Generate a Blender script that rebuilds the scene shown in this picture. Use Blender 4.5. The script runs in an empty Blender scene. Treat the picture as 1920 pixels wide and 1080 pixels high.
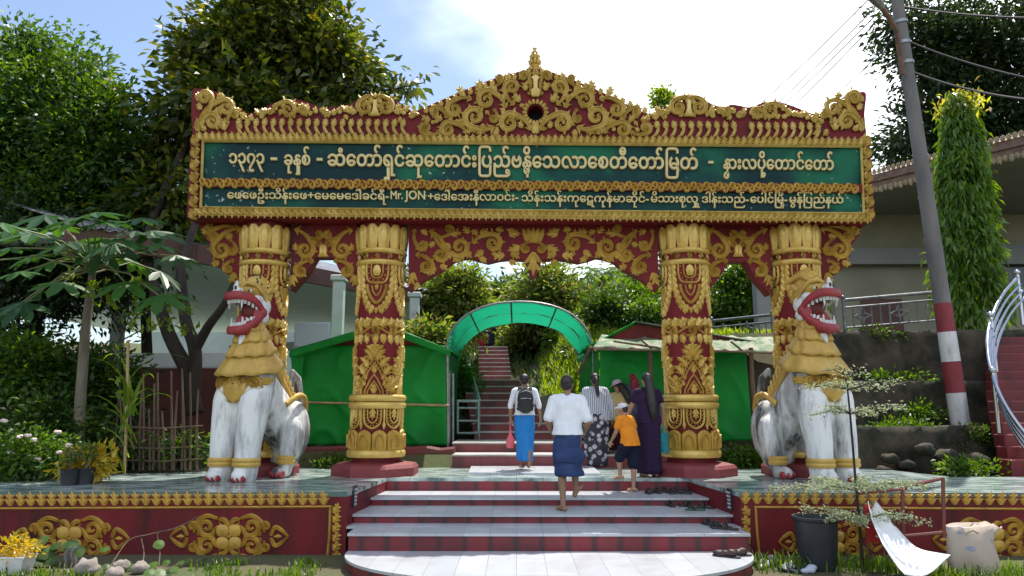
import bpy, math, random
import numpy as np
from mathutils import Vector, Matrix, noise as mnoise

random.seed(7)
rng = np.random.default_rng(7)
SC = bpy.context.scene
COL = SC.collection
PI = math.pi
R = math.radians

# ------------------------------------------------------------------ camera
F = 1390.0
ZC = 1.85
PITCH = math.atan((765 - 540) / F)
YAW = math.atan(8 / F)
cam_d = bpy.data.cameras.new("camera")
cam_d.sensor_width = 36
cam_d.lens = 36 * F / 1920
cam_d.clip_start = 0.05
cam_d.clip_end = 2000
cam = bpy.data.objects.new("camera", cam_d)
COL.objects.link(cam)
RC = Matrix.Rotation(YAW, 3, 'Z') @ Matrix.Rotation(PI / 2 + PITCH, 3, 'X')
cam.matrix_world = Matrix.Translation((0, 0, ZC)) @ RC.to_4x4()
SC.camera = cam
SC.render.resolution_x = 1024
SC.render.resolution_y = 576

# ------------------------------------------------------------------ light
SUN_EL = R(66)
SUN_AZ = R(27)        # behind the gate, a little to the right
world = bpy.data.worlds.new("World")
SC.world = world
world.use_nodes = True
wn, wl = world.node_tree.nodes, world.node_tree.links
wn.clear()
sky = wn.new("ShaderNodeTexSky")
sky.sky_type = 'NISHITA'
sky.sun_disc = False
sky.sun_elevation = SUN_EL
sky.sun_rotation = SUN_AZ
sky.air_density = 1.0
sky.dust_density = 1.2
sky.ozone_density = 1.5
tc = wn.new("ShaderNodeTexCoord")
mp = wn.new("ShaderNodeMapping")
mp.inputs['Scale'].default_value = (1.0, 1.0, 2.2)
mp.inputs['Rotation'].default_value = (0.0, R(18), R(30))
nz = wn.new("ShaderNodeTexNoise")
nz.inputs['Scale'].default_value = 2.3
nz.inputs['Detail'].default_value = 5
nz.inputs['Roughness'].default_value = 0.52
nrm = wn.new("ShaderNodeVectorMath"); nrm.operation = 'NORMALIZE'
dot = wn.new("ShaderNodeVectorMath"); dot.operation = 'DOT_PRODUCT'
dv = Vector((0.42, 0.80, 0.40)).normalized()
dot.inputs[1].default_value = dv
m1 = wn.new("ShaderNodeMath"); m1.operation = 'MULTIPLY_ADD'
m1.inputs[1].default_value = 0.5
rmp = wn.new("ShaderNodeValToRGB")
rmp.color_ramp.elements[0].position = 1.03
rmp.color_ramp.elements[1].position = 1.0
rmp.color_ramp.elements[0].position = 0.0
rmp.color_ramp.elements[0].color = (0, 0, 0, 1)
rmp.color_ramp.elements[1].color = (1, 1, 1, 1)
mr = wn.new("ShaderNodeMapRange")
mr.inputs['From Min'].default_value = 1.06
mr.inputs['From Max'].default_value = 1.27
mr.interpolation_type = 'SMOOTHSTEP'
mix = wn.new("ShaderNodeMix"); mix.data_type = 'RGBA'
mix.inputs[7].default_value = (10.5, 11.0, 11.6, 1)
bg = wn.new("ShaderNodeBackground")
bg.inputs['Strength'].default_value = 0.13
out = wn.new("ShaderNodeOutputWorld")
wl.new(tc.outputs['Generated'], nrm.inputs[0])
wl.new(nrm.outputs[0], dot.inputs[0])
wl.new(nrm.outputs[0], mp.inputs['Vector'])
wl.new(mp.outputs[0], nz.inputs['Vector'])
wl.new(nz.outputs['Fac'], m1.inputs[0])
wl.new(dot.outputs['Value'], m1.inputs[2])
wl.new(m1.outputs[0], mr.inputs['Value'])
sp = wn.new("ShaderNodeSeparateXYZ"); wl.new(nrm.outputs[0], sp.inputs[0])
mb_ = wn.new("ShaderNodeMapRange"); mb_.inputs['From Min'].default_value = .05; mb_.inputs['From Max'].default_value = -.5; mb_.inputs['To Max'].default_value = .45  # unseen sky behind the camera whitened, added as neutral fill for shaded fronts
wl.new(sp.outputs['Y'], mb_.inputs['Value'])
mxx = wn.new("ShaderNodeMath"); mxx.operation = 'MAXIMUM'
wl.new(mr.outputs[0], mxx.inputs[0]); wl.new(mb_.outputs[0], mxx.inputs[1])
wl.new(mxx.outputs[0], mix.inputs[0])
wl.new(sky.outputs[0], mix.inputs[6])
wl.new(mix.outputs[2], bg.inputs['Color'])
wl.new(bg.outputs[0], out.inputs[0])
wn.remove(rmp)

sun_d = bpy.data.lights.new("sun", 'SUN')
sun_d.energy = 4.7
sun_d.angle = R(0.55)
sun_d.color = (1.0, 0.95, 0.86)
sun = bpy.data.objects.new("sun", sun_d)
COL.objects.link(sun)
SUNV = Vector((math.sin(SUN_AZ) * math.cos(SUN_EL), math.cos(SUN_AZ) * math.cos(SUN_EL), math.sin(SUN_EL)))
sun.rotation_euler = SUNV.to_track_quat('Z', 'Y').to_euler()
sun.location = (10, 30, 40)

SC.view_settings.view_transform = 'Standard'
SC.view_settings.look = 'None'
SC.view_settings.exposure = 0.68
SC.view_settings.gamma = 1
SC.view_settings.use_curve_mapping = False
SC.cycles.max_bounces = 6
SC.cycles.transparent_max_bounces = 8

# ------------------------------------------------------------------ helpers
def UP(u, v, D):
    """point on the plane y = D that photo pixel (u, v) looks at"""
    d = RC @ Vector(((u - 960) / F, (540 - v) / F, -1))
    t = D / d.y
    return Vector((d.x * t, D, ZC + d.z * t))

def UZ(u, v, z):
    """point on the level z that photo pixel (u, v) looks at"""
    d = RC @ Vector(((u - 960) / F, (540 - v) / F, -1))
    t = (z - ZC) / d.z
    return Vector((d.x * t, d.y * t, z))

def PX(D):
    return D / F

class MB:
    def __init__(s):
        s.v = []; s.f = []
    def add(s, vs, fs):
        n = len(s.v)
        s.v.extend([tuple(p) for p in vs])
        s.f.extend([tuple(i + n for i in f) for f in fs])
        return s
    def box(s, a, b, M=None):
        x0, y0, z0 = a; x1, y1, z1 = b
        vs = [Vector(p) for p in ((x0,y0,z0),(x1,y0,z0),(x1,y1,z0),(x0,y1,z0),(x0,y0,z1),(x1,y0,z1),(x1,y1,z1),(x0,y1,z1))]
        if M is not None: vs = [M @ p for p in vs]
        return s.add(vs, [(3,2,1,0),(4,5,6,7),(0,1,5,4),(1,2,6,5),(2,3,7,6),(3,0,4,7)])
    def bevbox(s, a, b, r, M=None):
        """box with chamfered edges"""
        x0,y0,z0 = a; x1,y1,z1 = b
        P = []
        for z, k in ((z0, r), (z0 + r, 0), (z1 - r, 0), (z1, r)):
            xa, xb, ya, yb = x0 + k, x1 - k, y0 + k, y1 - k
            c = r
            P.append([(xa+c,ya,z),(xb-c,ya,z),(xb,ya+c,z),(xb,yb-c,z),(xb-c,yb,z),(xa+c,yb,z),(xa,yb-c,z),(xa,ya+c,z)])
        return s.rings([[Vector(p) for p in q] for q in P], M=M)
    def rings(s, rings, cap0=True, cap1=True, closed=True, M=None):
        n = len(rings[0]); vs = []; fs = []
        for r in rings:
            for p in r:
                vs.append(M @ Vector(p) if M is not None else p)
        for i in range(len(rings) - 1):
            for j in range(n if closed else n - 1):
                k = (j + 1) % n
                fs.append((i*n+j, i*n+k, (i+1)*n+k, (i+1)*n+j))
        if cap0: fs.append(tuple(range(n - 1, -1, -1)))
        if cap1: fs.append(tuple((len(rings)-1)*n + j for j in range(n)))
        return s.add(vs, fs)
    def lathe(s, prof, n=24, c=(0,0), M=None, cap=True, sx=1, sy=1, a0=0):
        rs = []
        for r, z in prof:
            rs.append([Vector((c[0] + sx*r*math.cos(a0+2*PI*i/n), c[1] + sy*r*math.sin(a0+2*PI*i/n), z)) for i in range(n)])
        return s.rings(rs, cap, cap, M=M)
    def tube(s, pts, rad, n=8, cap=True):
        pts = [Vector(p) for p in pts]
        if not hasattr(rad, '__len__'): rad = [rad] * len(pts)
        rs = []; up = None
        for i, p in enumerate(pts):
            t = (pts[min(i+1, len(pts)-1)] - pts[max(i-1, 0)])
            if t.length < 1e-9: t = Vector((0,0,1))
            t.normalize()
            if up is None:
                up = Vector((0,0,1)) if abs(t.z) < .9 else Vector((1,0,0))
            a = t.cross(up)
            if a.length < 1e-6: a = t.orthogonal()
            a.normalize(); b = a.cross(t); b.normalize(); up = b
            rs.append([p + (a*math.cos(2*PI*k/n) + b*math.sin(2*PI*k/n)) * rad[i] for k in range(n)])
        return s.rings([r[::-1] for r in rs], cap, cap)
    def prism(s, poly, y0, y1, M=None):
        """polygon of (x,z) extruded along y"""
        n = len(poly)
        vs = [Vector((x, y0, z)) for x, z in poly] + [Vector((x, y1, z)) for x, z in poly]
        if M is not None: vs = [M @ p for p in vs]
        fs = [tuple(range(n)), tuple(range(2*n-1, n-1, -1))]
        for i in range(n):
            j = (i + 1) % n
            fs.append((j, i, i + n, j + n))
        return s.add(vs, fs)
    def sphere(s, c, r, nu=14, nv=9, M=None):
        if not hasattr(r, '__len__'): r = (r, r, r)
        rs = []
        for i in range(nv + 1):
            a = -PI/2 + PI * (0.02 + .96 * i / nv)
            rs.append([Vector((c[0] + r[0]*math.cos(a)*math.cos(2*PI*j/nu), c[1] + r[1]*math.cos(a)*math.sin(2*PI*j/nu), c[2] + r[2]*math.sin(a))) for j in range(nu)])
        return s.rings(rs, M=M)
    def build(s, name, mat, parent=None, smooth=False, off=None, fix=False):
        me = bpy.data.meshes.new(name)
        v = s.v
        if off is not None:
            v = [(p[0]-off[0], p[1]-off[1], p[2]-off[2]) for p in v]
        me.from_pydata(v, [], s.f)
        me.update()
        if fix:
            import bmesh
            b = bmesh.new(); b.from_mesh(me)
            bmesh.ops.recalc_face_normals(b, faces=b.faces)
            b.to_mesh(me); b.free()
        if smooth:
            me.polygons.foreach_set('use_smooth', [True] * len(me.polygons))
            if smooth != 2:
                try: me.set_sharp_from_angle(angle=R(50))
                except Exception: pass
        return link(name, me, mat, parent)

def link(name, me, mat, parent=None):
    o = bpy.data.objects.new(name, me)
    COL.objects.link(o)
    if mat is not None and not me.materials: me.materials.append(mat)
    if parent is not None: o.parent = parent
    return o

def thing(name, label, cat, loc=(0,0,0), rz=0, group=None):
    o = bpy.data.objects.new(name, None)
    o.empty_display_size = .2
    COL.objects.link(o)
    o.location = loc; o.rotation_euler = (0, 0, rz)
    o['label'] = label; o['category'] = cat
    if group: o['group'] = group
    return o

def tag(o, label, cat, group=None, kind=None):
    if label: o['label'] = label
    if cat: o['category'] = cat
    if group: o['group'] = group
    if kind: o['kind'] = kind
    return o

def structure(o):
    o['kind'] = 'structure'
    return o

def dup(root, loc=None, rz=None, label=None, group=None):
    r = root.copy(); COL.objects.link(r)
    if loc is not None: r.location = loc
    if rz is not None: r.rotation_euler = (0, 0, rz)
    if label: r['label'] = label
    if group: r['group'] = group
    for ch in list(root.children):
        c = ch.copy(); COL.objects.link(c); c.parent = r
        for g in list(ch.children):
            d = g.copy(); COL.objects.link(d); d.parent = c
    return r

def catmull(pts, n=6, closed=False):
    pts = [np.array(p, float) for p in pts]
    out_ = []
    m = len(pts)
    rngi = range(m if closed else m - 1)
    for i in rngi:
        p0 = pts[(i-1) % m] if closed or i > 0 else 2*pts[0]-pts[1]
        p1 = pts[i]; p2 = pts[(i+1) % m]
        p3 = pts[(i+2) % m] if closed or i + 2 < m else 2*pts[-1]-pts[-2]
        for k in range(n):
            t = k / n
            out_.append(0.5*((2*p1)+(-p0+p2)*t+(2*p0-5*p1+4*p2-p3)*t*t+(-p0+3*p1-3*p2+p3)*t**3))
    if not closed: out_.append(pts[-1])
    return out_

# ------------------------------------------------------------------ materials
def nodes(name):
    m = bpy.data.materials.new(name)
    m.use_nodes = True
    nt = m.node_tree
    return m, nt.nodes, nt.links, nt.nodes['Principled BSDF']

def mat(name, c1, c2=None, scale=4, rough=.6, metal=0, bump=0, bscale=None, detail=5, lo=.35, hi=.65, spec=.5, trans=0, stretch=None, coat=0):
    """plain or two-tone mottled surface with an optional fine bump"""
    m, n, l, b = nodes(name)
    b.inputs['Roughness'].default_value = rough
    b.inputs['Metallic'].default_value = metal
    b.inputs['Specular IOR Level'].default_value = spec
    if coat: b.inputs['Coat Weight'].default_value = coat
    b.inputs['Base Color'].default_value = (*c1, 1)
    if c2 is not None or bump:
        t = n.new('ShaderNodeTexCoord')
        src = t.outputs['Object']
        if stretch:
            mm = n.new('ShaderNodeMapping'); mm.inputs['Scale'].default_value = stretch
            l.new(src, mm.inputs['Vector']); src = mm.outputs[0]
    if c2 is not None:
        z = n.new('ShaderNodeTexNoise'); z.inputs['Scale'].default_value = scale
        z.inputs['Detail'].default_value = detail; z.inputs['Roughness'].default_value = .6
        l.new(src, z.inputs['Vector'])
        r = n.new('ShaderNodeValToRGB')
        r.color_ramp.elements[0].position = lo; r.color_ramp.elements[0].color = (*c1, 1)
        r.color_ramp.elements[1].position = hi; r.color_ramp.elements[1].color = (*c2, 1)
        l.new(z.outputs['Fac'], r.inputs[0]); l.new(r.outputs[0], b.inputs['Base Color'])
    if bump:
        z2 = n.new('ShaderNodeTexNoise'); z2.inputs['Scale'].default_value = bscale or scale * 4
        z2.inputs['Detail'].default_value = 4
        l.new(src, z2.inputs['Vector'])
        bp = n.new('ShaderNodeBump'); bp.inputs['Strength'].default_value = bump
        bp.inputs['Distance'].default_value = .02
        l.new(z2.outputs['Fac'], bp.inputs['Height']); l.new(bp.outputs[0], b.inputs['Normal'])
    return m

def ramp(n, stops):
    r = n.new('ShaderNodeValToRGB')
    e = r.color_ramp.elements
    while len(e) < len(stops): e.new(.5)
    for k, (p, c) in enumerate(stops):
        e[k].position = p; e[k].color = (*c, 1)
    return r

def stained(name, base, dirt, extra=None, scale=3, rough=.55, thr=.55, streak=True, spec=.4):
    """painted masonry with weathering patches and downward streaks"""
    m, n, l, b = nodes(name)
    b.inputs['Roughness'].default_value = rough
    b.inputs['Specular IOR Level'].default_value = spec
    t = n.new('ShaderNodeTexCoord')
    z = n.new('ShaderNodeTexNoise'); z.inputs['Scale'].default_value = scale; z.inputs['Detail'].default_value = 8; z.inputs['Roughness'].default_value = .65
    mm = n.new('ShaderNodeMapping'); mm.inputs['Scale'].default_value = (1, 1, .28 if streak else 1)
    l.new(t.outputs['Object'], mm.inputs[0]); l.new(mm.outputs[0], z.inputs['Vector'])
    r = ramp(n, [(thr - .12, base), (thr, tuple(.6*x+.4*y for x, y in zip(base, dirt))), (thr + .13, dirt)])
    l.new(z.outputs['Fac'], r.inputs[0])
    src = r.outputs[0]
    z3 = n.new('ShaderNodeTexNoise'); z3.inputs['Scale'].default_value = scale * 9; z3.inputs['Detail'].default_value = 4
    l.new(t.outputs['Object'], z3.inputs['Vector'])
    if extra is not None:
        r3 = ramp(n, [(.60, (0,0,0)), (.68, (1,1,1))])
        l.new(z3.outputs['Fac'], r3.inputs[0])
        mx = n.new('ShaderNodeMix'); mx.data_type = 'RGBA'
        l.new(r3.outputs[0], mx.inputs[0]); l.new(src, mx.inputs[6]); mx.inputs[7].default_value = (*extra, 1)
        src = mx.outputs[2]
    l.new(src, b.inputs['Base Color'])
    bp = n.new('ShaderNodeBump'); bp.inputs['Strength'].default_value = .25; bp.inputs['Distance'].default_value = .01
    l.new(z3.outputs['Fac'], bp.inputs['Height']); l.new(bp.outputs[0], b.inputs['Normal'])
    return m

def leafmat(name, cols, rough=.45, trans=.35, tcol=None):
    """leaf surface; each leaf (mesh island) takes one of the colours"""
    m, n, l, b = nodes(name)
    g = n.new('ShaderNodeNewGeometry')
    stops = [(i / max(1, len(cols) - 1), c) for i, c in enumerate(cols)]
    r = ramp(n, stops)
    l.new(g.outputs['Random Per Island'], r.inputs[0])
    l.new(r.outputs[0], b.inputs['Base Color'])
    b.inputs['Roughness'].default_value = rough
    b.inputs['Specular IOR Level'].default_value = .45
    tr = n.new('ShaderNodeBsdfTranslucent')
    hs = n.new('ShaderNodeHueSaturation'); hs.inputs['Hue'].default_value = .47; hs.inputs['Saturation'].default_value = 1.15; hs.inputs['Value'].default_value = 1.9
    l.new(r.outputs[0], hs.inputs['Color']); l.new(hs.outputs[0], tr.inputs[0])
    mx = n.new('ShaderNodeMixShader'); mx.inputs[0].default_value = trans
    o = n['Material Output']
    l.new(b.outputs[0], mx.inputs[1]); l.new(tr.outputs[0], mx.inputs[2]); l.new(mx.outputs[0], o.inputs[0])
    return m

def cloth(name, col, rough=.85, trans=0.0, scale=6, col2=None, bump=.3):
    m = mat(name, col, col2 or tuple(x * .82 for x in col), scale=scale, rough=rough, bump=min(1, bump*1.8), bscale=scale*1.6, spec=.2)
    if trans:
        n, l = m.node_tree.nodes, m.node_tree.links
        tr = n.new('ShaderNodeBsdfTranslucent'); tr.inputs[0].default_value = (*col, 1)
        mx = n.new('ShaderNodeMixShader'); mx.inputs[0].default_value = trans
        l.new(n['Principled BSDF'].outputs[0], mx.inputs[1]); l.new(tr.outputs[0], mx.inputs[2])
        l.new(mx.outputs[0], n['Material Output'].inputs[0])
    return m

def tiles(name, c1, c2, grout, size, rough=.25, off=(0,0,0), streakcol=None, ratio=1.0, axis='XY', gw=.006, stain=None, gsm=.1):
    """square tiles with thin grout, object space metres"""
    m, n, l, b = nodes(name)
    t = n.new('ShaderNodeTexCoord')
    mm = n.new('ShaderNodeMapping'); mm.inputs['Location'].default_value = off
    if axis == 'XZ': mm.inputs['Rotation'].default_value = (R(-90), 0, 0)
    l.new(t.outputs['Object'], mm.inputs[0])
    br = n.new('ShaderNodeTexBrick'); br.offset = 0; br.squash = 1
    br.inputs['Scale'].default_value = 1; br.inputs['Brick Width'].default_value = size; br.inputs['Row Height'].default_value = size * ratio
    br.inputs['Mortar Size'].default_value = gw; br.inputs['Mortar Smooth'].default_value = gsm
    br.inputs['Color1'].default_value = (*c1, 1); br.inputs['Color2'].default_value = (*c2, 1); br.inputs['Mortar'].default_value = (*grout, 1)
    l.new(mm.outputs[0], br.inputs['Vector'])
    src = br.outputs['Color']
    z = n.new('ShaderNodeTexNoise'); z.inputs['Scale'].default_value = 2.2; z.inputs['Detail'].default_value = 7; z.inputs['Roughness'].default_value = .6
    if streakcol is not None:
        m2 = n.new('ShaderNodeMapping'); m2.inputs['Scale'].default_value = (1.2, 3.2, 1)
        l.new(t.outputs['Object'], m2.inputs[0]); l.new(m2.outputs[0], z.inputs['Vector'])
        r = ramp(n, [(.42, (0,0,0)), (.62, (1,1,1))])
    else:
        l.new(t.outputs['Object'], z.inputs['Vector'])
        r = ramp(n, [(.46, (0,0,0)), (.72, (.75,.75,.75))])
    l.new(z.outputs['Fac'], r.inputs[0])
    mx = n.new('ShaderNodeMix'); mx.data_type = 'RGBA'
    l.new(r.outputs[0], mx.inputs[0]); l.new(src, mx.inputs[6])
    mx.inputs[7].default_value = (*(streakcol or stain or tuple(x*.6 for x in c1)), 1)
    l.new(mx.outputs[2], b.inputs['Base Color'])
    b.inputs['Roughness'].default_value = rough
    bp = n.new('ShaderNodeBump'); bp.inputs['Strength'].default_value = .3; bp.inputs['Distance'].default_value = .004; bp.invert = True
    l.new(br.outputs['Fac'], bp.inputs['Height']); l.new(bp.outputs[0], b.inputs['Normal'])
    return m

RED = stained('red_paint', (.165,.014,.018), (.06,.010,.012), scale=1.4, thr=.60, rough=.6, spec=.2)
REDW = stained('weathered_red_paint', (.15,.014,.018), (.04,.012,.012), scale=1.6, thr=.54, rough=.6, spec=.2)
GOLD = mat('gold_paint', (.68,.47,.12), (.50,.32,.065), scale=5, rough=.32, metal=.2, bump=.2, bscale=50)
GOLDP = mat('pale_gold_paint', (.70,.53,.18), (.52,.36,.09), scale=6, rough=.36, metal=.18, bump=.2, bscale=50)
GOLDY = mat('yellow_gold_paint', (.52,.31,.045), (.36,.21,.035), scale=6, rough=.42, metal=.15, bump=.2, bscale=40)
WHITEW = stained('weathered_white_paint', (.70,.70,.68), (.06,.06,.065), scale=4.2, thr=.56, rough=.65)
CONC = mat('concrete', (.26,.25,.23), (.15,.145,.135), scale=3, rough=.9, bump=.3)
DARK = mat('dark_void', (.012,.012,.014), rough=.9)
BLACKP = mat('black_plastic', (.018,.018,.022), (.03,.03,.034), scale=5, rough=.45)
CHROME = mat('chrome', (.75,.76,.78), rough=.16, metal=1)
STEEL = mat('dull_steel', (.35,.36,.36), (.22,.22,.22), scale=8, rough=.4, metal=.8)
WOOD = mat('weathered_pole_wood', (.16,.11,.07), (.09,.06,.04), scale=6, rough=.85, bump=.4, stretch=(1,1,.15))
BAMBOO = mat('bamboo', (.42,.30,.14), (.27,.19,.09), scale=5, rough=.6, stretch=(1,1,.2))
BARK = mat('bark', (.045,.033,.026), (.020,.015,.012), scale=6, rough=.95, bump=.6, stretch=(1,1,.25))
BARKL = mat('pale_bark', (.20,.17,.13), (.11,.09,.07), scale=6, rough=.95, bump=.4, stretch=(1,1,.3))
# ------------------------------------------------------------------ relief ornament tool kit
PROF = [(-1, -.02), (-.88, .60), (-.52, 1.0), (-.34, .45), (0, .72), (.34, .45), (.52, 1.0), (.88, .60), (1, -.02)]
PROF3 = [(-1, -.02), (-.72, .5), (-.2, .72), (0, 1.0), (.2, .72), (.72, .5), (1, -.02)]

def stroke(mb, pts, w, h, M, prof=PROF, round_end=True):
    """raised moulding along a 2-D path; w = half widths, h = height, M(u, v, h) -> point"""
    p = [np.array(q, float) for q in pts]
    n = len(p)
    if not hasattr(w, '__len__'): w = [w, w]
    ws = np.interp(np.linspace(0, 1, n), np.linspace(0, 1, len(w)), w)
    vs = []; fs = []
    k = len(prof)
    for i in range(n):
        t = p[min(i+1, n-1)] - p[max(i-1, 0)]
        L = math.hypot(*t) or 1
        nx, ny = -t[1]/L, t[0]/L
        hh = h * min(1, .35 + ws[i] / max(max(w), 1e-6))
        for a, b in prof:
            vs.append(M(p[i][0] + nx*ws[i]*a, p[i][1] + ny*ws[i]*a, hh*b))
    for i in range(n - 1):
        for j in range(k - 1):
            fs.append((i*k+j, (i+1)*k+j, (i+1)*k+j+1, i*k+j+1))
    fs.append(tuple(range(k)))
    fs.append(tuple((n-1)*k + j for j in range(k - 1, -1, -1)))
    mb.add(vs, fs)

def curl(x, y, a, L, k0, k1, n=14, pw=1):
    """path of length L starting at x, y with heading a; curvature runs from k0 to k1"""
    pts = [(x, y)]
    ds = L / n
    for i in range(n):
        t = ((i + .5) / n) ** pw
        a += (k0 + (k1 - k0) * t) * ds
        x += math.cos(a) * ds; y += math.sin(a) * ds
        pts.append((x, y))
    return pts

def leaf(mb, x, y, a, L, W, h, M, lobes=2, bend=0.0):
    """acanthus tuft: a centre finger and curling side fingers; a = heading"""
    c = curl(x, y, a, L, bend / L, bend * 1.6 / L, 7)
    stroke(mb, c, [W*.25, W*.36, W*.26, W*.03], h, M, PROF3)
    for k in range(lobes):
        i = int((.12 + .36 * k / max(1, lobes - 1 or 1)) * 7)
        px, py = c[i]
        LL = L * (.62 - .16 * k)
        for s in (-1, 1):
            q = curl(px, py, a + bend*.3 + s * (.55 + .1*k), LL, s * -.5 / L, s * 2.6 / L, 6)
            stroke(mb, q, [W*.18, W*.26, W*.2, W*.03], h * .8, M, PROF3)

def rich(mb, start, c, r, d, w, h, M, turns=1.35, leaflets=5, inner=True, bow=.12):
    """vine stem from start that rolls up into a volute round c, with leaflets along its back.
    d = +1 turns towards increasing angle (in u, v), -1 the other way"""
    w *= .96
    sx, sy = start; cx, cy = c
    dx, dy = sx - cx, sy - cy
    dist = math.hypot(dx, dy)
    if dist < r * 1.03:
        a0 = math.atan2(dy, dx)
        stem = []
    else:
        a0 = math.atan2(dy, dx) + d * math.acos(r / dist)
        tx, ty = cx + r*math.cos(a0), cy + r*math.sin(a0)
        nxx, nyy = (ty - sy), -(tx - sx)
        stem = []
        for i in range(7):
            t = i / 7
            o = math.sin(PI * t) * bow * d
            stem.append((sx + (tx - sx)*t + nxx*o, sy + (ty - sy)*t + nyy*o))
    n = int(22 * turns)
    sp = []
    for i in range(n + 1):
        t = i / n
        a = a0 + d * 2 * PI * turns * t
        rr = r * (1 - .80 * t ** .85)
        sp.append((cx + rr*math.cos(a), cy + rr*math.sin(a)))
    path = stem + sp
    ns = len(stem)
    nn = len(path)
    wid = [w*.45, w*.9, w, w*.92, w*.8, w*.66, w*.5] if ns else [w*.35, w*.9, w, w*.85, w*.6]
    stroke(mb, path, wid, h, M)
    # bud in the eye of the volute
    ex, ey = path[-1]
    stroke(mb, [(ex - w*.55, ey), (ex, ey), (ex + w*.55, ey)], [w*.3, w*.72, w*.3], h * 1.25, M, PROF3)
    # leaflets along the back of the roll
    for k in range(leaflets):
        t = (.06 + .5 * k / max(1, leaflets - 1)) / turns * 1.0
        i = ns + int(t * n)
        px, py = path[i]
        a = a0 + d * 2 * PI * turns * t
        head = a + d * .75
        L = r * (.62 - .05 * k)
        q = curl(px + math.cos(a)*w*.4, py + math.sin(a)*w*.4, head, L, d * -.8 / r, -d * 3.4 / r, 8)
        stroke(mb, q, [w*.5, w*.5, w*.34, w*.05], h*.8, M, PROF3)
    if inner:
        a = a0 + d * 2 * PI * .62
        px, py = cx + r*.72*math.cos(a), cy + r*.72*math.sin(a)
        leaf(mb, px, py, a + PI - d*.5, r*.78, w*1.2, h*.8, M, 1, d*.6)
    if ns:
        # sheath at the root of the stem
        a = math.atan2(path[1][1]-sy, path[1][0]-sx)
        for s in (-1, 1):
            q = curl(sx, sy, a + s*.5, r*.75, 0, s * 2.4 / r, 7)
            stroke(mb, q, [w*.4, w*.5, w*.3, w*.05], h*.7, M, PROF3)

def plate(mb, poly, h, M, inset=.8, c=None):
    """raised plate with sloped rim from a 2-D outline"""
    if c is None:
        c = (sum(p[0] for p in poly)/len(poly), sum(p[1] for p in poly)/len(poly))
    n = len(poly)
    r0 = [M(u, v, -.01) for u, v in poly]
    r1 = [M(u, v, h*.7) for u, v in poly]
    r2 = [M(c[0]+(u-c[0])*inset, c[1]+(v-c[1])*inset, h) for u, v in poly]
    mb.rings([r0, r1, r2], cap0=False)

def PLANE(D):
    return lambda u, v, h: UP(u, v, D) + Vector((0, -h, 0))

# ------------------------------------------------------------------ ground and hillside
Z1 = .22
D2 = UZ(968, 1033, Z1).y; Z2 = UP(968, 1000, D2).z
D3 = UZ(968, 981, Z2).y; Z3 = UP(968, 964, D3).z
D4 = UZ(968, 948, Z3).y; Z4 = UP(968, 933, D4).z
D_TOP = UZ(968, 920, Z4).y; FLOOR = UP(968, 896, D_TOP).z
D_WALL = 9.45
print('STEPS', D2, Z2, D3, Z3, D4, Z4, D_TOP, FLOOR, UZ(651, 912, FLOOR).y, UP(651, 912, 9).z)
GZ = .08

def sm(a, b, x):
    t = min(1, max(0, (x - a) / (b - a)))
    return t*t*(3 - 2*t)

def ground_h(x, y):
    lo = GZ
    if y < 13.2: return lo if y < 9.2 or abs(x) > 9 else lo
    h = 1.08 * sm(13.2, 13.5, y)
    hill = min(max(0, y - 17) * .26, 4.6)
    rightside = sm(.45, 2.4, x) * min(max(0, y - 15.6), 4.6) * .44 * sm(15.6, 17, y)
    leftflat = sm(-2.4, -5, x)
    h2 = hill * (1 - leftflat * (1 - sm(32, 45, y))) + rightside
    # flat cutting for the long stairway
    if -3.0 < x < 1.6 and y < 30:
        k = 1 - sm(.75, 1.5, x) if x > -1 else 1 - sm(-1.9, -3.0, x)
        h2 = h2 * (1 - k) + min(h2, stair_z(y) - 1.25) * k
    n = mnoise.noise(Vector((x*.3, y*.3, 0))) * .25 * sm(17, 22, y)
    # retained yard on the right
    if x > 4.0 and y > 14.2:
        yard = 2.3 * sm(15.2, 15.25, y) * sm(4.4, 4.45, x) * (1 - sm(26, 34, y))
        h2 = max(h2 * sm(24, 34, y), yard)
    return h + h2 + n

def stair_z(y):
    """height of the ramp the long stairway follows"""
    if y < 15.3: return 1.2
    if y < 18.0: return 1.30 + (y - 15.3) / 2.7 * 1.22
    if y < 22.0: return 2.52
    if y < 25.0: return 2.52 + (y - 22) / 3.0 * 1.35
    return 3.9

xs = np.concatenate([np.array([-900, -300, -120, -70, -45]), np.linspace(-30, 30, 121), np.array([45, 70, 120, 300, 900])])
ys = np.concatenate([np.array([-600, -150, -40, -10, 0, 3, 5]), np.linspace(6, 13.2, 13), np.linspace(13.5, 34, 68), np.array([38, 44, 52, 62, 80, 110, 160, 300, 900, 1500])])
g = MB()
vs = [(x, y, ground_h(x, y)) for y in ys for x in xs]
nx_ = len(xs)
fs = [(j*nx_+i, j*nx_+i+1, (j+1)*nx_+i+1, (j+1)*nx_+i) for j in range(len(ys)-1) for i in range(nx_-1)]
GROUNDM = mat('soil_and_moss', (.055,.075,.02), (.085,.062,.035), scale=1.3, rough=.95, bump=.5, bscale=12)
structure(g.add(vs, fs).build('ground', GROUNDM, smooth=2))

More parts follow.
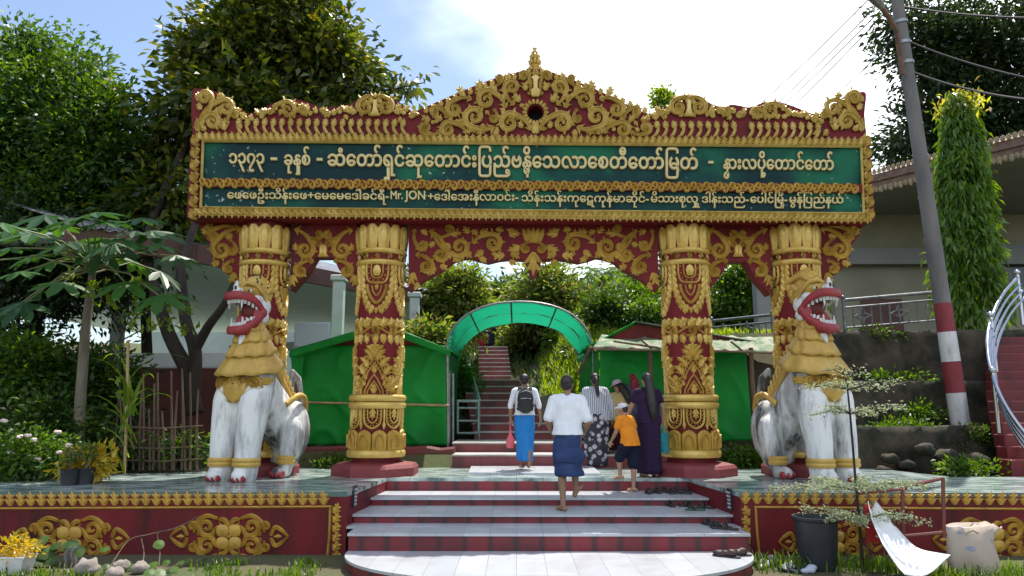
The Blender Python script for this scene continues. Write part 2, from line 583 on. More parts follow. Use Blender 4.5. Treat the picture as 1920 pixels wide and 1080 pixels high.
# ------------------------------------------------------------------ terrace platform with its decorated front walls
XL = UP(652, 912, D_WALL).x; XR = UP(1386, 916, D_WALL).x
XLB = UP(726, 893, D_TOP).x; XRB = UP(1288, 893, D_TOP).x
MARBLE = tiles('green_veined_marble_tiles', (.50,.56,.53), (.40,.48,.46), (.10,.13,.12), .40, rough=.16, streakcol=(.085,.15,.14), gw=.004)
RISER = tiles('stained_red_riser_tiles', (.20,.014,.022), (.13,.012,.018), (.050,.015,.018), .30, rough=.55, axis='XZ', ratio=3, gw=.07, stain=(.025,.018,.018), gsm=1.0)
TREAD = tiles('white_tread_tiles', (.45,.47,.50), (.37,.39,.42), (.24,.25,.27), .31, rough=.3, ratio=2.6, gw=.004, stain=(.30,.30,.31))
terr = thing('terrace', 'broad marble topped red terrace with gold ornamented front walls under the gate', 'terrace', (0, D_WALL, 0))
o = (0, D_WALL, 0)
slab = MB()
poly = [(-12, D_WALL), (XL, D_WALL), (XLB, D_TOP), (XRB, D_TOP), (XR, D_WALL), (12, D_WALL), (12, 11.6), (6.6, 11.6), (6.2, 13.3), (-5.4, 13.3), (-5.6, 12.2), (-12, 12.2)]
nP = len(poly)
vv = [(x, y, FLOOR) for x, y in poly] + [(x, y, FLOOR - .05) for x, y in poly]
slab.add(vv, [tuple(range(nP))] + [(i, i+nP, (i+1) % nP + nP, (i+1) % nP) for i in range(nP)])
slab.build('floor', MARBLE, terr, off=o)
w = MB()
inset = .004
def wallface(p, q, z0, z1, mb):
    mb.add([(p[0],p[1],z0),(q[0],q[1],z0),(q[0],q[1],z1),(p[0],p[1],z1)], [(0,1,2,3)])
for i in range(nP):
    p, q = poly[i], poly[(i+1) % nP]
    wallface(p, q, -.3, FLOOR - .05, w)
w.build('front_wall', REDW, terr, off=o)
landing = MB()
a = [UZ(878, 890, FLOOR), UZ(1127, 892, FLOOR), UZ(1105, 872, FLOOR), UZ(886, 872, FLOOR)]
top = [Vector((p.x, p.y, FLOOR + .035)) for p in a]
landing.rings([[Vector((p.x, p.y, FLOOR + .001)) for p in a], top], cap0=False)
landing.build('threshold_slab', TREAD, terr, off=o)

Pw = PLANE(D_WALL)
gb = MB(); bd = MB()
def medallion(cu, cv, s=1.0):
    mb = MB()
    M = Pw
    for qx, qy in ((-1,-1),(1,-1),(1,1),(-1,1)):
        px, py = cu + 11.5*s*qx, cv + 11.5*s*qy
        plate(mb, [(px + 11.5*s*math.copysign(abs(math.cos(a))**.75, math.cos(a)), py + 11.5*s*math.copysign(abs(math.sin(a))**.75, math.sin(a))) for a in [2*PI*i/16 for i in range(16)]], .045, M, .62)
    stroke(mb, [(cu-4, cv), (cu, cv), (cu+4, cv)], [2, 4.5, 2], .055, M, PROF3)
    for sx in (-1, 1):
        for sy in (-1, 1):
            rich(mb, (cu + sx*10*s, cv + sy*20*s), (cu + sx*42*s, cv + sy*18*s), 18*s, sx*sy*1, 5.5*s, .03, M, turns=1.2, leaflets=0, inner=False, bow=-.2)
            stroke(mb, curl(cu + sx*2*s, cv + sy*16*s, math.atan2(sy*28, sx*4), 28*s, 0, -sx*sy*.14/s, 10), [5*s, 4.5*s, 5*s, 3*s], .03, M)
            rich(mb, (cu + sx*58*s, cv + sy*2*s), (cu + sx*68*s, cv + sy*19*s), 9*s, -sx*sy, 4*s, .028, M, turns=1.1, leaflets=0, inner=False)
            stroke(mb, catmull([(cu + sx*22*s, cv + sy*34*s), (cu+sx*42*s, cv+sy*39*s), (cu+sx*60*s, cv+sy*27*s), (cu+sx*66*s, cv+sy*8*s)], 5), [3*s, 4.5*s, 4.5*s, 2*s], .028, M)
            stroke(mb, catmull([(cu + sx*78*s, cv + sy*2*s), (cu+sx*86*s, cv+sy*17*s), (cu+sx*98*s, cv+sy*12*s), (cu+sx*111*s, cv)], 5), [3*s, 4.5*s, 4*s, 1.5*s], .028, M)
        stroke(mb, [(cu + sx*84*s, cv), (cu + sx*91*s, cv), (cu + sx*98*s, cv)], [1.5*s, 5*s, 1.5*s], .03, M, PROF3)
    return mb
for cu, cv, s in ((430, 1006, 1.0), (132, 1010, 1.0), (1858, 1012, .98), (1560, 1016, .9)):
    medallion(cu, cv, s).build('medallion', GOLDY, terr, smooth=True, off=o)
# leaf rows along the top and the free edges, and the raised gold line
for u in np.arange(-60, 618, 19.6):
    v0 = 948 - u * .004
    leaf(bd, u, v0, -PI/2 + .12, 27, 15, .022, Pw, 2, -.3)
for v in np.arange(952, 1062, 17.5):
    leaf(bd, 626, v + 10, -PI/2 + .7, 22, 13, .022, Pw, 2, -.5)
bd.build('leaf_border', GOLDY, terr, smooth=True, off=o); bd = MB()
for u in np.arange(1398, 1990, 21.8):
    v0 = 944 + (u-1390) * .004
    leaf(bd, u, v0, -PI/2 - .1, 25, 15, .022, Pw, 2, .3)
for v in np.arange(956, 1040, 18):
    leaf(bd, 1404, v + 10, -PI/2 - .7, 22, 13, .022, Pw, 2, .5)
bd.build('leaf_border', GOLDY, terr, smooth=True, off=o)
fr = MB()
stroke(fr, [(-80, 954), (300, 952), (622, 950)], 2.4, .02, Pw, PROF3)
stroke(fr, [(619, 950), (617, 1010), (612, 1062)], 2.4, .02, Pw, PROF3)
fr.build('border_moulding', GOLDY, terr, smooth=True, off=o); fr = MB()
stroke(fr, [(1414, 951), (1700, 953), (2000, 955)], 2.4, .02, Pw, PROF3)
stroke(fr, [(1417, 951), (1420, 1000), (1424, 1044)], 2.4, .02, Pw, PROF3)
fr.build('border_moulding', GOLDY, terr, smooth=True, off=o)

# small plaques on the side walls of the steps
def plaque(u, v, D, nm, label):
    p = UP(u, v, D)
    side = -1 if u < 960 else 1
    t = (p.y - D_WALL) / (D_TOP - D_WALL)
    x = (XL + (XLB - XL) * t) if side < 0 else (XR + (XRB - XR) * t)
    ang = math.atan2(XLB - XL, D_TOP - D_WALL) if side < 0 else math.atan2(XRB - XR, D_TOP - D_WALL)
    r = thing('plaque', label, 'sign', (x, p.y, p.z), -ang)
    s = -side
    b = MB(); b.box((s*.004 if s > 0 else -.03, -.07, -.13), (.03 if s > 0 else -.004, .07, .13))
    b.build('plate', mat('plaque_black', (.02,.022,.03), rough=.4), r)
    k = MB()
    rnd = random.Random(3)
    for row in range(5):
        zz = .095 - row * .045
        y = -.05
        while y < .045:
            L = rnd.uniform(.012, .03)
            x0 = s*.0305
            k.add([(x0, y, zz), (x0, y + L, zz), (x0, y + L, zz - .024), (x0, y, zz - .024)], [(0,1,2,3)])
            y += L + .012
    k.build('lettering', mat('plaque_white', (.7,.7,.7), rough=.6), r)
plaque(660, 930, D_WALL + .26, 'l', 'small black plaque with white lines on the left side wall of the steps')
plaque(1372, 936, D_WALL + .28, 'r', 'small black plaque with white lines on the right side wall of the steps')

# ------------------------------------------------------------------ front steps
steps = thing('front_steps', 'white tiled steps with dark red risers climbing to the gate, lowest one rounded', 'steps', (0, 8.5, 0))
o = (0, 8.5, 0)
def xw(y):   # half-open width between the side walls
    t = (y - D_WALL) / (D_TOP - D_WALL)
    return XL + (XLB - XL)*t, XR + (XRB - XR)*t
TR = [(Z2, D2, D3), (Z3, D3, D4), (Z4, D4, D_TOP)]
tm, rm = MB(), MB()
for z, ya, yb in TR:
    xl, xr = xw(max(D_WALL, ya)); xl2, xr2 = xw(max(D_WALL, yb))
    if ya < D_WALL: xl, xr = UP(652, 1002, ya).x, UP(1406, 1002, ya).x
    n = .025
    pts = [(xl, ya - n), (xr, ya - n), (xr2, yb + .002), (xl2, yb + .002)]
    if ya < D_WALL:
        pts = [(xl, ya - n), (xr, ya - n), (xr, D_WALL - .01), (XR - .003, D_WALL - .01), (xr2, yb + .002), (xl2, yb + .002), (XL + .003, D_WALL - .01), (xl, D_WALL - .01)]
    m_ = len(pts)
    tm.add([(x, y, z) for x, y in pts] + [(x, y, z - .03) for x, y in pts], [tuple(range(m_))] + [(i, i+m_, (i+1) % m_ + m_, (i+1) % m_) for i in range(m_)])
    xa, xb = xl + .01, xr - .01
    rm.add([(xa, ya, z - .26), (xb, ya, z - .26), (xb, ya, z - .03), (xa, ya, z - .03)], [(0,1,2,3)])
    if ya < D_WALL:
        rm.add([(xa, ya, z - .4), (xa, D_WALL - .01, z - .4), (xa, D_WALL - .01, z - .03), (xa, ya, z - .03)], [(3,2,1,0)])
        rm.add([(xb, ya, z - .4), (xb, D_WALL - .01, z - .4), (xb, D_WALL - .01, z - .03), (xb, ya, z - .03)], [(0,1,2,3)])
yt = D_TOP - .003
rm.add([(XLB, yt, Z4-.05), (XRB, yt, Z4-.05), (XRB, yt, FLOOR - .05), (XLB, yt, FLOOR - .05)], [(0,1,2,3)])
# rounded bottom step
xa, xb = UP(652, 1036, D2).x, UP(1403, 1036, D2).x
cxm, rx = (xa + xb)/2, (xb - xa)/2
N = 48
arc = [(cxm - rx*math.copysign(abs(math.cos(PI*i/N))**.95, math.cos(PI*i/N)), D2 - .01 - 1.55*(math.sin(PI*i/N))**.95) for i in range(N+1)]
m_ = len(arc)
tm.add([(x, y, .22) for x, y in arc] + [(x, y, .19) for x, y in arc], [tuple(range(m_))] + [(i, i+m_, i+1+m_, i+1) for i in range(m_-1)])
arc2 = [(cxm + (x-cxm)*.992, y + .02) for x, y in arc]
rm.add([(x, y, .19) for x, y in arc2] + [(x, y, -.1) for x, y in arc2], [(i, i+m_, i+1+m_, i+1) for i in range(m_-1)])
tm.build('treads', TREAD, steps, off=o)
rm.build('risers', RISER, steps, off=o)

# ------------------------------------------------------------------ stairway climbing behind the gate
st = thing('hill_stairway', 'long dark red stairway climbing the hill behind the gate', 'stairway', (0, 13.4, 0))
o = (0, 13.4, 0)
tm, rm = MB(), MB()
OLDT = mat('worn_grey_tread', (.46,.44,.42), (.3,.27,.25), scale=3, rough=.7)
OLDR = stained('worn_red_riser', (.24,.055,.055), (.10,.035,.035), scale=2.5, thr=.5)
def bigstep(ya, yb, z, xl, xr, xl2=None, xr2=None, rise=.25):
    xl2 = xl if xl2 is None else xl2; xr2 = xr if xr2 is None else xr2
    pts = [(xl, ya-.02), (xr, ya-.02), (xr2, yb), (xl2, yb)]
    tm.add([(x, y, z) for x, y in pts] + [(x, y, z-.03) for x, y in pts], [(0,1,2,3)] + [(i, i+4, (i+1) % 4+4, (i+1) % 4) for i in range(4)])
    rm.add([(xl, ya, z-rise), (xr, ya, z-rise), (xr, ya, z-.03), (xl, ya, z-.03)], [(0,1,2,3)])
    rm.add([(xl, ya, z-rise-.4), (xl2, yb, z-rise-.4), (xl2, yb, z-.03), (xl, ya, z-.03)], [(3,2,1,0)])
    rm.add([(xr, ya, z-rise-.4), (xr2, yb, z-rise-.4), (xr2, yb, z-.03), (xr, ya, z-.03)], [(0,1,2,3)])
X0, X1 = UP(848, 850, 13.3).x, UP(1300, 850, 13.3).x
bigstep(13.3, 14.0, 1.045, X0, X1)
bigstep(14.0, 15.3, 1.22, UP(848, 826, 14).x, UP(1120, 826, 14).x)
nS = 8
for i in range(nS):
    ya = 15.3 + 2.7*i/nS; yb = 15.3 + 2.7*(i+1)/nS if i < nS-1 else 22.0
    z = 1.22 + 1.3*(i+1)/nS
    xl, xr = -.85 - .06*i, .95 - .10*i
    bigstep(ya, yb, z, xl, xr, xl2=-1.5 if i == nS-1 else None, xr2=.2 if i == nS-1 else None, rise=.22)
for i in range(9):
    ya = 22 + .33*i; yb = ya + .33 if i < 8 else 30
    bigstep(ya, yb, 2.52 + .15*(i+1), UP(898, 720, 22).x - .02*i, UP(960, 720, 22).x - .02*i, rise=.2)
tm.build('treads', OLDT, st, off=o)
rm.build('risers', OLDR, st, off=o)

# low red wall behind the terrace, left and right of the stairs
def lowwall(u0, u1, vt, D, label, m, th=.25, z0=.5, name='low_wall', cat='wall', seed=1, jag=.03):
    a, b = UP(u0, vt, D), UP(u1, vt, D)
    r = MB(); rnd = random.Random(seed)
    n = max(4, int((b.x-a.x)/.25)); topz = [a.z + (b.z-a.z)*i/n + rnd.uniform(-jag, jag) for i in range(n+1)]
    rr = []
    for i in range(n+1):
        x = a.x + (b.x-a.x)*i/n
        z = topz[i]
        rr.append([(x-a.x, 0, z0), (x-a.x, th, z0), (x-a.x, th, z), (x-a.x, .03, z), (x-a.x, 0, z-.03)])
    r.rings(rr)
    o = r.build(name, m, fix=True)
    o.location = (a.x, D, 0)
    return tag(o, label, cat)
lowwall(470, 852, 838, 13.55, 'low red and mossy wall behind the terrace left of the stairs', stained('mossy_red_wall', (.17,.03,.028), (.035,.035,.025), scale=.9, thr=.52, streak=False))
lowwall(1290, 1640, 846, 13.55, 'low grey stone wall behind the right hand columns', stained('mossy_stone', (.16,.15,.13), (.04,.045,.03), scale=2.2, thr=.5, streak=False), seed=5, jag=.05)

lw_ = lowwall(1012, 1100, 742, 15.7, 'mossy concrete curb wall right of the foot of the stairway', stained('mossy_curb', (.13,.12,.09), (.04,.045,.025), scale=1.5, thr=.5, streak=False), th=.3, z0=.9, seed=8, jag=.05)
# ------------------------------------------------------------------ the ceremonial gate
D_S = 11.45                      # face of the sign board
GATE_X = UP(998, 860, 12).x
gate = thing('ceremonial_gate', 'tall red and gold ceremonial gateway with a green sign board carried on four columns', 'gate', (GATE_X, 12, FLOOR))
go = (GATE_X, 12, FLOOR)
Ps = PLANE(D_S)

TOPL = [(361,250),(359,215),(361,170),(378,167),(392,167),(415,177),(432,187),(450,204),(465,213),(480,210),(500,200),(520,191),(550,186),(575,191),(590,197),(607,201),(627,200),(657,195),(675,184),(704,177),(730,181),(750,195),(768,206),(780,208),(817,192),(880,165),(930,146),(967,136),(990,129)]
TOPR = [(1016,129),(1055,142),(1105,162),(1155,185),(1192,204),(1210,211),(1222,212),(1245,201),(1265,187),(1290,177),(1315,184),(1335,195),(1355,200),(1372,196),(1392,199),(1405,201),(1432,192),(1452,189),(1472,194),(1500,204),(1530,216),(1542,217),(1557,206),(1575,187),(1590,177),(1610,173),(1624,176),(1621,215),(1626,262)]
# red sign box
sb = MB()
c00, c10 = UP(350, 409, D_S+.04), UP(1641, 413, D_S+.04)
c01, c11 = UP(358, 256, D_S+.04), UP(1630, 264, D_S+.04)
sb.rings([[ (c00.x, D_S+.04, c00.z), (c10.x, D_S+.04, c10.z), (c11.x, D_S+.04, c11.z), (c01.x, D_S+.04, c01.z)],
          [ (c00.x, 12.5, c00.z), (c10.x, 12.5, c10.z), (c11.x, 12.5, c11.z), (c01.x, 12.5, c01.z)]])
sign = sb.build('sign_board', RED, gate, off=go, fix=True)

# pediment board
top = [UP(u, v, D_S + .03) for u, v in catmull(TOPL, 3) + catmull(TOPR, 3)]
bot = [UP(u, 262 + (u-360)*.006, D_S + .03) for u in np.linspace(1624, 364, 40)]
poly = [(p.x, p.z) for p in top] + [(p.x, p.z) for p in bot]
pb = MB()
# as strips so the outline may be concave
nb = len(top)
def zb(x): return float(np.interp(x, [bot[-1].x, bot[0].x], [bot[-1].z, bot[0].z]))
hole_c = UP(1004, 211, D_S); hr = 15.5 * PX(D_S)
b2 = bmesh = None
import bmesh
b2 = bmesh.new()
ov = [b2.verts.new((x, 0, z)) for x, z in poly]
edges = [b2.edges.new((ov[i], ov[(i+1) % len(ov)])) for i in range(len(ov))]
hv = [b2.verts.new((hole_c.x + hr*math.cos(2*PI*i/24), 0, hole_c.z + hr*1.02*math.sin(2*PI*i/24))) for i in range(24)]
edges += [b2.edges.new((hv[i], hv[(i+1) % 24])) for i in range(24)]
bmesh.ops.triangle_fill(b2, use_beauty=True, edges=edges)
fs_ = list(b2.faces)
# drop the faces that fill the round hole
for f in fs_:
    c = f.calc_center_median()
    if math.hypot(c.x - hole_c.x, c.z - hole_c.z) < hr * .97 and all(v in hv for v in f.verts):
        b2.faces.remove(f)
ex = bmesh.ops.extrude_face_region(b2, geom=list(b2.faces))
bmesh.ops.translate(b2, vec=(0, .26, 0), verts=[e for e in ex['geom'] if isinstance(e, bmesh.types.BMVert)])
bmesh.ops.recalc_face_normals(b2, faces=b2.faces)
bmesh.ops.translate(b2, vec=(-go[0], D_S + .03 - go[1], -go[2]), verts=b2.verts)
me = bpy.data.meshes.new('pediment'); b2.to_mesh(me); b2.free()
ped = link('pediment', me, RED, gate)

# gold scrollwork on the pediment
sc = MB()
def both(fn, cu):
    fn(lambda u: u, 1); fn(lambda u: 2*cu - u, -1)
def pedim(m, s):
    M = Ps; h = .05
    A = lambda st, c, r, d, w, **k: rich(sc, (m(st[0]), st[1]), (m(c[0]), c[1]), r, d*s, w, h, M, **k)
    A((996, 244), (955, 231), 20, -1, 6.0, leaflets=4)
    A((926, 238), (890, 219), 22, 1, 6.2, leaflets=5)
    A((948, 202), (912, 187), 20, -1, 5.5, leaflets=5)
    A((876, 250), (840, 243), 15, -1, 5.0, leaflets=3)
    A((884, 186), (852, 205), 16, -1, 5.0, leaflets=4)
    A((965, 196), (960, 164), 16, 1, 4.8, leaflets=4)
    A((838, 222), (816, 210), 10, -1, 4.0, leaflets=3)
    A((826, 247), (798, 240), 12, 1, 4.2, leaflets=3)
    A((992, 178), (982, 143), 9, -1, 4.2, leaflets=2)
    A((925, 205), (925, 222), 8, 1, 3.6, leaflets=1)
    A((930, 160), (936, 148), 7, -1, 3.4, leaflets=2)
    for u, v, a, L, W in ((868,178,-2.2,20,12),(900,168,-1.9,20,12),(930,172,-2.4,22,12),(955,150,-2.0,16,10),(975,190,-2.5,22,12),(968,212,2.6,24,12),(908,240,2.2,20,12),(930,244,1.4,16,11),(870,228,2.9,20,11),(828,226,-2.6,20,11),(806,226,-2.9,20,10),(978,240,-2.0,16,10),(985,170,-1.75,20,10),(950,182,2.8,18,10),(880,240,.3,16,9),(905,203,2.4,15,9)):
        leaf(sc, m(u), v, a if s > 0 else PI - a, L, W, .045, M, 2, .5*s)
both(pedim, 1004)
# round window: petal ring
for i in range(18):
    a = 2*PI*i/18
    u0, v0 = 1004 + 16*math.cos(a), 211 + 16*math.sin(a)
    stroke(sc, [(u0, v0), (1004 + 20*math.cos(a), 211 + 20*math.sin(a)), (1004 + 24.5*math.cos(a), 211 + 24.5*math.sin(a))], [2.0, 3.4, 2.2], .05, Ps, PROF3)
# urn above the window
plate(sc, [(997,182),(1011,182),(1013,172),(1008,168),(1009,150),(1012,146),(1004,142),(996,146),(999,150),(1000,168),(995,172)], .06, Ps)
leaf(sc, 1004, 250, -PI/2, 22, 18, .06, Ps, 2, 0)
# wings: left and right
def wing(m, s):
    M = Ps; h = .045
    A = lambda st, c, r, d, w, **k: rich(sc, (m(st[0]), st[1]), (m(c[0]), c[1]), r, d*s, w, h, M, **k)
    A((366, 236), (385, 184), 15, -1, 5.0, leaflets=3)
    A((372, 232), (424, 202), 17, 1, 5.0, leaflets=4)
    A((370, 246), (398, 228), 17, 1, 5.4, leaflets=4)
    A((428, 232), (440, 216), 8, 1, 3.6, leaflets=2)
    for u, v, a, L, W in ((412,200,1.2,18,10),(420,244,-1.7,24,12),(450,214,.2,16,10),(376,206,-2.0,16,10),(408,180,-.3,14,9),(432,190,.7,14,9),(386,244,-2.6,16,10),(372,190,-1.8,12,8)):
        leaf(sc, m(u), v, a if s > 0 else PI - a, L, W, .04, M, 2, .4*s)
wing(lambda u: u, 1); wing(lambda u: 1986 - u, -1)
def lobe(cu, s, top, r):
    """low scroll humps along the skyline: (centre, side, v, radius)"""
    rich(sc, (cu - s*r*2.0, top + r*1.5), (cu, top + r), r, s, 4.6, .045, Ps, leaflets=4)
    rich(sc, (cu + s*r*.6, top + r*1.9), (cu + s*r*1.7, top + r*1.15), r*.6, s, 3.8, .04, Ps, leaflets=2)
    leaf(sc, cu - s*r*2.2, top + r*1.2, PI if s > 0 else 0, 16, 11, .04, Ps, 2, .4)
    leaf(sc, cu - s*r*3.0, top + r*1.5, PI + .5 if s > 0 else -.5, 16, 10, .04, Ps, 2, .4)
lobe(540, 1, 189, 17)
lobe(1446, -1, 192, 17)
for cu, v in ((704, 180), (1291, 181)):
    for s in (-1, 1):
        rich(sc, (cu + s*3, v + 2), (cu + s*19, v + 20), 16, s, 4.6, .045, Ps, leaflets=3)
        leaf(sc, cu + s*36, v + 30, 0 if s > 0 else PI, 18, 11, .04, Ps, 2, -.5*s)
        leaf(sc, cu + s*52, v + 27, -.3 if s > 0 else PI + .3, 16, 10, .04, Ps, 2, -.5*s)
    plate(sc, [(cu-9, v+38),(cu+9, v+38),(cu+4, v+24),(cu+4, v+8),(cu-4, v+8),(cu-4, v+24)], .055, Ps)
    leaf(sc, cu, v + 4, -PI/2, 10, 9, .045, Ps, 2, 0)
rich(sc, (1345, 200), (1362, 208), 9, -1, 3.8, .04, Ps, leaflets=2)
for u, v, a in ((1380, 216, -.2), (1398, 212, 2.8), (1410, 214, .3), (600, 207, -.2), (620, 212, 2.7), (770, 214, -.3), (1236, 216, 2.9), (1500, 214, -.4), (1520, 220, .2)):
    leaf(sc, u, v, a, 18, 11, .04, Ps, 2, .5)
rnp = random.Random(6)
for k, u in enumerate(np.arange(368, 782, 7.5)):
    vt_ = float(np.interp(u, [p[0] for p in TOPL[2:]], [p[1] for p in TOPL[2:]]))
    for mu, fl in ((u, 1), (1986 - u, -1)):
        if fl < 0: vt_ = float(np.interp(mu, [p[0] for p in TOPR], [p[1] for p in TOPR]))
        if k % 2 == 0: leaf(sc, mu, vt_ + 15, -PI/2 - .5*fl*(1 if (k//4) % 2 else -1), 14, 10, .035, Ps, 2, .6*fl)
        if u < 455 and k % 2: leaf(sc, mu, rnp.uniform(vt_ + 20, 246), rnp.uniform(0, 6.28), 15, 10, .035, Ps, 2, .7)
        elif vt_ < 198 and k % 2: leaf(sc, mu, rnp.uniform(vt_ + 14, 220), rnp.uniform(0, 6.28), 12, 8, .03, Ps, 2, .7)
for i in range(46):
    u = 800 + i*4.6 if i < 46 else 0
    vt_ = float(np.interp(u, [p[0] for p in TOPL], [p[1] for p in TOPL]))
    for mu, fl in ((u, 1), (2008 - u, -1)):
        if i % 3 == 0: leaf(sc, mu, vt_ + 13, -1.9 if fl > 0 else PI + 1.9, 14, 9, .04, Ps, 2, .4*fl)
        if i % 2 == 0:
            vv_ = rnp.uniform(vt_ + 20, 252)
            if math.hypot(mu - 1004, vv_ - 211) > 30: leaf(sc, mu, vv_, rnp.uniform(0, 6.28), 12, 8, .03, Ps, 1, .8)
sc.build('scroll_relief', GOLDP, ped, smooth=True, off=go)
hb_ = MB(); hb_.lathe([(hr*1.15, 0), (hr*1.15, .03)], 24, M=Matrix.Translation((hole_c.x, D_S + .30, hole_c.z)) @ Matrix.Rotation(PI/2, 4, 'X'))
hb_.build('hole_dark_disc', DARK, ped, off=go)  # black disc added behind the hole in place of the darkness there
# row of swan shaped leaves under the skyline
rw = MB()
def swan(u, v, s):
    q = [(u + s*9, v), (u + s*3, v - 5), (u - s*1, v - 14), (u, v - 20)]
    stroke(rw, catmull(q, 4), [1.4, 3.2, 3.0, 2.4], .045, Ps, PROF3)
    stroke(rw, curl(u + s*8, v - 1, -PI/2 - s*.9, 11, 0, -s*.05, 6), [1, 1.6, .4], .03, Ps, PROF3)
    leaf(rw, u, v - 17, -PI/2 + s*.1, 15, 13, .045, Ps, 2, .2*s)
for i in range(20): swan(447 + i*16.2, 252 + i*.1, 1)
rw.build('leaf_row', GOLDP, ped, smooth=True, off=go); rw = MB()
for i in range(10): swan(1233 + i*16.0, 257 + i*.1, -1)
rw.build('leaf_row', GOLDP, ped, smooth=True, off=go); rw = MB()
for i in range(9): swan(1410 + i*15.6, 259 + i*.1, -1)
rw.build('leaf_row', GOLDP, ped, smooth=True, off=go)

# finial
fn = MB()
prof = [(9.5, 128), (11, 126), (7, 122), (5, 117), (7, 113), (9, 110), (5.5, 108), (4.5, 104), (6.5, 101), (7.5, 99), (4, 97), (3, 94), (4.6, 91), (2.4, 88), (.3, 85)]
fb = UP(1003, 128, D_S + .14)
fn.lathe([(r*PX(D_S), UP(1003, v, D_S + .14).z) for r, v in [(9, 133)] + prof], 16, (fb.x, fb.y))
for v, r in ((125, 12), (111, 10), (101, 8)):
    for k in range(8):
        a = 2*PI*k/8
        c = Vector((math.cos(a), math.sin(a), 0))
        z0 = UP(1003, v, D_S).z
        b = Vector((fb.x, fb.y, z0))
        R0 = r * PX(D_S)
        fn.tube([b + c*R0*.4 + Vector((0,0,-.03)), b + c*R0*.95 + Vector((0,0,-.01)), b + c*R0*1.15 + Vector((0,0,.03)), b + c*R0*.95 + Vector((0,0,.055))], [.025, .03, .022, .008], 6)
fn.build('finial', GOLD, gate, smooth=True, off=go)

# frame: mouldings and leaf borders
fm = MB()
lt = lambda u: 265.5 + (u-380)*.0085
lb = lambda u: 388.5 + (u-380)*.009
stroke(fm, [(380, lt(380)-1), (1000, lt(1000)-1), (1616, lt(1616)-1)], 2.6, .05, Ps, PROF3)
stroke(fm, [(376, lb(376)+1), (1000, lb(1000)+1), (1620, lb(1620)+1)], 2.6, .05, Ps, PROF3)
stroke(fm, [(381, lt(381)-3), (376.5, lb(377)+3)], 2.4, .05, Ps, PROF3)
stroke(fm, [(1614.5, lt(1614)-3), (1619.5, lb(1619)+3)], 2.4, .05, Ps, PROF3)
frame = fm.build('sign_frame', GOLDP, sign, smooth=True, off=go)
lf = MB()
for u in np.arange(372, 1632, 12.2):
    s = 1 if u < 1004 else -1
    v = lt(u) - 3
    leaf(lf, u + s*4, v, -PI/2 - s*.45, 17, 11, .05, Ps, 2, .5*s)
    stroke(lf, curl(u - s*6, v - 1, -PI/2 + s*.9, 10, 0, -s*.2, 5), [1.4, 2, .6], .035, Ps, PROF3)
    v = lb(u) + 4
    leaf(lf, u - s*4, v, PI/2 - s*.55, 21, 11, .05, Ps, 2, -.6*s)
    stroke(lf, curl(u + s*5, v, PI/2 + s*.7, 11, 0, s*.2, 5), [1.6, 2.2, .6], .035, Ps, PROF3)
for v in np.arange(262, 408, 23):
    for side in (0, 1):
        s = 1 if side == 0 else -1
        uu = (364 - (v-262)*.03) if side == 0 else (1627 + (v-262)*.045)
        q = curl(uu + s*10, v + 10, PI/2 + s*1.3, 40, s*.05, s*.26, 12)
        stroke(lf, q, [2, 4, 3.2, 2], .05, Ps)
        leaf(lf, uu + s*7, v + 4, -PI/2 - s*1.0, 17, 10, .045, Ps, 2, .5*s)
        stroke(lf, curl(uu + s*12, v - 2, -PI/2 - s*.9, 14, 0, s*.1, 5), [1.6, 2.4, .6], .035, Ps, PROF3)
lf.build('leaf_border', GOLDP, sign, smooth=True, off=go)
# green panels
m, n, l, b = nodes('sign_green_enamel')
t = n.new('ShaderNodeTexCoord')
z1 = n.new('ShaderNodeTexNoise'); z1.inputs['Scale'].default_value = 1.1; z1.inputs['Detail'].default_value = 3
l.new(t.outputs['Object'], z1.inputs['Vector'])
r1 = ramp(n, [(.38, (.003,.026,.030)), (.52, (.004,.050,.043)), (.66, (.008,.120,.062))])
l.new(z1.outputs['Fac'], r1.inputs[0])
z2 = n.new('ShaderNodeTexNoise'); z2.inputs['Scale'].default_value = 14; z2.inputs['Detail'].default_value = 6
z3 = n.new('ShaderNodeTexNoise'); z3.inputs['Scale'].default_value = .9; z3.inputs['Detail'].default_value = 2
l.new(t.outputs['Object'], z2.inputs['Vector']); l.new(t.outputs['Object'], z3.inputs['Vector'])
ad = n.new('ShaderNodeMath'); ad.operation = 'MULTIPLY_ADD'; ad.inputs[1].default_value = .42
l.new(z3.outputs['Fac'], ad.inputs[0]); l.new(z2.outputs['Fac'], ad.inputs[2])
sx_ = n.new('ShaderNodeSeparateXYZ'); l.new(t.outputs['Object'], sx_.inputs[0])
r2 = ramp(n, [(.905, (0,0,0)), (.93, (.7,.7,.7))])
l.new(ad.outputs[0], r2.inputs[0])
mx = n.new('ShaderNodeMix'); mx.data_type = 'RGBA'; mx.inputs[7].default_value = (.45,.52,.50,1)
l.new(r2.outputs[0], mx.inputs[0]); l.new(r1.outputs[0], mx.inputs[6]); l.new(mx.outputs[2], b.inputs['Base Color'])
b.inputs['Roughness'].default_value = .55; b.inputs['Specular IOR Level'].default_value = .18
GREEN = m
gp = MB()
q = [UP(381, lb(381), D_S+.03), UP(1618, lb(1618), D_S+.03), UP(1614, lt(1614), D_S+.03), UP(382, lt(382), D_S+.03)]
gp.add(q + [p + Vector((0,.02,0)) for p in q], [(0,1,2,3),(0,4,5,1),(1,5,6,2),(2,6,7,3),(3,7,4,0)])
panel = gp.build('name_panel', GREEN, sign, off=go)
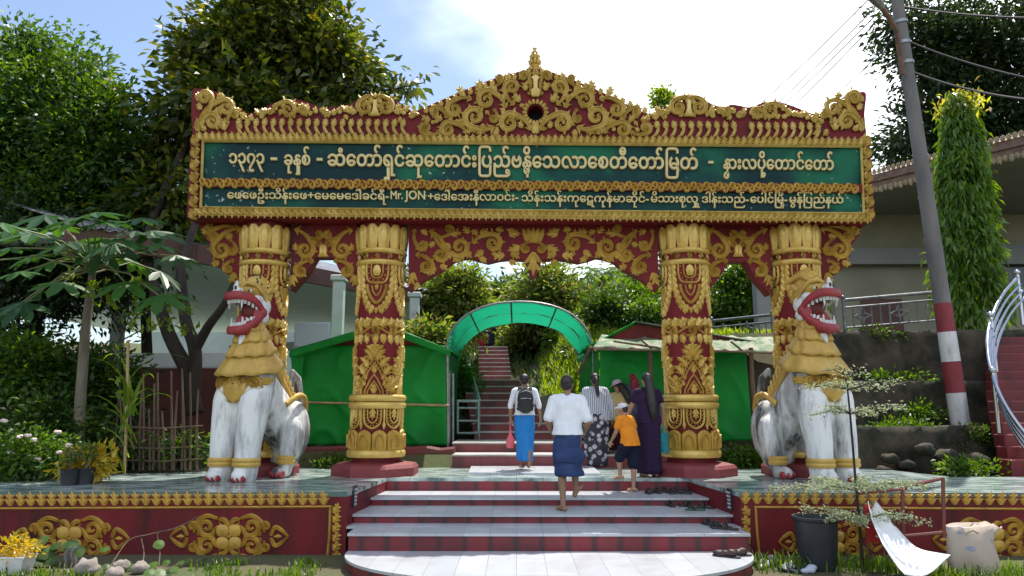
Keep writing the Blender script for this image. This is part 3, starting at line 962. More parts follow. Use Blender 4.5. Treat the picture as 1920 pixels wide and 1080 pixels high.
# divider with running scrolls
dm = MB()
dv_ = lambda u: 343 + (u-380)*.0085
stroke(dm, [(380, dv_(380)), (1616, dv_(1616))], 8.5, .02, Ps, [(-1,0),(-.95,1),(.95,1),(1,0)])
dvd = dm.build('divider_band', RED, sign, off=go)
dm = MB()
for k, u in enumerate(np.arange(384, 1606, 24.2)):
    for j in (0, 1):
        uu = u + j*12.1; s = 1 if j == 0 else -1
        v = dv_(uu)
        q = curl(uu - 9, v + s*6, 0, 34, -s*.04, -s*.33, 14)
        stroke(dm, q, [1.8, 3.2, 3.4, 2.4], .06, Ps, PROF3)
        stroke(dm, curl(uu - 6, v - s*6, s*.3, 12, 0, s*.12, 5), [1, 1.8, .5], .045, Ps, PROF3)
dm.build('divider_scrolls', GOLD, sign, smooth=True, off=go)

# ------------------------------------------------------------------ lettering
_gc = {}
def glyph(ch, bevel):
    key = (ch, bevel)
    if key in _gc: return _gc[key]
    def ev(body, bev):
        c = bpy.data.curves.new('g', 'FONT'); c.body = body; c.size = 1
        c.resolution_u = 3
        if bev: c.extrude = .03; c.bevel_depth = bev; c.bevel_resolution = 1
        o = bpy.data.objects.new('g', c); COL.objects.link(o)
        bpy.context.view_layer.update()
        dg = bpy.context.evaluated_depsgraph_get()
        me = o.evaluated_get(dg).to_mesh()
        vs = np.array([v.co[:] for v in me.vertices]).reshape(-1, 3)
        fs = [tuple(p.vertices) for p in me.polygons]
        bpy.data.objects.remove(o); bpy.data.curves.remove(c)
        return vs, fs
    v, f = ev(ch, bevel)
    a = ev(ch + '\u1001', 0)[0][:, 0].max() - .621 if ch != ' ' else .3
    _gc[key] = (v, f, float(a))
    return _gc[key]

def layout(seq, bevel):
    """seq: string, or tuples (char, dx, dy, sx, sy) for moved or scaled signs; returns verts, faces, width"""
    x = 0; V = []; Fs = []; n = 0; xmax = 0
    for it in seq:
        if isinstance(it, tuple): ch, dx, dy, sx, sy, keep = it
        else: ch, dx, dy, sx, sy, keep = it, 0, 0, 1, 1, True
        if ch == ' ': x += .3; continue
        v, f, a = glyph(ch, bevel)
        if len(v):
            vv = v.copy()
            cx_ = (v[:,0].min() + v[:,0].max())/2; cy_ = (v[:,1].min() + v[:,1].max())/2
            vv[:,0] = (v[:,0] - cx_)*sx + cx_ + x + dx
            vv[:,1] = (v[:,1] - cy_)*sy + cy_ + dy
            V.append(vv); Fs += [tuple(i + n for i in q) for q in f]; n += len(vv)
            if keep: xmax = max(xmax, vv[:,0].max())
        if keep: x += a
    return np.concatenate(V), Fs, xmax

def T(*parts):
    out_ = []
    for p in parts:
        if isinstance(p, str): out_ += list(p)
        else: out_.append(p)
    return out_
SUB = lambda ch, dx=-.30, dy=-.42, s=.62: (ch, dx - .34, dy, s, s, False)
HA = ('\u103e', .10, 0, 1, 1, False)
ATN = lambda dx=0, dy=0: ('\u103a', dx, dy, 1, 1, False)
RA = '\u103c'
L1 = [(T('၁၃၇၃'), 430, 497, 307, 33), (T('-'), 508, 521, 307, 36), (T('ခု', 'န', ('\u103e', .14, -.05, 1.1, 1.1, False), 'စ်'), 533, 583, 310, 34), (T('-'), 594, 606, 308, 36),
      (T('ဆံ', 'ေတာ', ATN(), 'ရ', ('\u103e', -.05, -.12, 1.3, 1.3, False), 'င်ဆ', ('\u102f', 0, -.05, 1, 1.1, False), 'ေတာင်း', RA, 'ပည', ('\u103a', 0, 0, 1, 1, False), ('\u1037', .12, 0, 1, 1, False), 'ဗ', 'န', SUB('ဓ'), 'ိ', 'ေသေလ'[0:0], 'ေသလာ'[0:2], 'လာ', 'ေစတီေတာ', ATN(), RA, 'မ', 'တ်'), 614, 1308, 311.5, 39),
      (T('-'), 1327, 1337, 313, 34),
      (T('န', ('\u103d', 0, -.14, 1, 1, False), 'ားလပ', 'ိ', ('\u102f', .02, 0, 1, 1, False), ('\u1037', .16, -.1, 1, 1, False), 'ေတာင်ေတာ', ATN()), 1355, 1562, 317.5, 33)]
L2 = [(T('ေဖေဖဦးသိန်းေဖ+ေမေမေဒါ', ATN(.16, .1), 'ခင်ရီ-'), 427, 730, 373, 20.5), (T('Mr.'), 732, 756, 374, 22), (T('JON'), 761, 798, 374.5, 23),
      (T('+ေဒါ', ATN(.16, .1), 'ေအးနီလာဝင်း-'), 802, 972, 376, 20.5), (T('သိန်းသန်းကုေဋကုန်မာဆိ', 'ုင်-'), 977, 1216, 378.5, 20.5),
      (T('မိသားစုလ', ('\u103e', 0, 0, 1, 1, False), ('\u1030', .2, 0, 1, 1, False), ' ', 'ဒါန်းသည်-'), 1219, 1403, 380, 20.5), (T('ေပါင်', RA, 'မိ', ('\u102f', .1, 0, 1, 1, False), ('\u1037', .22, 0, 1, 1, False), '-'), 1405, 1475, 381, 20.5),
      (T('မ', '\u103d', 'န်', RA, 'ပည်နယ်'), 1478, 1580, 381.5, 20.5)]
def inscribe(lines, bevel, hoff, m, name, slope, zs):
    for seq, u0, u1, vb, em in lines:
        mb = MB()
        v, f, wd = layout(seq, bevel)
        x0 = v[:,0].min() * 0
        k = (u1 - u0) / wd
        P = [UP(u0 + p[0]*k, vb - p[1]*em + (p[0]*k)*slope, D_S + .03) + Vector((0, -(hoff + max(0, p[2])*zs), 0)) for p in v]
        mb.add(P, f)
        mb.build(name, m, sign, off=go, smooth=False)
LETTER = mat('letter_cream_gold', (.64,.53,.25), (.54,.42,.17), scale=8, rough=.45, metal=.1)
LETTERD = mat('letter_dark_edge', (.018,.02,.02), rough=.6)
inscribe(L1, .034, .012, LETTER, 'name_inscription', .0095, .5)
inscribe(L1, .066, .0, LETTERD, 'name_inscription_edge', .0095, .08)
inscribe(L2, .030, .012, LETTER, 'donor_inscription', .0075, .5)
inscribe(L2, .062, .0, LETTERD, 'donor_inscription_edge', .0075, .08)

# ------------------------------------------------------------------ arch panels and brackets under the sign
D_P = 11.88
Pp = PLANE(D_P)
def panel_part(poly, name, fill):
    P = [UP(u, v, D_P) for u, v in poly]
    b2 = bmesh.new()
    vs_ = [b2.verts.new((p.x - go[0], D_P - go[1], p.z - go[2])) for p in P]
    f = b2.faces.new(vs_)
    ex = bmesh.ops.extrude_face_region(b2, geom=[f])
    bmesh.ops.translate(b2, vec=(0, .28, 0), verts=[e for e in ex['geom'] if isinstance(e, bmesh.types.BMVert)])
    bmesh.ops.triangulate(b2, faces=[q for q in b2.faces if len(q.verts) > 4])
    bmesh.ops.recalc_face_normals(b2, faces=b2.faces)
    me = bpy.data.meshes.new(name); b2.to_mesh(me); b2.free()
    o = link(name, me, RED, gate)
    mb = MB(); fill(mb)
    mb.build('scroll_relief', GOLD, o, smooth=True, off=go)
    return o
def pv(mb, m, s, L, M=Pp, h=.055):
    for st, c, r, d, w, lv in L:
        rich(mb, (m(st[0]), st[1]), (m(c[0]), c[1]), r, d*s, w, h, M, leaflets=lv)
def lv(mb, m, s, L, M=Pp, h=.05):
    for u, v, a, LL, W in L:
        leaf(mb, m(u), v, a if s > 0 else PI - a, LL, W, h, M, 2, .5*s)
half = [(766,545),(778,538),(795,523),(817,511),(835,500),(848,489),(862,484),(880,481),(895,486),(915,491),(935,486),(955,484),(984,486),(988,497),(994,514)]
cpoly = [(766,418)] + half + [(1000,522)] + [(2000-u, v) for u, v in half[::-1]] + [(2000-766,418)]
def centre(mb):
    for m, s in ((lambda u: u, 1), (lambda u: 2000 - u, -1)):
        pv(mb, m, s, [((812,436),(862,463),19,-1,5.6,5), ((886,456),(924,456),18,1,5.4,5), ((806,432),(826,478),14,1,5.0,3), ((780,478),(799,500),14,1,5.0,4), ((778,430),(792,460),10,-1,4.4,3),
                       ((820,444),(842,430),8,-1,4.0,2), ((996,454),(986,467),8,-1,3.6,1)])
        lv(mb, m, s, [(776,512,1.75,28,14),(955,440,-.4,22,14),(975,462,2.5,26,14),(945,478,2.9,26,13),(846,440,-.5,22,12),(900,436,-.3,20,12),(905,470,2.2,20,12),(880,436,-2.6,18,11),(812,500,1.6,18,12),(958,475,.2,20,12)])
    for k in range(-2, 3):
        stroke(mb, curl(1000 + k*5, 456, -PI/2 + k*.14, 28, 0, k*.004, 6), [3, 5, 5.4, 2], .06, Pp, PROF3)
    leaf(mb, 1000, 474, PI/2, 44, 20, .06, Pp, 2, 0)
    for u, v, a in ((838,456,1.0),(848,478,2.6),(885,432,.4),(900,484,.2),(940,452,2.2),(965,432,2.9),(790,432,.3),(815,455,2.4),(872,476,.1),(930,430,-.2),(955,490,.1),(783,545-15,1.6),(826,498,.2),(852,486,.0)):
        for m, s in ((lambda u: u, 1), (lambda u: 2000 - u, -1)):
            leaf(mb, m(u), v, a if s > 0 else PI - a, 16, 10, .04, Pp, 2, .6*s)
panel_part(cpoly, 'arch_panel', centre)
def small(cx, ww):
    def f(mb):
        for s in (1, -1):
            m = (lambda u, s=s: cx + s*(u - 607)*ww)
            pv(mb, m, s, [((553,430),(572,468),18,1,5.4,5), ((588,490),(564,508),12,-1,4.8,3), ((575,440),(598,440),8,-1,3.8,2), ((588,450),(598,458),5,1,3,0)])
            lv(mb, m, s, [(552,516,1.75,26,13),(556,470,-2.0,16,10),(586,452,.3,16,10)])
        plate(mb, [(cx-10,482),(cx+10,482),(cx+7,476),(cx+7,464),(cx+4,459),(cx-4,459),(cx-7,464),(cx-7,476)], .06, Pp)
        leaf(mb, cx, 478, -PI/2, 20, 16, .075, Pp, 2, 0)
    return f
h2 = [(545,545),(555,533),(567,520),(578,506),(585,492),(591,482)]
panel_part([(545,418)] + h2 + [(1214-u, v) for u, v in h2[::-1]] + [(669,418)], 'arch_panel', small(607, 1))
h3 = [(u*1.0 + 776, v + 8) for u, v in h2]
panel_part([(1321,420)] + h3 + [(2766-u, v) for u, v in h3[::-1]] + [(1446,420)], 'arch_panel', small(1383, 1.0))
def brk(m, s):
    def f(mb):
        pv(mb, m, s, [((452,428),(416,468),19,-1,5.6,5), ((446,428),(402,442),11,-1,4.6,3), ((430,450),(436,470),9,1,4,1), ((440,490),(428,504),9,-1,4,3)])
        lv(mb, m, s, [(440,512,1.75,24,12),(400,432,-2.6,22,12),(388,440,-2.2,18,11),(410,490,2.4,18,11),(436,440,2.6,18,11)])
    return f
lp = [(372,418),(455,418),(455,548),(444,536),(430,518),(416,507),(402,492),(395,474),(392,457),(380,440)]
panel_part(lp[::-1], 'bracket', brk(lambda u: u, 1))
panel_part([(1990-u, v+2) for u, v in lp], 'bracket', brk(lambda u: 1990-u, -1))

# ------------------------------------------------------------------ columns
zf = lambda v: UP(968, v, 11.55).z - FLOOR
def cyl(Rr):
    return lambda s, z, h: Vector(((Rr + h)*math.sin(s/Rr), -(Rr + h)*math.cos(s/Rr), z))
RS = .405
colm = MB()
colm.lathe([(RS + .03, .2), (RS + .03, zf(745)), (RS, zf(742)), (RS + .005, zf(560)), (RS + .02, zf(418)), (RS + .02, zf(412) + .05)], 40)
PINKRED = stained('sunned_red_paint', (.24,.03,.035), (.12,.02,.022), scale=1.2, thr=.62, rough=.5)
column = colm.build('column', RED, gate, smooth=True)
# pedestal
pd = MB()
pd.lathe([(.80, .0), (.80, .12), (.75, .17), (.50, .20)], 8, a0=PI/8)
pd.build('pedestal', mat('pedestal_red', (.21,.03,.035), (.15,.025,.028), scale=3, rough=.65, bump=.2), column)
# base ring and lower drum petals
br = MB()
br.lathe([(.46, zf(861)), (.52, zf(859)), (.535, zf(853)), (.52, zf(847)), (.47, zf(844))], 40)
br.build('base_ring', GOLD, column, smooth=True)
pt = MB()
Rd = .455
Md = cyl(Rd)
NPt = 11
for k in range(NPt):
    s0 = 2*PI*Rd*(k + .5)/NPt
    wv = 2*PI*Rd/NPt*.47
    za, zt = zf(845), zf(806)
    plate(pt, [(s0-wv, za), (s0+wv, za), (s0+wv, zt-.07), (s0+wv*.6, zt-.025), (s0, zt), (s0-wv*.6, zt-.025), (s0-wv, zt-.07)], .055, Md, .86)
    stroke(pt, catmull([(s0-wv*.5, za+.03), (s0-wv*.5, za+.15), (s0-wv*.28, za+.215), (s0, za+.235), (s0+wv*.28, za+.215), (s0+wv*.5, za+.15), (s0+wv*.5, za+.03)], 3), .014, .085, Md, PROF3)
pt.build('lotus_petals', GOLDY, column, smooth=True)
# U shaped medallions
um = MB()
NU = 7
for k in range(NU):
    s0 = 2*PI*Rd*k/NU
    zt, zb_ = zf(767), zf(806)
    def U(wd, zlow): return catmull([(s0-wd, zt), (s0-wd, zt-(zt-zlow)*.45), (s0-wd*.78, zt-(zt-zlow)*.8), (s0, zlow), (s0+wd*.78, zt-(zt-zlow)*.8), (s0+wd, zt-(zt-zlow)*.45), (s0+wd, zt)], 4)
    stroke(um, U(.155, zb_+.02), .018, .03, Md, PROF3)
    stroke(um, U(.088, zb_+.10), .014, .03, Md, PROF3)
    for p in U(.122, zb_+.06)[1::2]:
        stroke(um, [(p[0]-.008, p[1]), (p[0]+.008, p[1])], [.010, .010], .028, Md, PROF3)
    leaf(um, s0, zt, -PI/2, .17, .1, .035, Md, 2, 0)
    s1 = s0 + PI*Rd/NU
    plate(um, [(s1-.014, zt), (s1+.014, zt), (s1+.012, zb_+.12), (s1+.03, zb_+.07), (s1, zb_), (s1-.03, zb_+.07), (s1-.012, zb_+.12)], .03, Md)
um.build('pendant_relief', GOLD, column, smooth=True)
rg = MB()
for v in (746, 760):
    z = zf(v)
    rg.lathe([(.45, z-.055), (.50, z-.05), (.525, z-.015), (.525, z+.02), (.50, z+.05), (.45, z+.055)], 40)
rg.build('collar_ring', GOLD, column, smooth=True)
# flame arch on the shaft
Ms = cyl(RS + .004)
fa = MB()
NA = 4
for k in range(NA):
    s0 = 2*PI*RS*k/NA
    z0, z1 = zf(738), zf(668)
    H = z1 - z0
    def arch(wd, hh): return catmull([(s0-wd, z0), (s0-wd*.95, z0+hh*.22), (s0-wd*.62, z0+hh*.52), (s0-wd*.42, z0+hh*.72), (s0-wd*.14, z0+hh*.9), (s0, z0+hh), (s0+wd*.14, z0+hh*.9), (s0+wd*.42, z0+hh*.72), (s0+wd*.62, z0+hh*.52), (s0+wd*.95, z0+hh*.22), (s0+wd, z0)], 4)
    stroke(fa, arch(.30, H), .014, .04, Ms, PROF3)
    stroke(fa, arch(.245, H*.84), .014, .04, Ms, PROF3)
    for p in arch(.272, H*.92)[1::2]:
        stroke(fa, [(p[0]-.009, p[1]), (p[0]+.009, p[1])], [.011, .011], .04, Ms, PROF3)
    stroke(fa, arch(.165, H*.52), .014, .04, Ms, PROF3)
    stroke(fa, arch(.115, H*.34), .011, .04, Ms, PROF3)
    leaf(fa, s0, z0+.01, PI/2, .17, .11, .045, Ms, 2, 0)
    leaf(fa, s0, z0+H*.56, PI/2, .15, .09, .045, Ms, 2, 0)
    for sg in (-1, 1):
        for t in (.18, .42):
            leaf(fa, s0 + sg*.19*(1-t*.6), z0 + H*(.1+t*.7), PI/2 - sg*.6, .11, .07, .04, Ms, 1, 0)
        for t in (.02, .2, .4, .6, .8, .95):
            a = arch(.31, H*1.02); p = a[int(len(a)/2 + sg*(1-t)*(len(a)/2-1))]
            leaf(fa, p[0], p[1], PI/2 - sg*(.5 - .35*t), .20 + .05*t, .12, .07, Ms, 2, -sg*.8)
    leaf(fa, s0, z0+H*1.0, PI/2, .26, .15, .07, Ms, 2, 0)
fa.build('flame_arch_relief', GOLD, column, smooth=True)
# triple band
tb = MB()
wv_ = [(2*PI*RS*i/160, zf(618) + .055*math.cos(2*PI*i/160*4)) for i in range(161)]
stroke(tb, wv_, .017, .05, Ms, PROF3)
for k in range(18):
    s0 = 2*PI*RS*k/18
    leaf(tb, s0 - .04, zf(610), PI/2 - .45, .19, .17, .05, Ms, 2, -.7)
    leaf(tb, s0, zf(626), -PI/2, .15, .17, .05, Ms, 2, .2)
for k in range(8):
    s0 = 2*PI*RS*k/8; sg = 1 if k % 2 else -1
    zc_ = zf(618)
    rich(tb, (s0 - .17, zc_ + sg*.05), (s0, zc_), .078, -sg, .026, .055, Ms, leaflets=2, inner=False)
tb.build('leaf_band', GOLD, column, smooth=True)
# shield pendant and garland
sh = MB()
for k in range(4):
    s0 = 2*PI*RS*k/4
    zt, zm, zl = zf(493), zf(530), zf(562)
    def U2(wd, zlow): return catmull([(s0-wd, zt), (s0-wd, zt-(zt-zlow)*.55), (s0-wd*.72, zlow+.02), (s0, zlow), (s0+wd*.72, zlow+.02), (s0+wd, zt-(zt-zlow)*.55), (s0+wd, zt)], 4)
    stroke(sh, U2(.20, zf(528)), .020, .045, Ms, PROF3)
    stroke(sh, U2(.105, zf(519)), .015, .045, Ms, PROF3)
    for p in U2(.152, zf(523.5))[1::3]:
        stroke(sh, [(p[0]-.012, p[1]), (p[0]+.012, p[1])], [.014, .014], .04, Ms, PROF3)
    plate(sh, [(s0-.05, zf(515)), (s0+.05, zf(515)), (s0+.07, zf(505)), (s0+.045, zf(497)), (s0, zf(494)), (s0-.045, zf(497)), (s0-.07, zf(505))], .05, Ms, .7)
    sc2 = catmull([(s0-.17, zf(531)), (s0-.165, zf(540)), (s0-.10, zf(556)), (s0, zf(566)), (s0+.10, zf(556)), (s0+.165, zf(540)), (s0+.17, zf(531))], 4)
    stroke(sh, sc2, .024, .045, Ms)
    sc3 = catmull([(s0-.09, zf(533)), (s0-.06, zf(545)), (s0, zf(552)), (s0+.06, zf(545)), (s0+.09, zf(533))], 4)
    stroke(sh, sc3, .013, .045, Ms, PROF3)
    leaf(sh, s0, zf(532), -PI/2, .09, .1, .045, Ms, 2, 0)
    for sg in (-1, 1):
        gl = [(.285, 497), (.285, 509), (.278, 521), (.262, 533), (.235, 545), (.20, 556), (.15, 566), (.08, 574)]
        for dx, v in gl:
            leaf(sh, s0 + sg*dx, zf(v)+.03, -PI/2 + sg*.25, .15, .15, .05, Ms, 2, 0)
    leaf(sh, s0, zf(575), -PI/2, .10, .09, .045, Ms, 2, 0)
sh.build('shield_relief', GOLD, column, smooth=True)
ur = MB()
for v, rr in ((488, .475), (466, .48)):
    z = zf(v)
    ur.lathe([(.42, z-.045), (rr-.02, z-.04), (rr, z-.01), (rr, z+.015), (rr-.02, z+.04), (.42, z+.045)], 40)
ur.build('neck_ring', GOLD, column, smooth=True)
nb_ = MB()
Mn = cyl(RS + .02)
for k in range(12):
    s0 = 2*PI*(RS+.02)*k/12; sg = 1 if k % 2 else -1
    rich(nb_, (s0 - .12, zf(477) + sg*.035), (s0, zf(477)), .042, -sg, .014, .04, Mn, leaflets=2, inner=False)
nb_.build('neck_scroll', GOLDP, column, smooth=True)
cp = MB()
NC = 12
for k in range(NC):
    a = 2*PI*(k + .5)/NC
    za, zt = zf(463), zf(417)
    for j, (dr, hw, zz) in enumerate(((.0, .135, zt), (.035, .075, zt - .05))):
        rows = []
        for i in range(7):
            t = i/6
            z = za + (zz - za)*t
            rr = .415 + dr*.7 + .022*math.sin(PI*t*.75) + .018*t
            wv = hw*(.78 + .42*t - .15*t*t)*.97 if t < .82 else hw*(1.0 - .52*((t-.82)/.18))
            row = []
            for q in (-1, -.6, 0, .6, 1):
                aa = a + q*wv/.48
                r2 = rr + (.03*(1 - q*q))
                row.append((r2*math.sin(aa), -r2*math.cos(aa), z))
            for q in (1, -1):
                aa = a + q*wv/.48
                row.append(((rr-.06)*math.sin(aa), -(rr-.06)*math.cos(aa), z))
            rows.append(row)
        cp.rings([[Vector(p) for p in r_] for r_ in rows])
cp.build('capital_petals', GOLD, column, smooth=True)
cols_x = [UP(u, 870, 12).x for u in (477, 704.5, 1297, 1513)]
cz = 0
for i, x in enumerate(cols_x):
    if i == 0: c = column
    else:
        c = column.copy(); COL.objects.link(c); c.parent = gate
        for ch in column.children:
            d = ch.copy(); COL.objects.link(d); d.parent = c
    c.location = (x - GATE_X, 0, 0); c.scale = (.87, .87, 1)
# ------------------------------------------------------------------ one-surface sculpting
def capsule(mb, p0, p1, r0, r1, n=14, sq=1.0):
    p0, p1 = Vector(p0), Vector(p1)
    d = p1 - p0; L = d.length
    if L < 1e-6: d = Vector((0,0,1)); L = 1e-6
    q = d.to_track_quat('Z', 'Y').to_matrix()
    rs = []
    for i in range(5):
        a = -PI/2*(1 - i/4) ; 
        rs.append([p0 + q @ Vector((max(.02,math.cos(a))*r0*math.cos(2*PI*k/n), max(.02,math.cos(a))*r0*sq*math.sin(2*PI*k/n), r0*math.sin(a))) for k in range(n)])
    for i in range(5):
        a = PI/2*i/4
        rs.append([p0 + q @ Vector((max(.02,math.cos(a))*r1*math.cos(2*PI*k/n), max(.02,math.cos(a))*r1*sq*math.sin(2*PI*k/n), L + r1*math.sin(a))) for k in range(n)])
    mb.rings(rs)
def chain(mb, pts, rad, n=12):
    for i in range(len(pts)-1): capsule(mb, pts[i], pts[i+1], rad[i], rad[i+1], n)
def sculpt(mb, name, m, parent, voxel=.02, smooth=4):
    me = bpy.data.meshes.new('tmp'); me.from_pydata(mb.v, [], mb.f); me.update()
    o = bpy.data.objects.new('tmp', me); COL.objects.link(o)
    r = o.modifiers.new('r', 'REMESH'); r.mode = 'VOXEL'; r.voxel_size = voxel
    if smooth:
        s = o.modifiers.new('s', 'SMOOTH'); s.iterations = smooth; s.factor = .5
    dg = bpy.context.evaluated_depsgraph_get(); dg.update()
    ne = bpy.data.meshes.new_from_object(o.evaluated_get(dg))
    ne.name = name
    bpy.data.objects.remove(o); bpy.data.meshes.remove(me)
    ne.polygons.foreach_set('use_smooth', [True]*len(ne.polygons))
    ne.materials.clear()
    return link(name, ne, m, parent)

LIPRED = mat('lip_red_paint', (.33,.025,.03), (.24,.02,.025), scale=9, rough=.4, bump=.15)
MOUTH = mat('mouth_dark_red', (.20,.02,.018), (.10,.012,.012), scale=5, rough=.6)
TOOTH = mat('tooth_white', (.70,.70,.68), (.5,.5,.48), scale=14, rough=.5)
BLK = mat('painted_black', (.015,.015,.018), rough=.5)
LGOLD = mat('lion_gold_paint', (.56,.36,.075), (.42,.25,.05), scale=4, rough=.5, metal=.08, bump=.5, bscale=22)
LGREY = stained('lion_grey_stain', (.55,.55,.54), (.10,.10,.105), extra=(.30,.30,.30), scale=3.2, thr=.46, rough=.7)

LIONW = WHITEW.copy(); LIONW.name = 'lion_weathered_white'
n_, l_ = LIONW.node_tree.nodes, LIONW.node_tree.links
lk = [k for k in l_ if k.to_node.type == 'VALTORGB' and len(k.to_node.color_ramp.elements) == 3][0]
src_, dst_ = lk.from_socket, lk.to_socket
l_.remove(lk)
sx_ = n_.new('ShaderNodeSeparateXYZ'); ma_ = n_.new('ShaderNodeMath'); ma_.operation = 'MULTIPLY_ADD'; ma_.inputs[1].default_value = .07
tcn = [q for q in n_ if q.type == 'TEX_COORD'][0]
l_.new(tcn.outputs['Object'], sx_.inputs[0]); l_.new(sx_.outputs['Y'], ma_.inputs[0]); ad_ = n_.new('ShaderNodeMath'); ad_.operation = 'ADD'; ad_.inputs[1].default_value = .045; l_.new(src_, ad_.inputs[0]); l_.new(ad_.outputs[0], ma_.inputs[2]); l_.new(ma_.outputs[0], dst_)

def lion(loc, yaw, sx, label, headyaw=0, scale=1.0):
    root = thing('guardian_lion', label, 'statue', loc, yaw, 'guardian lion statues before the gate')
    root.scale = (scale*.80, scale*.80, scale)
    X = lambda x: sx*x
    def P(x, y, z): return (sx*x, y, z)
    b = MB()
    # front legs, chest, neck, torso, haunches
    for s in (-1, 1):
        chain(b, [P(s*.235,-.62,.10), P(s*.235,-.60,.5), P(s*.24,-.50,1.0), P(s*.20,-.34,1.35)], [.185,.215,.27,.27])
        b.sphere(P(s*.235,-.70,.085), (.165,.21,.10))
        b.sphere(P(s*.27,.62,.62), (.22,.40,.42))
        chain(b, [P(s*.36,.42,.62), P(s*.38,.30,.34), P(s*.37,.26,.1)], [.22,.15,.115])
        b.sphere(P(s*.37,.13,.075), (.125,.20,.09))
    b.sphere(P(0,-.40,1.22), (.43,.33,.40)); b.sphere(P(0,-.30,1.45), (.36,.3,.28))
    chain(b, [P(0,-.28,1.25), P(0,.3,.92), P(0,.72,.55)], [.37,.35,.34])
    chain(b, [P(0,-.30,1.5), P(0,-.32,2.1)], [.28,.15])
    b.sphere(P(0,.72,.35), (.34,.28,.32))
    b.tube([P(.0,.78,.5), P(.1,.98,.62), P(.12,1.02,1.0), P(.1,.93,1.35), P(.08,.76,1.45), P(.06,.70,1.32)], [.09,.085,.075,.07,.06,.02], 10)
    body = sculpt(b, 'body', LIONW, root, .026, 5)
    # gold: layered mane skirts
    def skirt(rt, rb, zt, zb_, dip, yoff, nfold, ph, name):
        k = MB(); rs = []
        N = 72
        for i in range(8):
            t = i/7
            row = []
            for j in range(N):
                a = 2*PI*j/N
                fr_ = max(0, math.cos(a + PI/2))   # 1 towards the front
                f = .5 + .5*math.sin(nfold*a + ph)
                rr = rt + (rb-rt)*(t**1.25) + .032*t*f
                z = zt + .035*math.sin(PI*t) + (zb_-zt)*t - dip*t*t*(.5 - .5*math.sin(a)*1.0) + .02*t*f + .07*t*max(0, math.sin(a))
                row.append(Vector(P(rr*math.cos(a), yoff - .06*t + rr*.92*math.sin(a), z)))
            rs.append(row)
        last = [Vector((p.x*.93, p.y*.93 - .01, p.z - .005)) for p in rs[-1]]
        rs.append(last)
        k.rings(rs, cap0=True, cap1=False)
        return k.build(name, LGOLD, root, smooth=2)
    skirt(.28, .56, 1.72, 1.46, .13, -.27, 9, 0, 'mane_tier')
    skirt(.22, .40, 1.90, 1.66, .08, -.29, 11, 1, 'mane_tier')
    skirt(.19, .29, 2.02, 1.83, .05, -.30, 12, 2, 'mane_tier')
    skirt(.16, .215, 2.12, 1.97, .04, -.31, 12, .5, 'mane_tier')
    # rim beads of the tiers
    # beard
    bd = MB()
    bd.tube([P(0,-.50,2.12), P(0,-.53,1.98), P(0,-.58,1.90)], [.05,.065,.02], 8)
    bd.tube([P(0,-.50,1.93), P(.0,-.60,1.84), P(0,-.66,1.76)], [.03,.06,.015], 8)
    bd.sphere(P(0,-.55,1.92), (.085,.04,.02))
    bd.build('beard', TOOTH, root, smooth=True)
    # chest ornament wrapped on the chest
    def CM(u, v, h):
        # u sideways, v up, relative to ornament centre; follow the chest surface
        x = u*1.22; z = 1.17 + v*.85
        y = -.40 - .325*math.sqrt(max(.02, 1 - (x/.52)**2 - ((z-1.22)/.75)**2)) + .015
        return Vector(P(x, y - h, z))
    oc = MB()
    plate(oc, [(-.19,.10),(-.10,.15),(-.05,.22),(0,.24),(.05,.22),(.10,.15),(.19,.10),(.17,-.02),(.10,-.14),(0,-.20),(-.10,-.14),(-.17,-.02)], .07, CM, .8)
    for s in (-1, 1):
        rich(oc, (s*.10, .0), (s*.27, .10), .085, -s, .035, .08, CM, leaflets=3)
        rich(oc, (s*.02, .12), (s*.10, .13), .06, -s, .03, .085, CM, leaflets=1)
        stroke(oc, catmull([(s*.04,-.18), (s*.16,-.10), (s*.28,.0), (s*.36,.05)], 4), [.03,.05,.05,.02], .06, CM)
        leaf(oc, s*.33, .08, math.pi/2 - s*.6, .16, .10, .06, CM, 2, -s*.5)
    stroke(oc, [(-.03,.1), (0,.1), (.03,.1)], [.02,.045,.02], .11, CM, PROF3)
    oc.build('chest_ornament', LGOLD, root, smooth=True)
    # anklets, trailing bands along the legs
    an = MB()
    for s in (-1, 1):
        for (cx, cy, z, r) in ((s*.235,-.615,.245,.212), (s*.37,.255,.235,.15)):
            k = MB()
            k.lathe([(r-.03,z-.06),(r,z-.055),(r+.014,z-.02),(r,z+.0),(r+.014,z+.03),(r-.005,z+.055),(r-.04,z+.06)], 24, (X(cx), cy))
            k.build('anklet', LGOLD, root, smooth=True)
        k = MB()
        base = catmull([(s*.34,-.44,1.22), (s*.40,-.40,.95), (s*.375,-.47,.6), (s*.33,-.51,.30)], 8)
        for i, p in enumerate(base[:-1]):
            w = .035 + .012*(i % 2)
            k.sphere(P(p[0], p[1], p[2]), (w*.8, w, .055), 8, 6)
        k.tube([P(*p) for p in base], .028, 6)
        k.build('leg_fringe', LGOLD, root, smooth=True)
        for (cx, cy, nn) in ((s*.235,-.86,4), (s*.37,-.03,4)):
            k = MB()
            for j in range(nn):
                dx = (j - (nn-1)/2)*.066
                k.sphere(P(cx + dx, cy + abs(dx)*.45 + .015, .055), (.034,.07,.05), 8, 6)
            k.build('toes', LIPRED, root, smooth=True)
    # saddle flame along the back
    fl = MB()
    for i in range(9):
        t = i/8
        y = -.02 + .62*t; z = 1.62 - .62*t
        for s in (-1, 1):
            fl.tube([P(s*.10,y,z-.1), P(s*.17,y+.09,z+.0), P(s*.15,y+.15,z+.13), P(s*.10,y+.09,z+.17)], [.05,.055,.04,.012], 7)
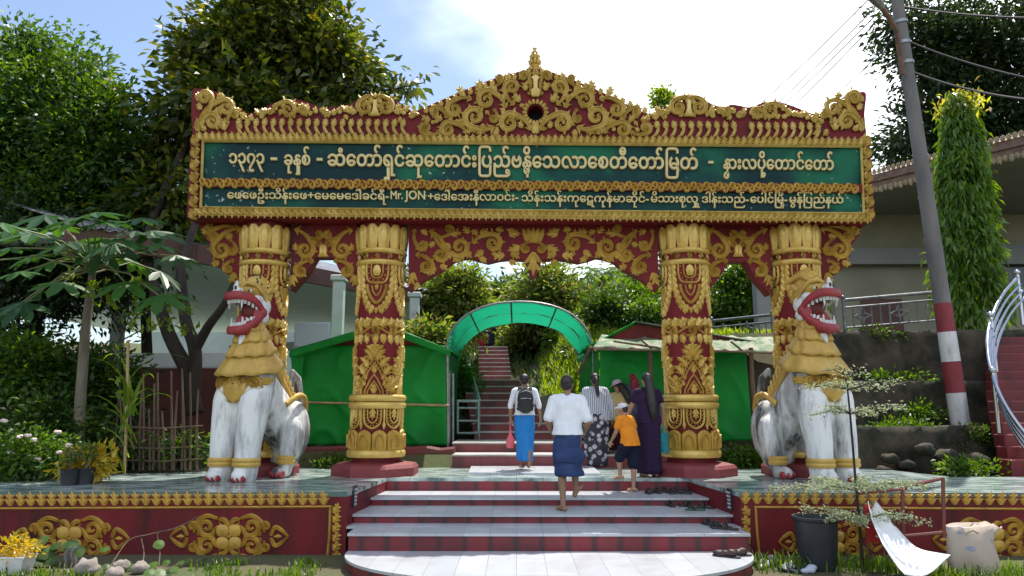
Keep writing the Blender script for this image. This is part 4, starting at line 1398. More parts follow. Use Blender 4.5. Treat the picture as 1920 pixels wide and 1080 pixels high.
    for s in (-1, 1):
        fl.tube([P(s*.12,-.05,1.62), P(s*.2,.2,1.38), P(s*.22,.5,1.08)], [.05,.06,.05], 8)
        hb = catmull([(s*.36,.22,.98),(s*.44,.45,1.10),(s*.40,.72,1.06),(s*.30,.92,.9)], 5)
        fl.tube([P(*p) for p in hb], .045, 8)
    fl.build('back_flames', LGOLD, root, smooth=True)

    # ---- head, in its own frame
    HM = Matrix.Translation(P(0,-.36,2.26)) @ Matrix.Rotation(headyaw, 4, 'Z') @ Matrix.Rotation(R(1), 4, 'X')
    HM = HM @ Matrix.Scale(1.0, 4)
    def H(x, y, z): return HM @ Vector((sx*x, y, z))
    hb = MB()
    def hs(mb, x, y, z, r, nu=12, nv=8):
        mb.sphere((sx*x, y, z), r, nu, nv, M=HM)
    sk = MB()
    hs(sk, 0,.07,.25,(.215,.25,.23), 18, 12); hs(sk, 0,.10,.02,(.19,.18,.22)); hs(sk, 0,-.08,.25,(.16,.2,.13))
    for s in (-1,1): hs(sk, s*.12,-.03,.26,(.10,.12,.10)); hs(sk, s*.19,.14,.16,(.05,.09,.12))
    head = sculpt(sk, 'head', LGOLD, root, .02, 3)
    dots = MB(); rr_ = random.Random(2)
    for i in range(46):
        a = rr_.uniform(0, 2*PI); e = rr_.uniform(.15, 1.4)
        p = Vector((.215*math.cos(a)*math.cos(e), .07 + .25*math.sin(a)*math.cos(e), .25 + .23*math.sin(e)))
        if p.y < -.1: continue
        c = H(p.x*1.0, p.y, p.z)
        dots.sphere(c, .016, 6, 4)
    dots.build('crest_spots', BLK if sx > 0 else LGOLD, head, smooth=True)
    cr = MB()
    if sx < 0:
        for i in range(7):
            x = -.18 + .06*i
            cr.tube([H(x,-.12,.40 - abs(x)*.4), H(x*1.05,.05,.50 - abs(x)*.5), H(x*1.1,.22,.46 - abs(x)*.5), H(x*1.1,.34,.32)], [.025,.04,.04,.012], 7)
    else:
        for i in range(9):
            a = PI*(.05 + .9*i/8)
            cr.tube([H(.19*math.cos(a),.10,.2+.17*math.sin(a)), H(.235*math.cos(a),.17,.2+.22*math.sin(a)), H(.22*math.cos(a),.24,.2+.20*math.sin(a))], [.03,.035,.01], 6)
    for s in (-1, 1):
        cr.tube([H(s*.05,-.25,.30), H(s*.13,-.22,.335), H(s*.20,-.11,.31), H(s*.235,.03,.20), H(s*.24,.09,.08)], [.02,.032,.034,.03,.015], 8)
        cr.tube([H(s*.20,.12,.22), H(s*.27,.17,.26), H(s*.29,.23,.22)], [.05,.045,.01], 7)
    cr.build('crest', LGOLD, head, smooth=True)
    # white cheeks and nose
    for s in (-1, 1):
        ck = MB()
        hs(ck, s*.185,-.04,.115,(.055,.13,.06)); hs(ck, s*.205,.10,.02,(.055,.11,.11)); hs(ck, s*.19,.10,-.12,(.05,.09,.08))
        ck.build('cheek', TOOTH, head, smooth=True)
    ns = MB()
    hs(ns, 0,-.33,.225,(.095,.06,.05)); hs(ns, 0,-.22,.22,(.075,.14,.06)); hs(ns, 0,-.345,.27,(.055,.045,.06)); hs(ns, 0,-.33,.31,(.028,.035,.06))
    nose = sculpt(ns, 'nose', TOOTH, head, .012, 3)
    no = MB()
    for s in (-1, 1): hs(no, s*.036,-.383,.262,(.022,.018,.030), 8, 6)
    no.build('nostril', BLK, head, smooth=True)
    for s in (-1, 1):
        ey = MB(); pu = MB()
        hs(ey, s*.14,-.175,.225,(.036,.034,.026)); hs(pu, s*.150,-.202,.228,(.020,.012,.019), 8, 6)
        ey.build('eye', TOOTH, head, smooth=True); pu.build('pupil', BLK, head, smooth=True)
    # jaws: thick red lips
    up = catmull([(.215,.07,-.06),(.215,-.10,.08),(.205,-.28,.14),(.165,-.40,.15),(0,-.42,.155),(-.165,-.40,.15),(-.205,-.28,.14),(-.215,-.10,.08),(-.215,.07,-.06)], 5)
    lo = catmull([(.215,.07,-.06),(.21,-.06,-.16),(.19,-.22,-.26),(.15,-.335,-.30),(0,-.355,-.305),(-.15,-.335,-.30),(-.19,-.22,-.26),(-.21,-.06,-.16),(-.215,.07,-.06)], 5)
    li = MB()
    def lip(path, sgn):
        rows = []
        for (x, y, z) in path:
            L = math.hypot(x, y + .05) or 1
            nx, ny = x/L, (y + .05)/L
            row = []
            for k in range(8):
                a = 2*PI*k/8
                d, e = .044*math.copysign(abs(math.cos(a))**.6, math.cos(a)), .058*math.copysign(abs(math.sin(a))**.6, math.sin(a))
                row.append(H(x + nx*d, y + ny*d, z + e))
            rows.append(row)
        li.rings(rows)
    lip(up, 1); lip(lo, -1)
    for s in (-1, 1):
        li.sphere((sx*s*.18,-.02,-.09), (.045,.10,.11), 14, 10, M=HM); li.sphere((sx*s*.165,-.12,-.22), (.045,.15,.06), 14, 10, M=HM)
        for (x,y,z,r) in ((.205,.05,-.06,.075),(.19,.0,-.13,.06),(.18,-.06,-.20,.06),(.20,-.02,.03,.05)):
            hs(li, s*x, y, z, r)
    lips = sculpt(li, 'lips', LIPRED, head, .012, 1)
    ch = MB(); hs(ch, 0,-.19,-.315,(.175,.19,.075)); hs(ch, 0,-.0,-.22,(.16,.17,.10))
    ch.build('chin', LIPRED, head, smooth=True)
    mo = MB(); hs(mo, 0,-.02,-.03,(.175,.16,.17)); hs(mo, 0,-.17,.14,(.15,.2,.03)); hs(mo, 0,-.14,-.235,(.14,.17,.03))
    mo.build('mouth', MOUTH, head, smooth=True)
    to = MB(); to.tube([H(0,.02,-.16), H(0,-.14,-.19), H(0,-.25,-.17), H(0,-.30,-.20)], [.07,.085,.075,.03], 10)
    to.build('tongue', LIPRED, head, smooth=True)
    te = MB()
    for path, dz, zz in ((up, -1, -.045), (lo, 1, .045)):
        pts = [p for p in path if p[1] < -.06]
        n = 15
        for i in range(n):
            t = i/(n-1)*(len(pts)-1); a = int(min(t, len(pts)-2)); f = t - a
            q = [pts[a][k]*(1-f) + pts[a+1][k]*f for k in range(3)]
            q[0] *= .88; q[1] = (q[1]+.05)*.92 - .05
            c = H(q[0], q[1], q[2] + zz)
            fang = i in (4, 10)
            L = .12 if fang else .055
            e = H(q[0]*.95, q[1], q[2] + zz + dz*L)
            te.tube([H(q[0], q[1], q[2] + zz*.2), c, e], [.030, .030, .008 if fang else .022], 7)
    te.build('teeth', TOOTH, head, smooth=True)
    return root
H0 = 2.78
pl = UZ(421, 904, FLOOR)
zt = UP(462, 524, pl.y + .25).z - FLOOR
lion((pl.x + .24, pl.y + .62, FLOOR), R(-17), 1, 'white and gold guardian lion statue left of the steps, spotted crest on its head', R(-16), zt/2.66)
pr = UZ(1580, 906, FLOOR)
zt2 = UP(1545, 518, pr.y + .25).z - FLOOR
lion((pr.x - .24, pr.y + .62, FLOOR), R(18), -1, 'white and gold guardian lion statue right of the steps, ridged crest, tail curled up', R(16), zt2/2.66)
# ------------------------------------------------------------------ cloth sheets
def sheet(mb, a, b, c, d, nu=20, nv=14, amp=.03, seed=0, freq=2.0, thick=.006, fold=0):
    """wrinkled cloth between four corners (a-b bottom, d-c top) with a real thickness"""
    a, b, c, d = map(Vector, (a, b, c, d))
    n = (b - a).cross(d - a).normalized()
    F_, B_ = [], []
    for j in range(nv+1):
        for i in range(nu+1):
            s, t = i/nu, j/nv
            p = (a*(1-s) + b*s)*(1-t) + (d*(1-s) + c*s)*t
            w = mnoise.noise(Vector((p.x*freq + seed*9.1, p.y*freq, p.z*freq*.6)))*amp + mnoise.noise(Vector((p.x*freq*3.1 + seed, p.y*freq*3, p.z*freq*1.6)))*amp*.45
            w += amp*.9*max(0, 1 - 5*abs(mnoise.noise(Vector((p.x*freq*.9 + p.z*.8 + seed, p.y*freq, p.z*freq*.7 - p.x*.5)))))**2
            if fold: w += math.sin((s*fold + .25*t)*2*PI)*amp*.5*(1-.4*t)
            k = min(1, 6*min(s, 1-s, .5) + .35)
            F_.append(p + n*w*k); B_.append(p + n*(w*k - thick))
    W = nu + 1; o = len(F_)
    fs = []
    for j in range(nv):
        for i in range(nu):
            q = (j*W+i, j*W+i+1, (j+1)*W+i+1, (j+1)*W+i)
            fs.append(q); fs.append(tuple(o + k for k in q[::-1]))
    rim = [i for i in range(nu)] + [j*W+nu for j in range(nv)] + [nv*W + nu - i for i in range(nu)] + [(nv-j)*W for j in range(nv)]
    for k in range(len(rim)):
        i, j = rim[k], rim[(k+1) % len(rim)]
        fs.append((j, i, i+o, j+o))
    mb.add(F_ + B_, fs)
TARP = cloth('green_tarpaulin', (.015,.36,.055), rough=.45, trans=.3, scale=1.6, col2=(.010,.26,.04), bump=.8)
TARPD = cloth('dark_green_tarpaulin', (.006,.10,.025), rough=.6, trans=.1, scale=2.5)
NET = cloth('green_shade_net', (.10,.56,.40), rough=.8, trans=.7, scale=9, col2=(.07,.44,.30), bump=.5)
REDG = mat('booth_red_board', (.22,.03,.03), (.12,.02,.02), scale=3, rough=.8)
THATCH = mat('patched_awning', (.27,.26,.20), (.09,.17,.07), scale=5, rough=.85, bump=.4, lo=.42, hi=.55)
PIPE = mat('green_grey_pipe', (.20,.30,.27), (.14,.2,.18), scale=6, rough=.4, metal=.4)

# left booth
D_B = 14.3
bo = thing('market_booth', 'closed market booth wrapped in bright green tarpaulin left of the stairs', 'booth', (UP(700, 830, D_B).x, D_B, 1.1))
o = bo.location[:]
mb = MB()
sheet(mb, UP(560, 834, D_B), UP(838, 834, D_B), UP(836, 648, D_B), UP(568, 648, D_B), 70, 40, .06, 1, 1.2, fold=3)
mb.build('front_tarp', TARP, bo, smooth=2, off=o)
for u0, u1, nm in ((838, 838, 'side_tarp'), (562, 562, 'side_tarp')):
    mb = MB(); x = UP(u0, 834, D_B).x
    sheet(mb, (x, D_B+.03, 1.1), (x, D_B+2.4, 1.1), (x, D_B+2.4, UP(840, 652, D_B).z), (x, D_B+.03, UP(840, 652, D_B).z), 16, 16, .03, u0)
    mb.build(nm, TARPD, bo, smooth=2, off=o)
ap = UP(716, 606, D_B-.25)
for (u, v, s) in ((543, 656, -1), (845, 656, 1)):
    e = UP(u, v, D_B-.25); mb = MB()
    bk = Vector((0, 2.9, 0))
    pts = (e, e + bk, ap + bk, ap) if s > 0 else (e + bk, e, ap, ap + bk)
    sheet(mb, *pts, 18, 10, .02, 3+s)
    sheet(mb, e + Vector((0,-.004,-.02)), ap + Vector((0,-.004,-.01)), ap + Vector((0,-.002,-.155)), e + Vector((0,-.002,-.15)), 16, 3, .02, 5+s) if s < 0 else sheet(mb, ap + Vector((0,-.004,-.01)), e + Vector((0,-.004,-.02)), e + Vector((0,-.002,-.12)), ap + Vector((0,-.002,-.155)), 16, 3, .02, 5+s)
    mb.build('roof_tarp', TARP, bo, smooth=2, off=o)
mb = MB()
pl_, pr_ = UP(560, 651, D_B+.1), UP(836, 651, D_B+.1); a_ = UP(716, 614, D_B+.1)
mb.prism([(pl_.x, pl_.z-.2), (pr_.x, pr_.z-.2), (pr_.x, pr_.z), (a_.x, a_.z), (pl_.x, pl_.z)], D_B+.06, D_B+.1)
mb.build('gable_board', REDG, bo, off=o)
mb = MB(); mb.tube([UP(553, 754, D_B-.06), UP(700, 757, D_B-.05), UP(842, 760, D_B-.06)], .022, 8)
mb.build('bamboo_pole', BAMBOO, bo, smooth=True, off=o)
for u in (556, 840):
    mb = MB(); mb.tube([UP(u, 838, D_B+.02), UP(u-1, 648, D_B+.02)], .03, 8); mb.build('post', STEEL, bo, smooth=True, off=o)
mb = MB()
sheet(mb, UP(547, 700, D_B-.1), UP(566, 712, D_B-.1), UP(572, 655, D_B-.1), UP(545, 655, D_B-.1), 8, 10, .04, 8, 3)
mb.build('loose_flap', TARP, bo, smooth=2, off=o)

# right booth
bo = thing('market_booth', 'green tarpaulin market booth with a patched awning on wooden posts right of the stairs', 'booth', (UP(1280, 830, D_B).x, D_B, 1.1))
o = bo.location[:]
mb = MB()
sheet(mb, UP(1126, 828, D_B), UP(1412, 826, D_B), UP(1398, 655, D_B), UP(1124, 655, D_B), 70, 40, .06, 11, 1.2, fold=4)
mb.build('front_tarp', TARP, bo, smooth=2, off=o)
mb = MB()
sheet(mb, UP(1396, 836, D_B+1.1), UP(1490, 836, D_B+1.1), UP(1490, 640, D_B+1.1), UP(1390, 640, D_B+1.1), 16, 16, .03, 12)
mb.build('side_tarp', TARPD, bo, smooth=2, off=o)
mb = MB(); x = UP(1126, 828, D_B).x
sheet(mb, (x, D_B+.03, 1.2), (x, D_B+2.2, 1.2), (x, D_B+2.2, 3.0), (x, D_B+.03, 3.0), 14, 12, .04, 14)
mb.build('side_tarp', TARP, bo, smooth=2, off=o)
mb = MB()
e0, e1 = UP(1112, 652, D_B-.55), UP(1466, 660, D_B-.55)
t0, t1 = UP(1128, 628, D_B+.5), UP(1455, 632, D_B+.5)
sheet(mb, e0, e1, t1, t0, 40, 8, .05, 15, 2.4, .03)
mb.build('awning', THATCH, bo, smooth=2, off=o)
mb = MB()
for (u0, v0, u1, v1, dy) in ((1112,655,1330,658,-.56),(1320,657,1466,663,-.57),(1150,640,1235,652,-.5),(1300,648,1240,654,-.45),(1200,636,1222,654,-.5),(1370,640,1392,658,-.5)):
    mb.tube([UP(u0, v0, D_B+dy), UP(u1, v1, D_B+dy-.04)], .02, 6)
mb.build('awning_pole', WOOD, bo, smooth=True, off=o)
for (u0, v0, u1, v1) in ((1228, 838, 1219, 655), (1421, 864, 1408, 652)):
    mb = MB(); a, b_ = UP(u0, v0, D_B-.5), UP(u1, v1, D_B-.5)
    mb.tube([a, a*.66 + b_*.34 + Vector((.015,0,0)), a*.3 + b_*.7 - Vector((.012,0,0)), b_], [.05,.045,.042,.04], 8)
    mb.build('post', WOOD, bo, smooth=True, off=o)
ap = UP(1192, 602, D_B+.2)
for s in (-1, 1):
    e = UP(1104, 648, D_B+.2) if s < 0 else UP(1480, 650, D_B+.2)
    bk = Vector((0, 2.6, 0)); mb = MB()
    pts = (e, e + bk, ap + bk, ap) if s > 0 else (e + bk, e, ap, ap + bk)
    sheet(mb, *pts, 14, 8, .03, 20+s, thick=.03)
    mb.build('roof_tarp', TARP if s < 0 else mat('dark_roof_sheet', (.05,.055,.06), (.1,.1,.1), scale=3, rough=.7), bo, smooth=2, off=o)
mb = MB()
a_, l_, r_ = UP(1192, 609, D_B+.3), UP(1118, 646, D_B+.3), UP(1400, 640, D_B+.3)
mb.prism([(l_.x, l_.z-.15), (r_.x, r_.z-.15), (r_.x, r_.z), (a_.x, a_.z), (l_.x, l_.z)], D_B+.26, D_B+.3)
mb.build('gable_board', REDG, bo, off=o)
mb = MB(); mb.tube([UP(1108, 650, D_B-.1), UP(1085, 700, D_B+.6)], .035, 8)
mb.build('corner_pole', WOOD, bo, smooth=True, off=o)

# green net arch over the foot of the stairs
ac = thing('arch_canopy', 'arched tunnel canopy of pale green shade net over the stairs', 'canopy', (UP(973, 700, 15.5).x, 15.5, 1.2))
o = ac.location[:]
cL, cR = UP(838, 672, 15.5), UP(1110, 652, 15.5)
cA = UP(972, 567, 15.5)
ax = (cL.x + cR.x)/2; rx = (cR.x - cL.x)/2; zs = (cL.z + cR.z)/2; rz = cA.z - zs
def arcp(t, y, k=1.0):
    a = PI*(1 - t)
    return Vector((ax + rx*k*math.copysign(abs(math.cos(a))**.9, math.cos(a)), y, zs + rz*k*math.sin(a)**.9))
mb = MB(); nu, nv = 40, 12
Fv, Bv = [], []
Y0, Y1 = 15.5, 19.2
for j in range(nv+1):
    for i in range(nu+1):
        t = i/nu; y = Y0 + (Y1-Y0)*j/nv
        sag = .05*mnoise.noise(Vector((t*9, y*2.2, 3))) + .035*math.sin(y*9 + t*4)*math.sin(PI*((t*6) % 1))
        Fv.append(arcp(t, y, 1 + sag)); Bv.append(arcp(t, y, 1.008 + sag))
W = nu+1; n0 = len(Fv); fs = []
for j in range(nv):
    for i in range(nu):
        q = (j*W+i, j*W+i+1, (j+1)*W+i+1, (j+1)*W+i); fs += [q, tuple(k+n0 for k in q[::-1])]
rim = [i for i in range(nu)] + [j*W+nu for j in range(nv)] + [nv*W+nu-i for i in range(nu)] + [(nv-j)*W for j in range(nv)]
for k in range(len(rim)): fs.append((rim[(k+1) % len(rim)], rim[k], rim[k]+n0, rim[(k+1) % len(rim)]+n0))
mb.add(Fv + Bv, fs); mb.build('net', NET, ac, smooth=2, off=o)
for y in (15.48, 17.3, 19.22):
    mb = MB(); mb.tube([Vector((ax-rx, y, 1.15))] + [arcp(i/24, y, 1.012) for i in range(25)] + [Vector((ax+rx, y, 1.15))], .022, 8)
    mb.build('hoop', STEEL, ac, smooth=True, off=o)
for t in (.27, .47, .66):
    mb = MB(); mb.tube([arcp(t, Y0, .985), arcp(t, Y1, .985)], .02, 6); mb.build('batten', WOOD, ac, smooth=True, off=o)
mb = MB()
sheet(mb, UP(846, 832, 15.45), UP(856, 832, 17.3), Vector((ax-rx*.99, 18.2, zs+.05)), Vector((ax-rx*1.0, 15.45, zs+.08)), 18, 22, .06, 31, 2.5, fold=4)
mb.build('side_curtain', NET, ac, smooth=2, off=o)
mb = MB()
sheet(mb, UP(1124, 735, 15.3), UP(1086, 735, 17.2), Vector((ax+rx*.99, 18.0, zs+.0)), Vector((ax+rx*1.01, 15.3, zs+.05)), 14, 14, .05, 32, 2.5, fold=3)
mb.build('side_curtain', TARP, ac, smooth=2, off=o)

# handrail of the stairway, left side
hr_ = thing('handrail', 'grey green pipe handrail with a gate frame left of the hill stairway', 'handrail', (UP(878, 810, 14.9).x, 14.9, 1.22))
o = hr_.location[:]
mb = MB(); D_H = 14.9
for v in (752, 765, 789, 812):
    mb.tube([UP(857, v, D_H), UP(899, v, D_H)], .022 if v > 755 else .03, 8)
for u in (858, 897): mb.tube([UP(u, 812, D_H), UP(u, 750, D_H)], .026, 8)
mb.build('gate_frame', PIPE, hr_, smooth=True, off=o)
mb = MB()
p0, p1 = UP(899, 750, D_H), UP(876, 672, 20.5)
for k in (0, .25, .5, .72):
    mb.tube([p0 + Vector((0,0,-.75*k)), p1 + Vector((0,0,-.75*k))], .022 if k else .03, 8)
for i in range(9):
    p = p0.lerp(p1, i/8); mb.tube([p, p - Vector((0,0,.95))], .018, 6)
mb.build('sloping_rail', PIPE, hr_, smooth=True, off=o)
mb = MB()
for (u, v0, v1, d) in ((842, 835, 700, 14.6), (849, 700, 835, 14.65)):
    mb.tube([UP(u, v0, d), UP(u, v1, d)], .03, 8)
mb.build('pipe_post', STEEL, hr_, smooth=True, off=o)

# ------------------------------------------------------------------ left pavilion
pv_ = thing('open_pavilion', 'open hall with a pale green ceiling and square columns behind the left columns', 'pavilion', (-5, 20, 1.1))
o = (-5, 20, 1.1)
ZR = 4.9
PALEG = mat('pale_green_ceiling', (.60,.74,.66), (.54,.67,.60), scale=1.0, rough=.7)
COLG = mat('pale_column_paint', (.50,.54,.52), (.42,.46,.44), scale=2, rough=.6)
BROWN = mat('brown_fascia', (.12,.05,.035), (.08,.035,.03), scale=4, rough=.7)
e = [UZ(120, 440, ZR), UZ(365, 478, ZR), UZ(590, 520, ZR), UZ(812, 562, ZR)]
bkp = [Vector((-2.6, 30, ZR)), Vector((-16, 30, ZR)), Vector((-16, e[0].y, ZR))]
poly = e + bkp
mb = MB()
n_ = len(poly)
mb.add([(p.x, p.y, ZR) for p in poly] + [(p.x, p.y, ZR+.05) for p in poly], [tuple(range(n_)), tuple(range(2*n_-1, n_-1, -1))] + [(i, (i+1) % n_, (i+1) % n_+n_, i+n_) for i in range(n_)])
mb.build('ceiling', PALEG, pv_, off=o)
mb = MB()
for i in range(3):
    a, b_ = e[i], e[i+1]; d = (b_ - a).normalized(); nn_ = Vector((d.y, -d.x, 0))*.06
    mb.rings([[a + nn_ + Vector((0,0,-.16)), a - nn_ + Vector((0,0,-.16)), a - nn_ + Vector((0,0,.22)), a + nn_ + Vector((0,0,.22))],
              [b_ + nn_ + Vector((0,0,-.16)), b_ - nn_ + Vector((0,0,-.16)), b_ - nn_ + Vector((0,0,.22)), b_ + nn_ + Vector((0,0,.22))]])
mb.build('fascia', BROWN, pv_, off=o)
# corrugated roof
mb = MB()
a, b_ = e[0] + Vector((0,0,.23)), e[3] + Vector((0,0,.23))
d = b_ - a; nn_ = Vector((-d.y, d.x, 0)).normalized()
if nn_.y < 0: nn_ = -nn_
N = 160; r0, r1 = [], []
for i in range(N+1):
    p = a + d*(i/N); z = .03*math.sin(i*PI*.5)
    r0.append(p - nn_*.18 + Vector((0,0,z - .03))); r1.append(p + nn_*6.5 + Vector((0,0,z+1.9)))
mb.add(r0 + r1 + [p + Vector((0,0,-.02)) for p in r0] , [(i, i+1, N+2+i, N+1+i) for i in range(N)] + [(i, 2*N+2+i, 2*N+3+i, i+1) for i in range(N)])
mb.build('corrugated_roof', mat('corrugated_zinc', (.35,.36,.38), (.2,.2,.21), scale=2, rough=.4, metal=.6), pv_, off=o)
for (u, v, D) in ((632, 640, 17.0), (776, 640, 19.6), (214, 700, 17.5), (480, 640, 20)):
    mb = MB(); p = UP(u, v, D); k = .125
    mb.bevbox((p.x-k, D-k, .9), (p.x+k, D+k, ZR-.14), .02)
    mb.bevbox((p.x-k-.05, D-k-.05, ZR-.14), (p.x+k+.05, D+k+.05, ZR-.004), .02)
    mb.build('column', COLG, pv_, off=o)
mb = MB(); mb.box((-18, 15.9, 1.0), (-3.6, 36, 1.16)); mb.build('floor', mat('pavilion_bounce_floor', (.5,.5,.46), (.4,.4,.37), scale=2, rough=.6), pv_, off=o)  # floor run past the roof so its sunlit end bounces light onto the ceiling
# beams, back wall, parapets
mb = MB()
for (a, b_, z, h) in ((UP(430, 640, 20), UP(800, 600, 21), 3.3, .22),):
    mb.rings([[a.xy.to_3d() + Vector((0,0,z)), a.xy.to_3d() + Vector((0,.2,z)), a.xy.to_3d() + Vector((0,.2,z+h)), a.xy.to_3d() + Vector((0,0,z+h))],
              [b_.xy.to_3d() + Vector((0,0,z+.4)), b_.xy.to_3d() + Vector((0,.2,z+.4)), b_.xy.to_3d() + Vector((0,.2,z+h+.4)), b_.xy.to_3d() + Vector((0,0,z+h+.4))]])
mb.build('stair_beam', COLG, pv_, off=o)
mb = MB(); a = UP(551, 640, 17.6); b_ = UP(618, 604, 17.6)
mb.bevbox((a.x, 17.6, 1.2), (b_.x, 17.75, b_.z), .02)
mb.build('white_panel', mat('pale_blue_board', (.45,.50,.54), rough=.6), pv_, off=o)
mb = MB(); mb.box((-18, 35.8, 1.16), (-5.5, 36, 7.0)); mb.build('back_parapet', mat('pale_wall', (.30,.36,.33), (.24,.29,.27), scale=1, rough=.8), pv_, off=o)
mb = MB(); a = UP(150, 810, 15.6); b_ = UP(420, 690, 15.6)
mb.box((a.x - 6, 15.6, .9), (b_.x+.9, 15.8, b_.z)); mb.build('red_brown_wall', mat('red_brown_wall', (.115,.030,.022), (.075,.022,.018), scale=1.2, rough=.8), pv_, off=o)
mb = MB(); a = UP(100, 688, 15.58); b_ = UP(420, 662, 15.58)
mb.box((a.x - 6, 15.57, a.z), (b_.x+.93, 15.85, b_.z)); mb.build('white_sill', mat('white_sill', (.6,.62,.6), rough=.7), pv_, off=o)

# ------------------------------------------------------------------ right hand building, retaining walls, balustrade
STONE = stained('dark_mossy_stone', (.085,.066,.048), (.018,.021,.012), scale=1.7, thr=.47, rough=.95, streak=False)
def rough_wall(x0, x1, y, th, z0, z1, label, seed):
    mb = MB(); N = int((x1-x0)/.16); Mz = max(3, int((z1-z0)/.14))
    V = []
    for j in range(Mz+1):
        for i in range(N+1):
            x = x0 + (x1-x0)*i/N; z = z0 + (z1-z0)*j/Mz
            k = mnoise.noise(Vector((x*1.9, z*2.6, seed)))*.16 + mnoise.noise(Vector((x*5.3, z*6, seed+3)))*.09
            zz = z + (mnoise.noise(Vector((x*1.2, seed, 0)))*.07 if j == Mz else 0)
            V.append((x, y - abs(k)*1.4, zz))
    W = N+1
    fs = [(j*W+i, j*W+i+1, (j+1)*W+i+1, (j+1)*W+i) for j in range(Mz) for i in range(N)]
    n0 = len(V); V += [(V[Mz*W+i][0], y + th, V[Mz*W+i][2]) for i in range(W)] + [(V[i][0], y + th, z0) for i in range(W)]
    fs += [(Mz*W+i, Mz*W+i+1, n0+i+1, n0+i) for i in range(N)] + [(n0+i, n0+i+1, n0+W+i+1, n0+W+i) for i in range(N)]
    fs += [tuple([j*W for j in range(Mz+1)][::-1] + [n0+W, n0][::-1]), tuple([j*W+N for j in range(Mz+1)] + [n0+N, n0+W+N])]
    mb.add(V, fs)
    o = mb.build('retaining_wall', STONE, smooth=2)
    ox, oy = x0, y
    o.data.transform(Matrix.Translation((-ox, -oy, 0))); o.location = (ox, oy, 0)
    return tag(o, label, 'wall')
rough_wall(UP(1470, 700, 15.2).x, 14, 15.2, .5, 2.2, 3.42, 'topmost dark stone retaining wall below the balustrade', 1)
rough_wall(UP(1500, 760, 14.4).x, 13, 14.4, .8, 1.4, 2.36, 'middle dark stone retaining wall behind the striped pole', 2)
rough_wall(UP(1500, 860, 13.3).x, 9.2, 13.3, 1.1, .6, 1.52, 'lowest rough stone retaining wall beside the right lion', 3)
bd_ = thing('hall_building', 'grey hall with an ornate eave on the terrace right of the gate', 'building', (9, 21, 3.4))
o = (9, 21, 3.4)
ZE = 8.2
GREYW = mat('cream_grey_wall', (.27,.26,.185), (.22,.21,.15), scale=.8, rough=.8)
SOFF = mat('grey_soffit', (.22,.225,.22), (.18,.185,.18), scale=.7, rough=.8)
a, b_ = UZ(1560, 372, ZE), UZ(1990, 268, ZE)
mb = MB()
mb.add([a, b_, Vector((24, 24.3, ZE)), Vector((UP(1560,500,24.3).x-1, 24.3, ZE))] + [p + Vector((0,0,.12)) for p in (a, b_, Vector((24, 24.3, ZE)), Vector((UP(1560,500,24.3).x-1, 24.3, ZE)))],
       [(0,1,2,3),(7,6,5,4),(0,4,5,1),(1,5,6,2),(2,6,7,3),(3,7,4,0)])
mb.build('soffit', SOFF, bd_, off=o)
mb = MB(); mb.box((UP(1560,500,24).x, 24.0, 3.3), (24, 24.3, ZE-.003)); mb.build('wall', GREYW, bd_, off=o)
mb = MB(); z = UP(1700, 497, 23.9).z; mb.box((UP(1560,500,24).x, 23.6, z-.02), (24, 23.997, z+.5)); mb.build('beam', SOFF, bd_, off=o)
mb = MB(); p, q = UP(1625, 700, 23.95), UP(1690, 560, 23.95)
mb.box((p.x, 23.93, 3.35), (q.x, 23.997, q.z)); mb.build('door', mat('brown_door', (.10,.03,.018), (.07,.02,.015), scale=5, rough=.5), bd_, off=o)
mb = MB(); p, q = UP(1880, 560, 23.9), UP(1990, 460, 23.9)
mb.box((p.x, 23.9, p.z), (q.x, 23.997, q.z)); mb.build('window', mat('dark_window', (.02,.022,.028), rough=.15), bd_, off=o)
for u in (1430, 1850):
    mb = MB(); p = UP(u, 600, 21.5); mb.bevbox((p.x-.2, 21.3, 3.3), (p.x+.2, 21.7, ZE-.003), .02); mb.build('column', SOFF, bd_, off=o)
# ornate eave: moulding with upright and hanging leaves
ev = MB(); lvv = MB()
d = (b_ - a); L = d.length; t = d.normalized(); nrm_ = Vector((t.y, -t.x, 0))
if nrm_.y > 0: nrm_ = -nrm_
for (z0, z1, q) in ((-.02, .16, .06), (.16, .22, .12), (.22, .40, .04)):
    r0 = [a + nrm_*q + Vector((0,0,z0)), a - nrm_*.1 + Vector((0,0,z0)), a - nrm_*.1 + Vector((0,0,z1)), a + nrm_*q + Vector((0,0,z1))]
    ev.rings([r0, [p + d for p in r0]])
ev.build('eave_moulding', mat('eave_brown', (.20,.13,.08), (.12,.06,.05), scale=5, rough=.7), bd_, off=o)
ME = lambda u, v, h: a + t*u + Vector((0,0,v)) + nrm_*(.07 + h)
for i in range(int(L/.14)):
    u = i*.14
    leaf(lvv, u, .40, PI/2, .17, .14, .03, ME, 2, 0)
    leaf(lvv, u, .0, -PI/2, .17 + .05*(i % 2), .15, .03, ME, 2, .3)
lvv.build('eave_leaves', mat('eave_dull_gold', (.34,.27,.15), (.2,.14,.08), scale=7, rough=.6), bd_, off=o)
# roof above
mb = MB()
a2, b2_ = a + Vector((0,0,.42)), b_ + Vector((0,0,.42))
mb.add([a2, b2_, b2_ - nrm_*7 + Vector((0,0,2.4)), a2 - nrm_*7 + Vector((0,0,2.4))] , [(0,1,2,3)])
mb.build('roof', mat('roof_sheet', (.18,.06,.05), (.1,.04,.035), scale=3, rough=.7), bd_, off=o)

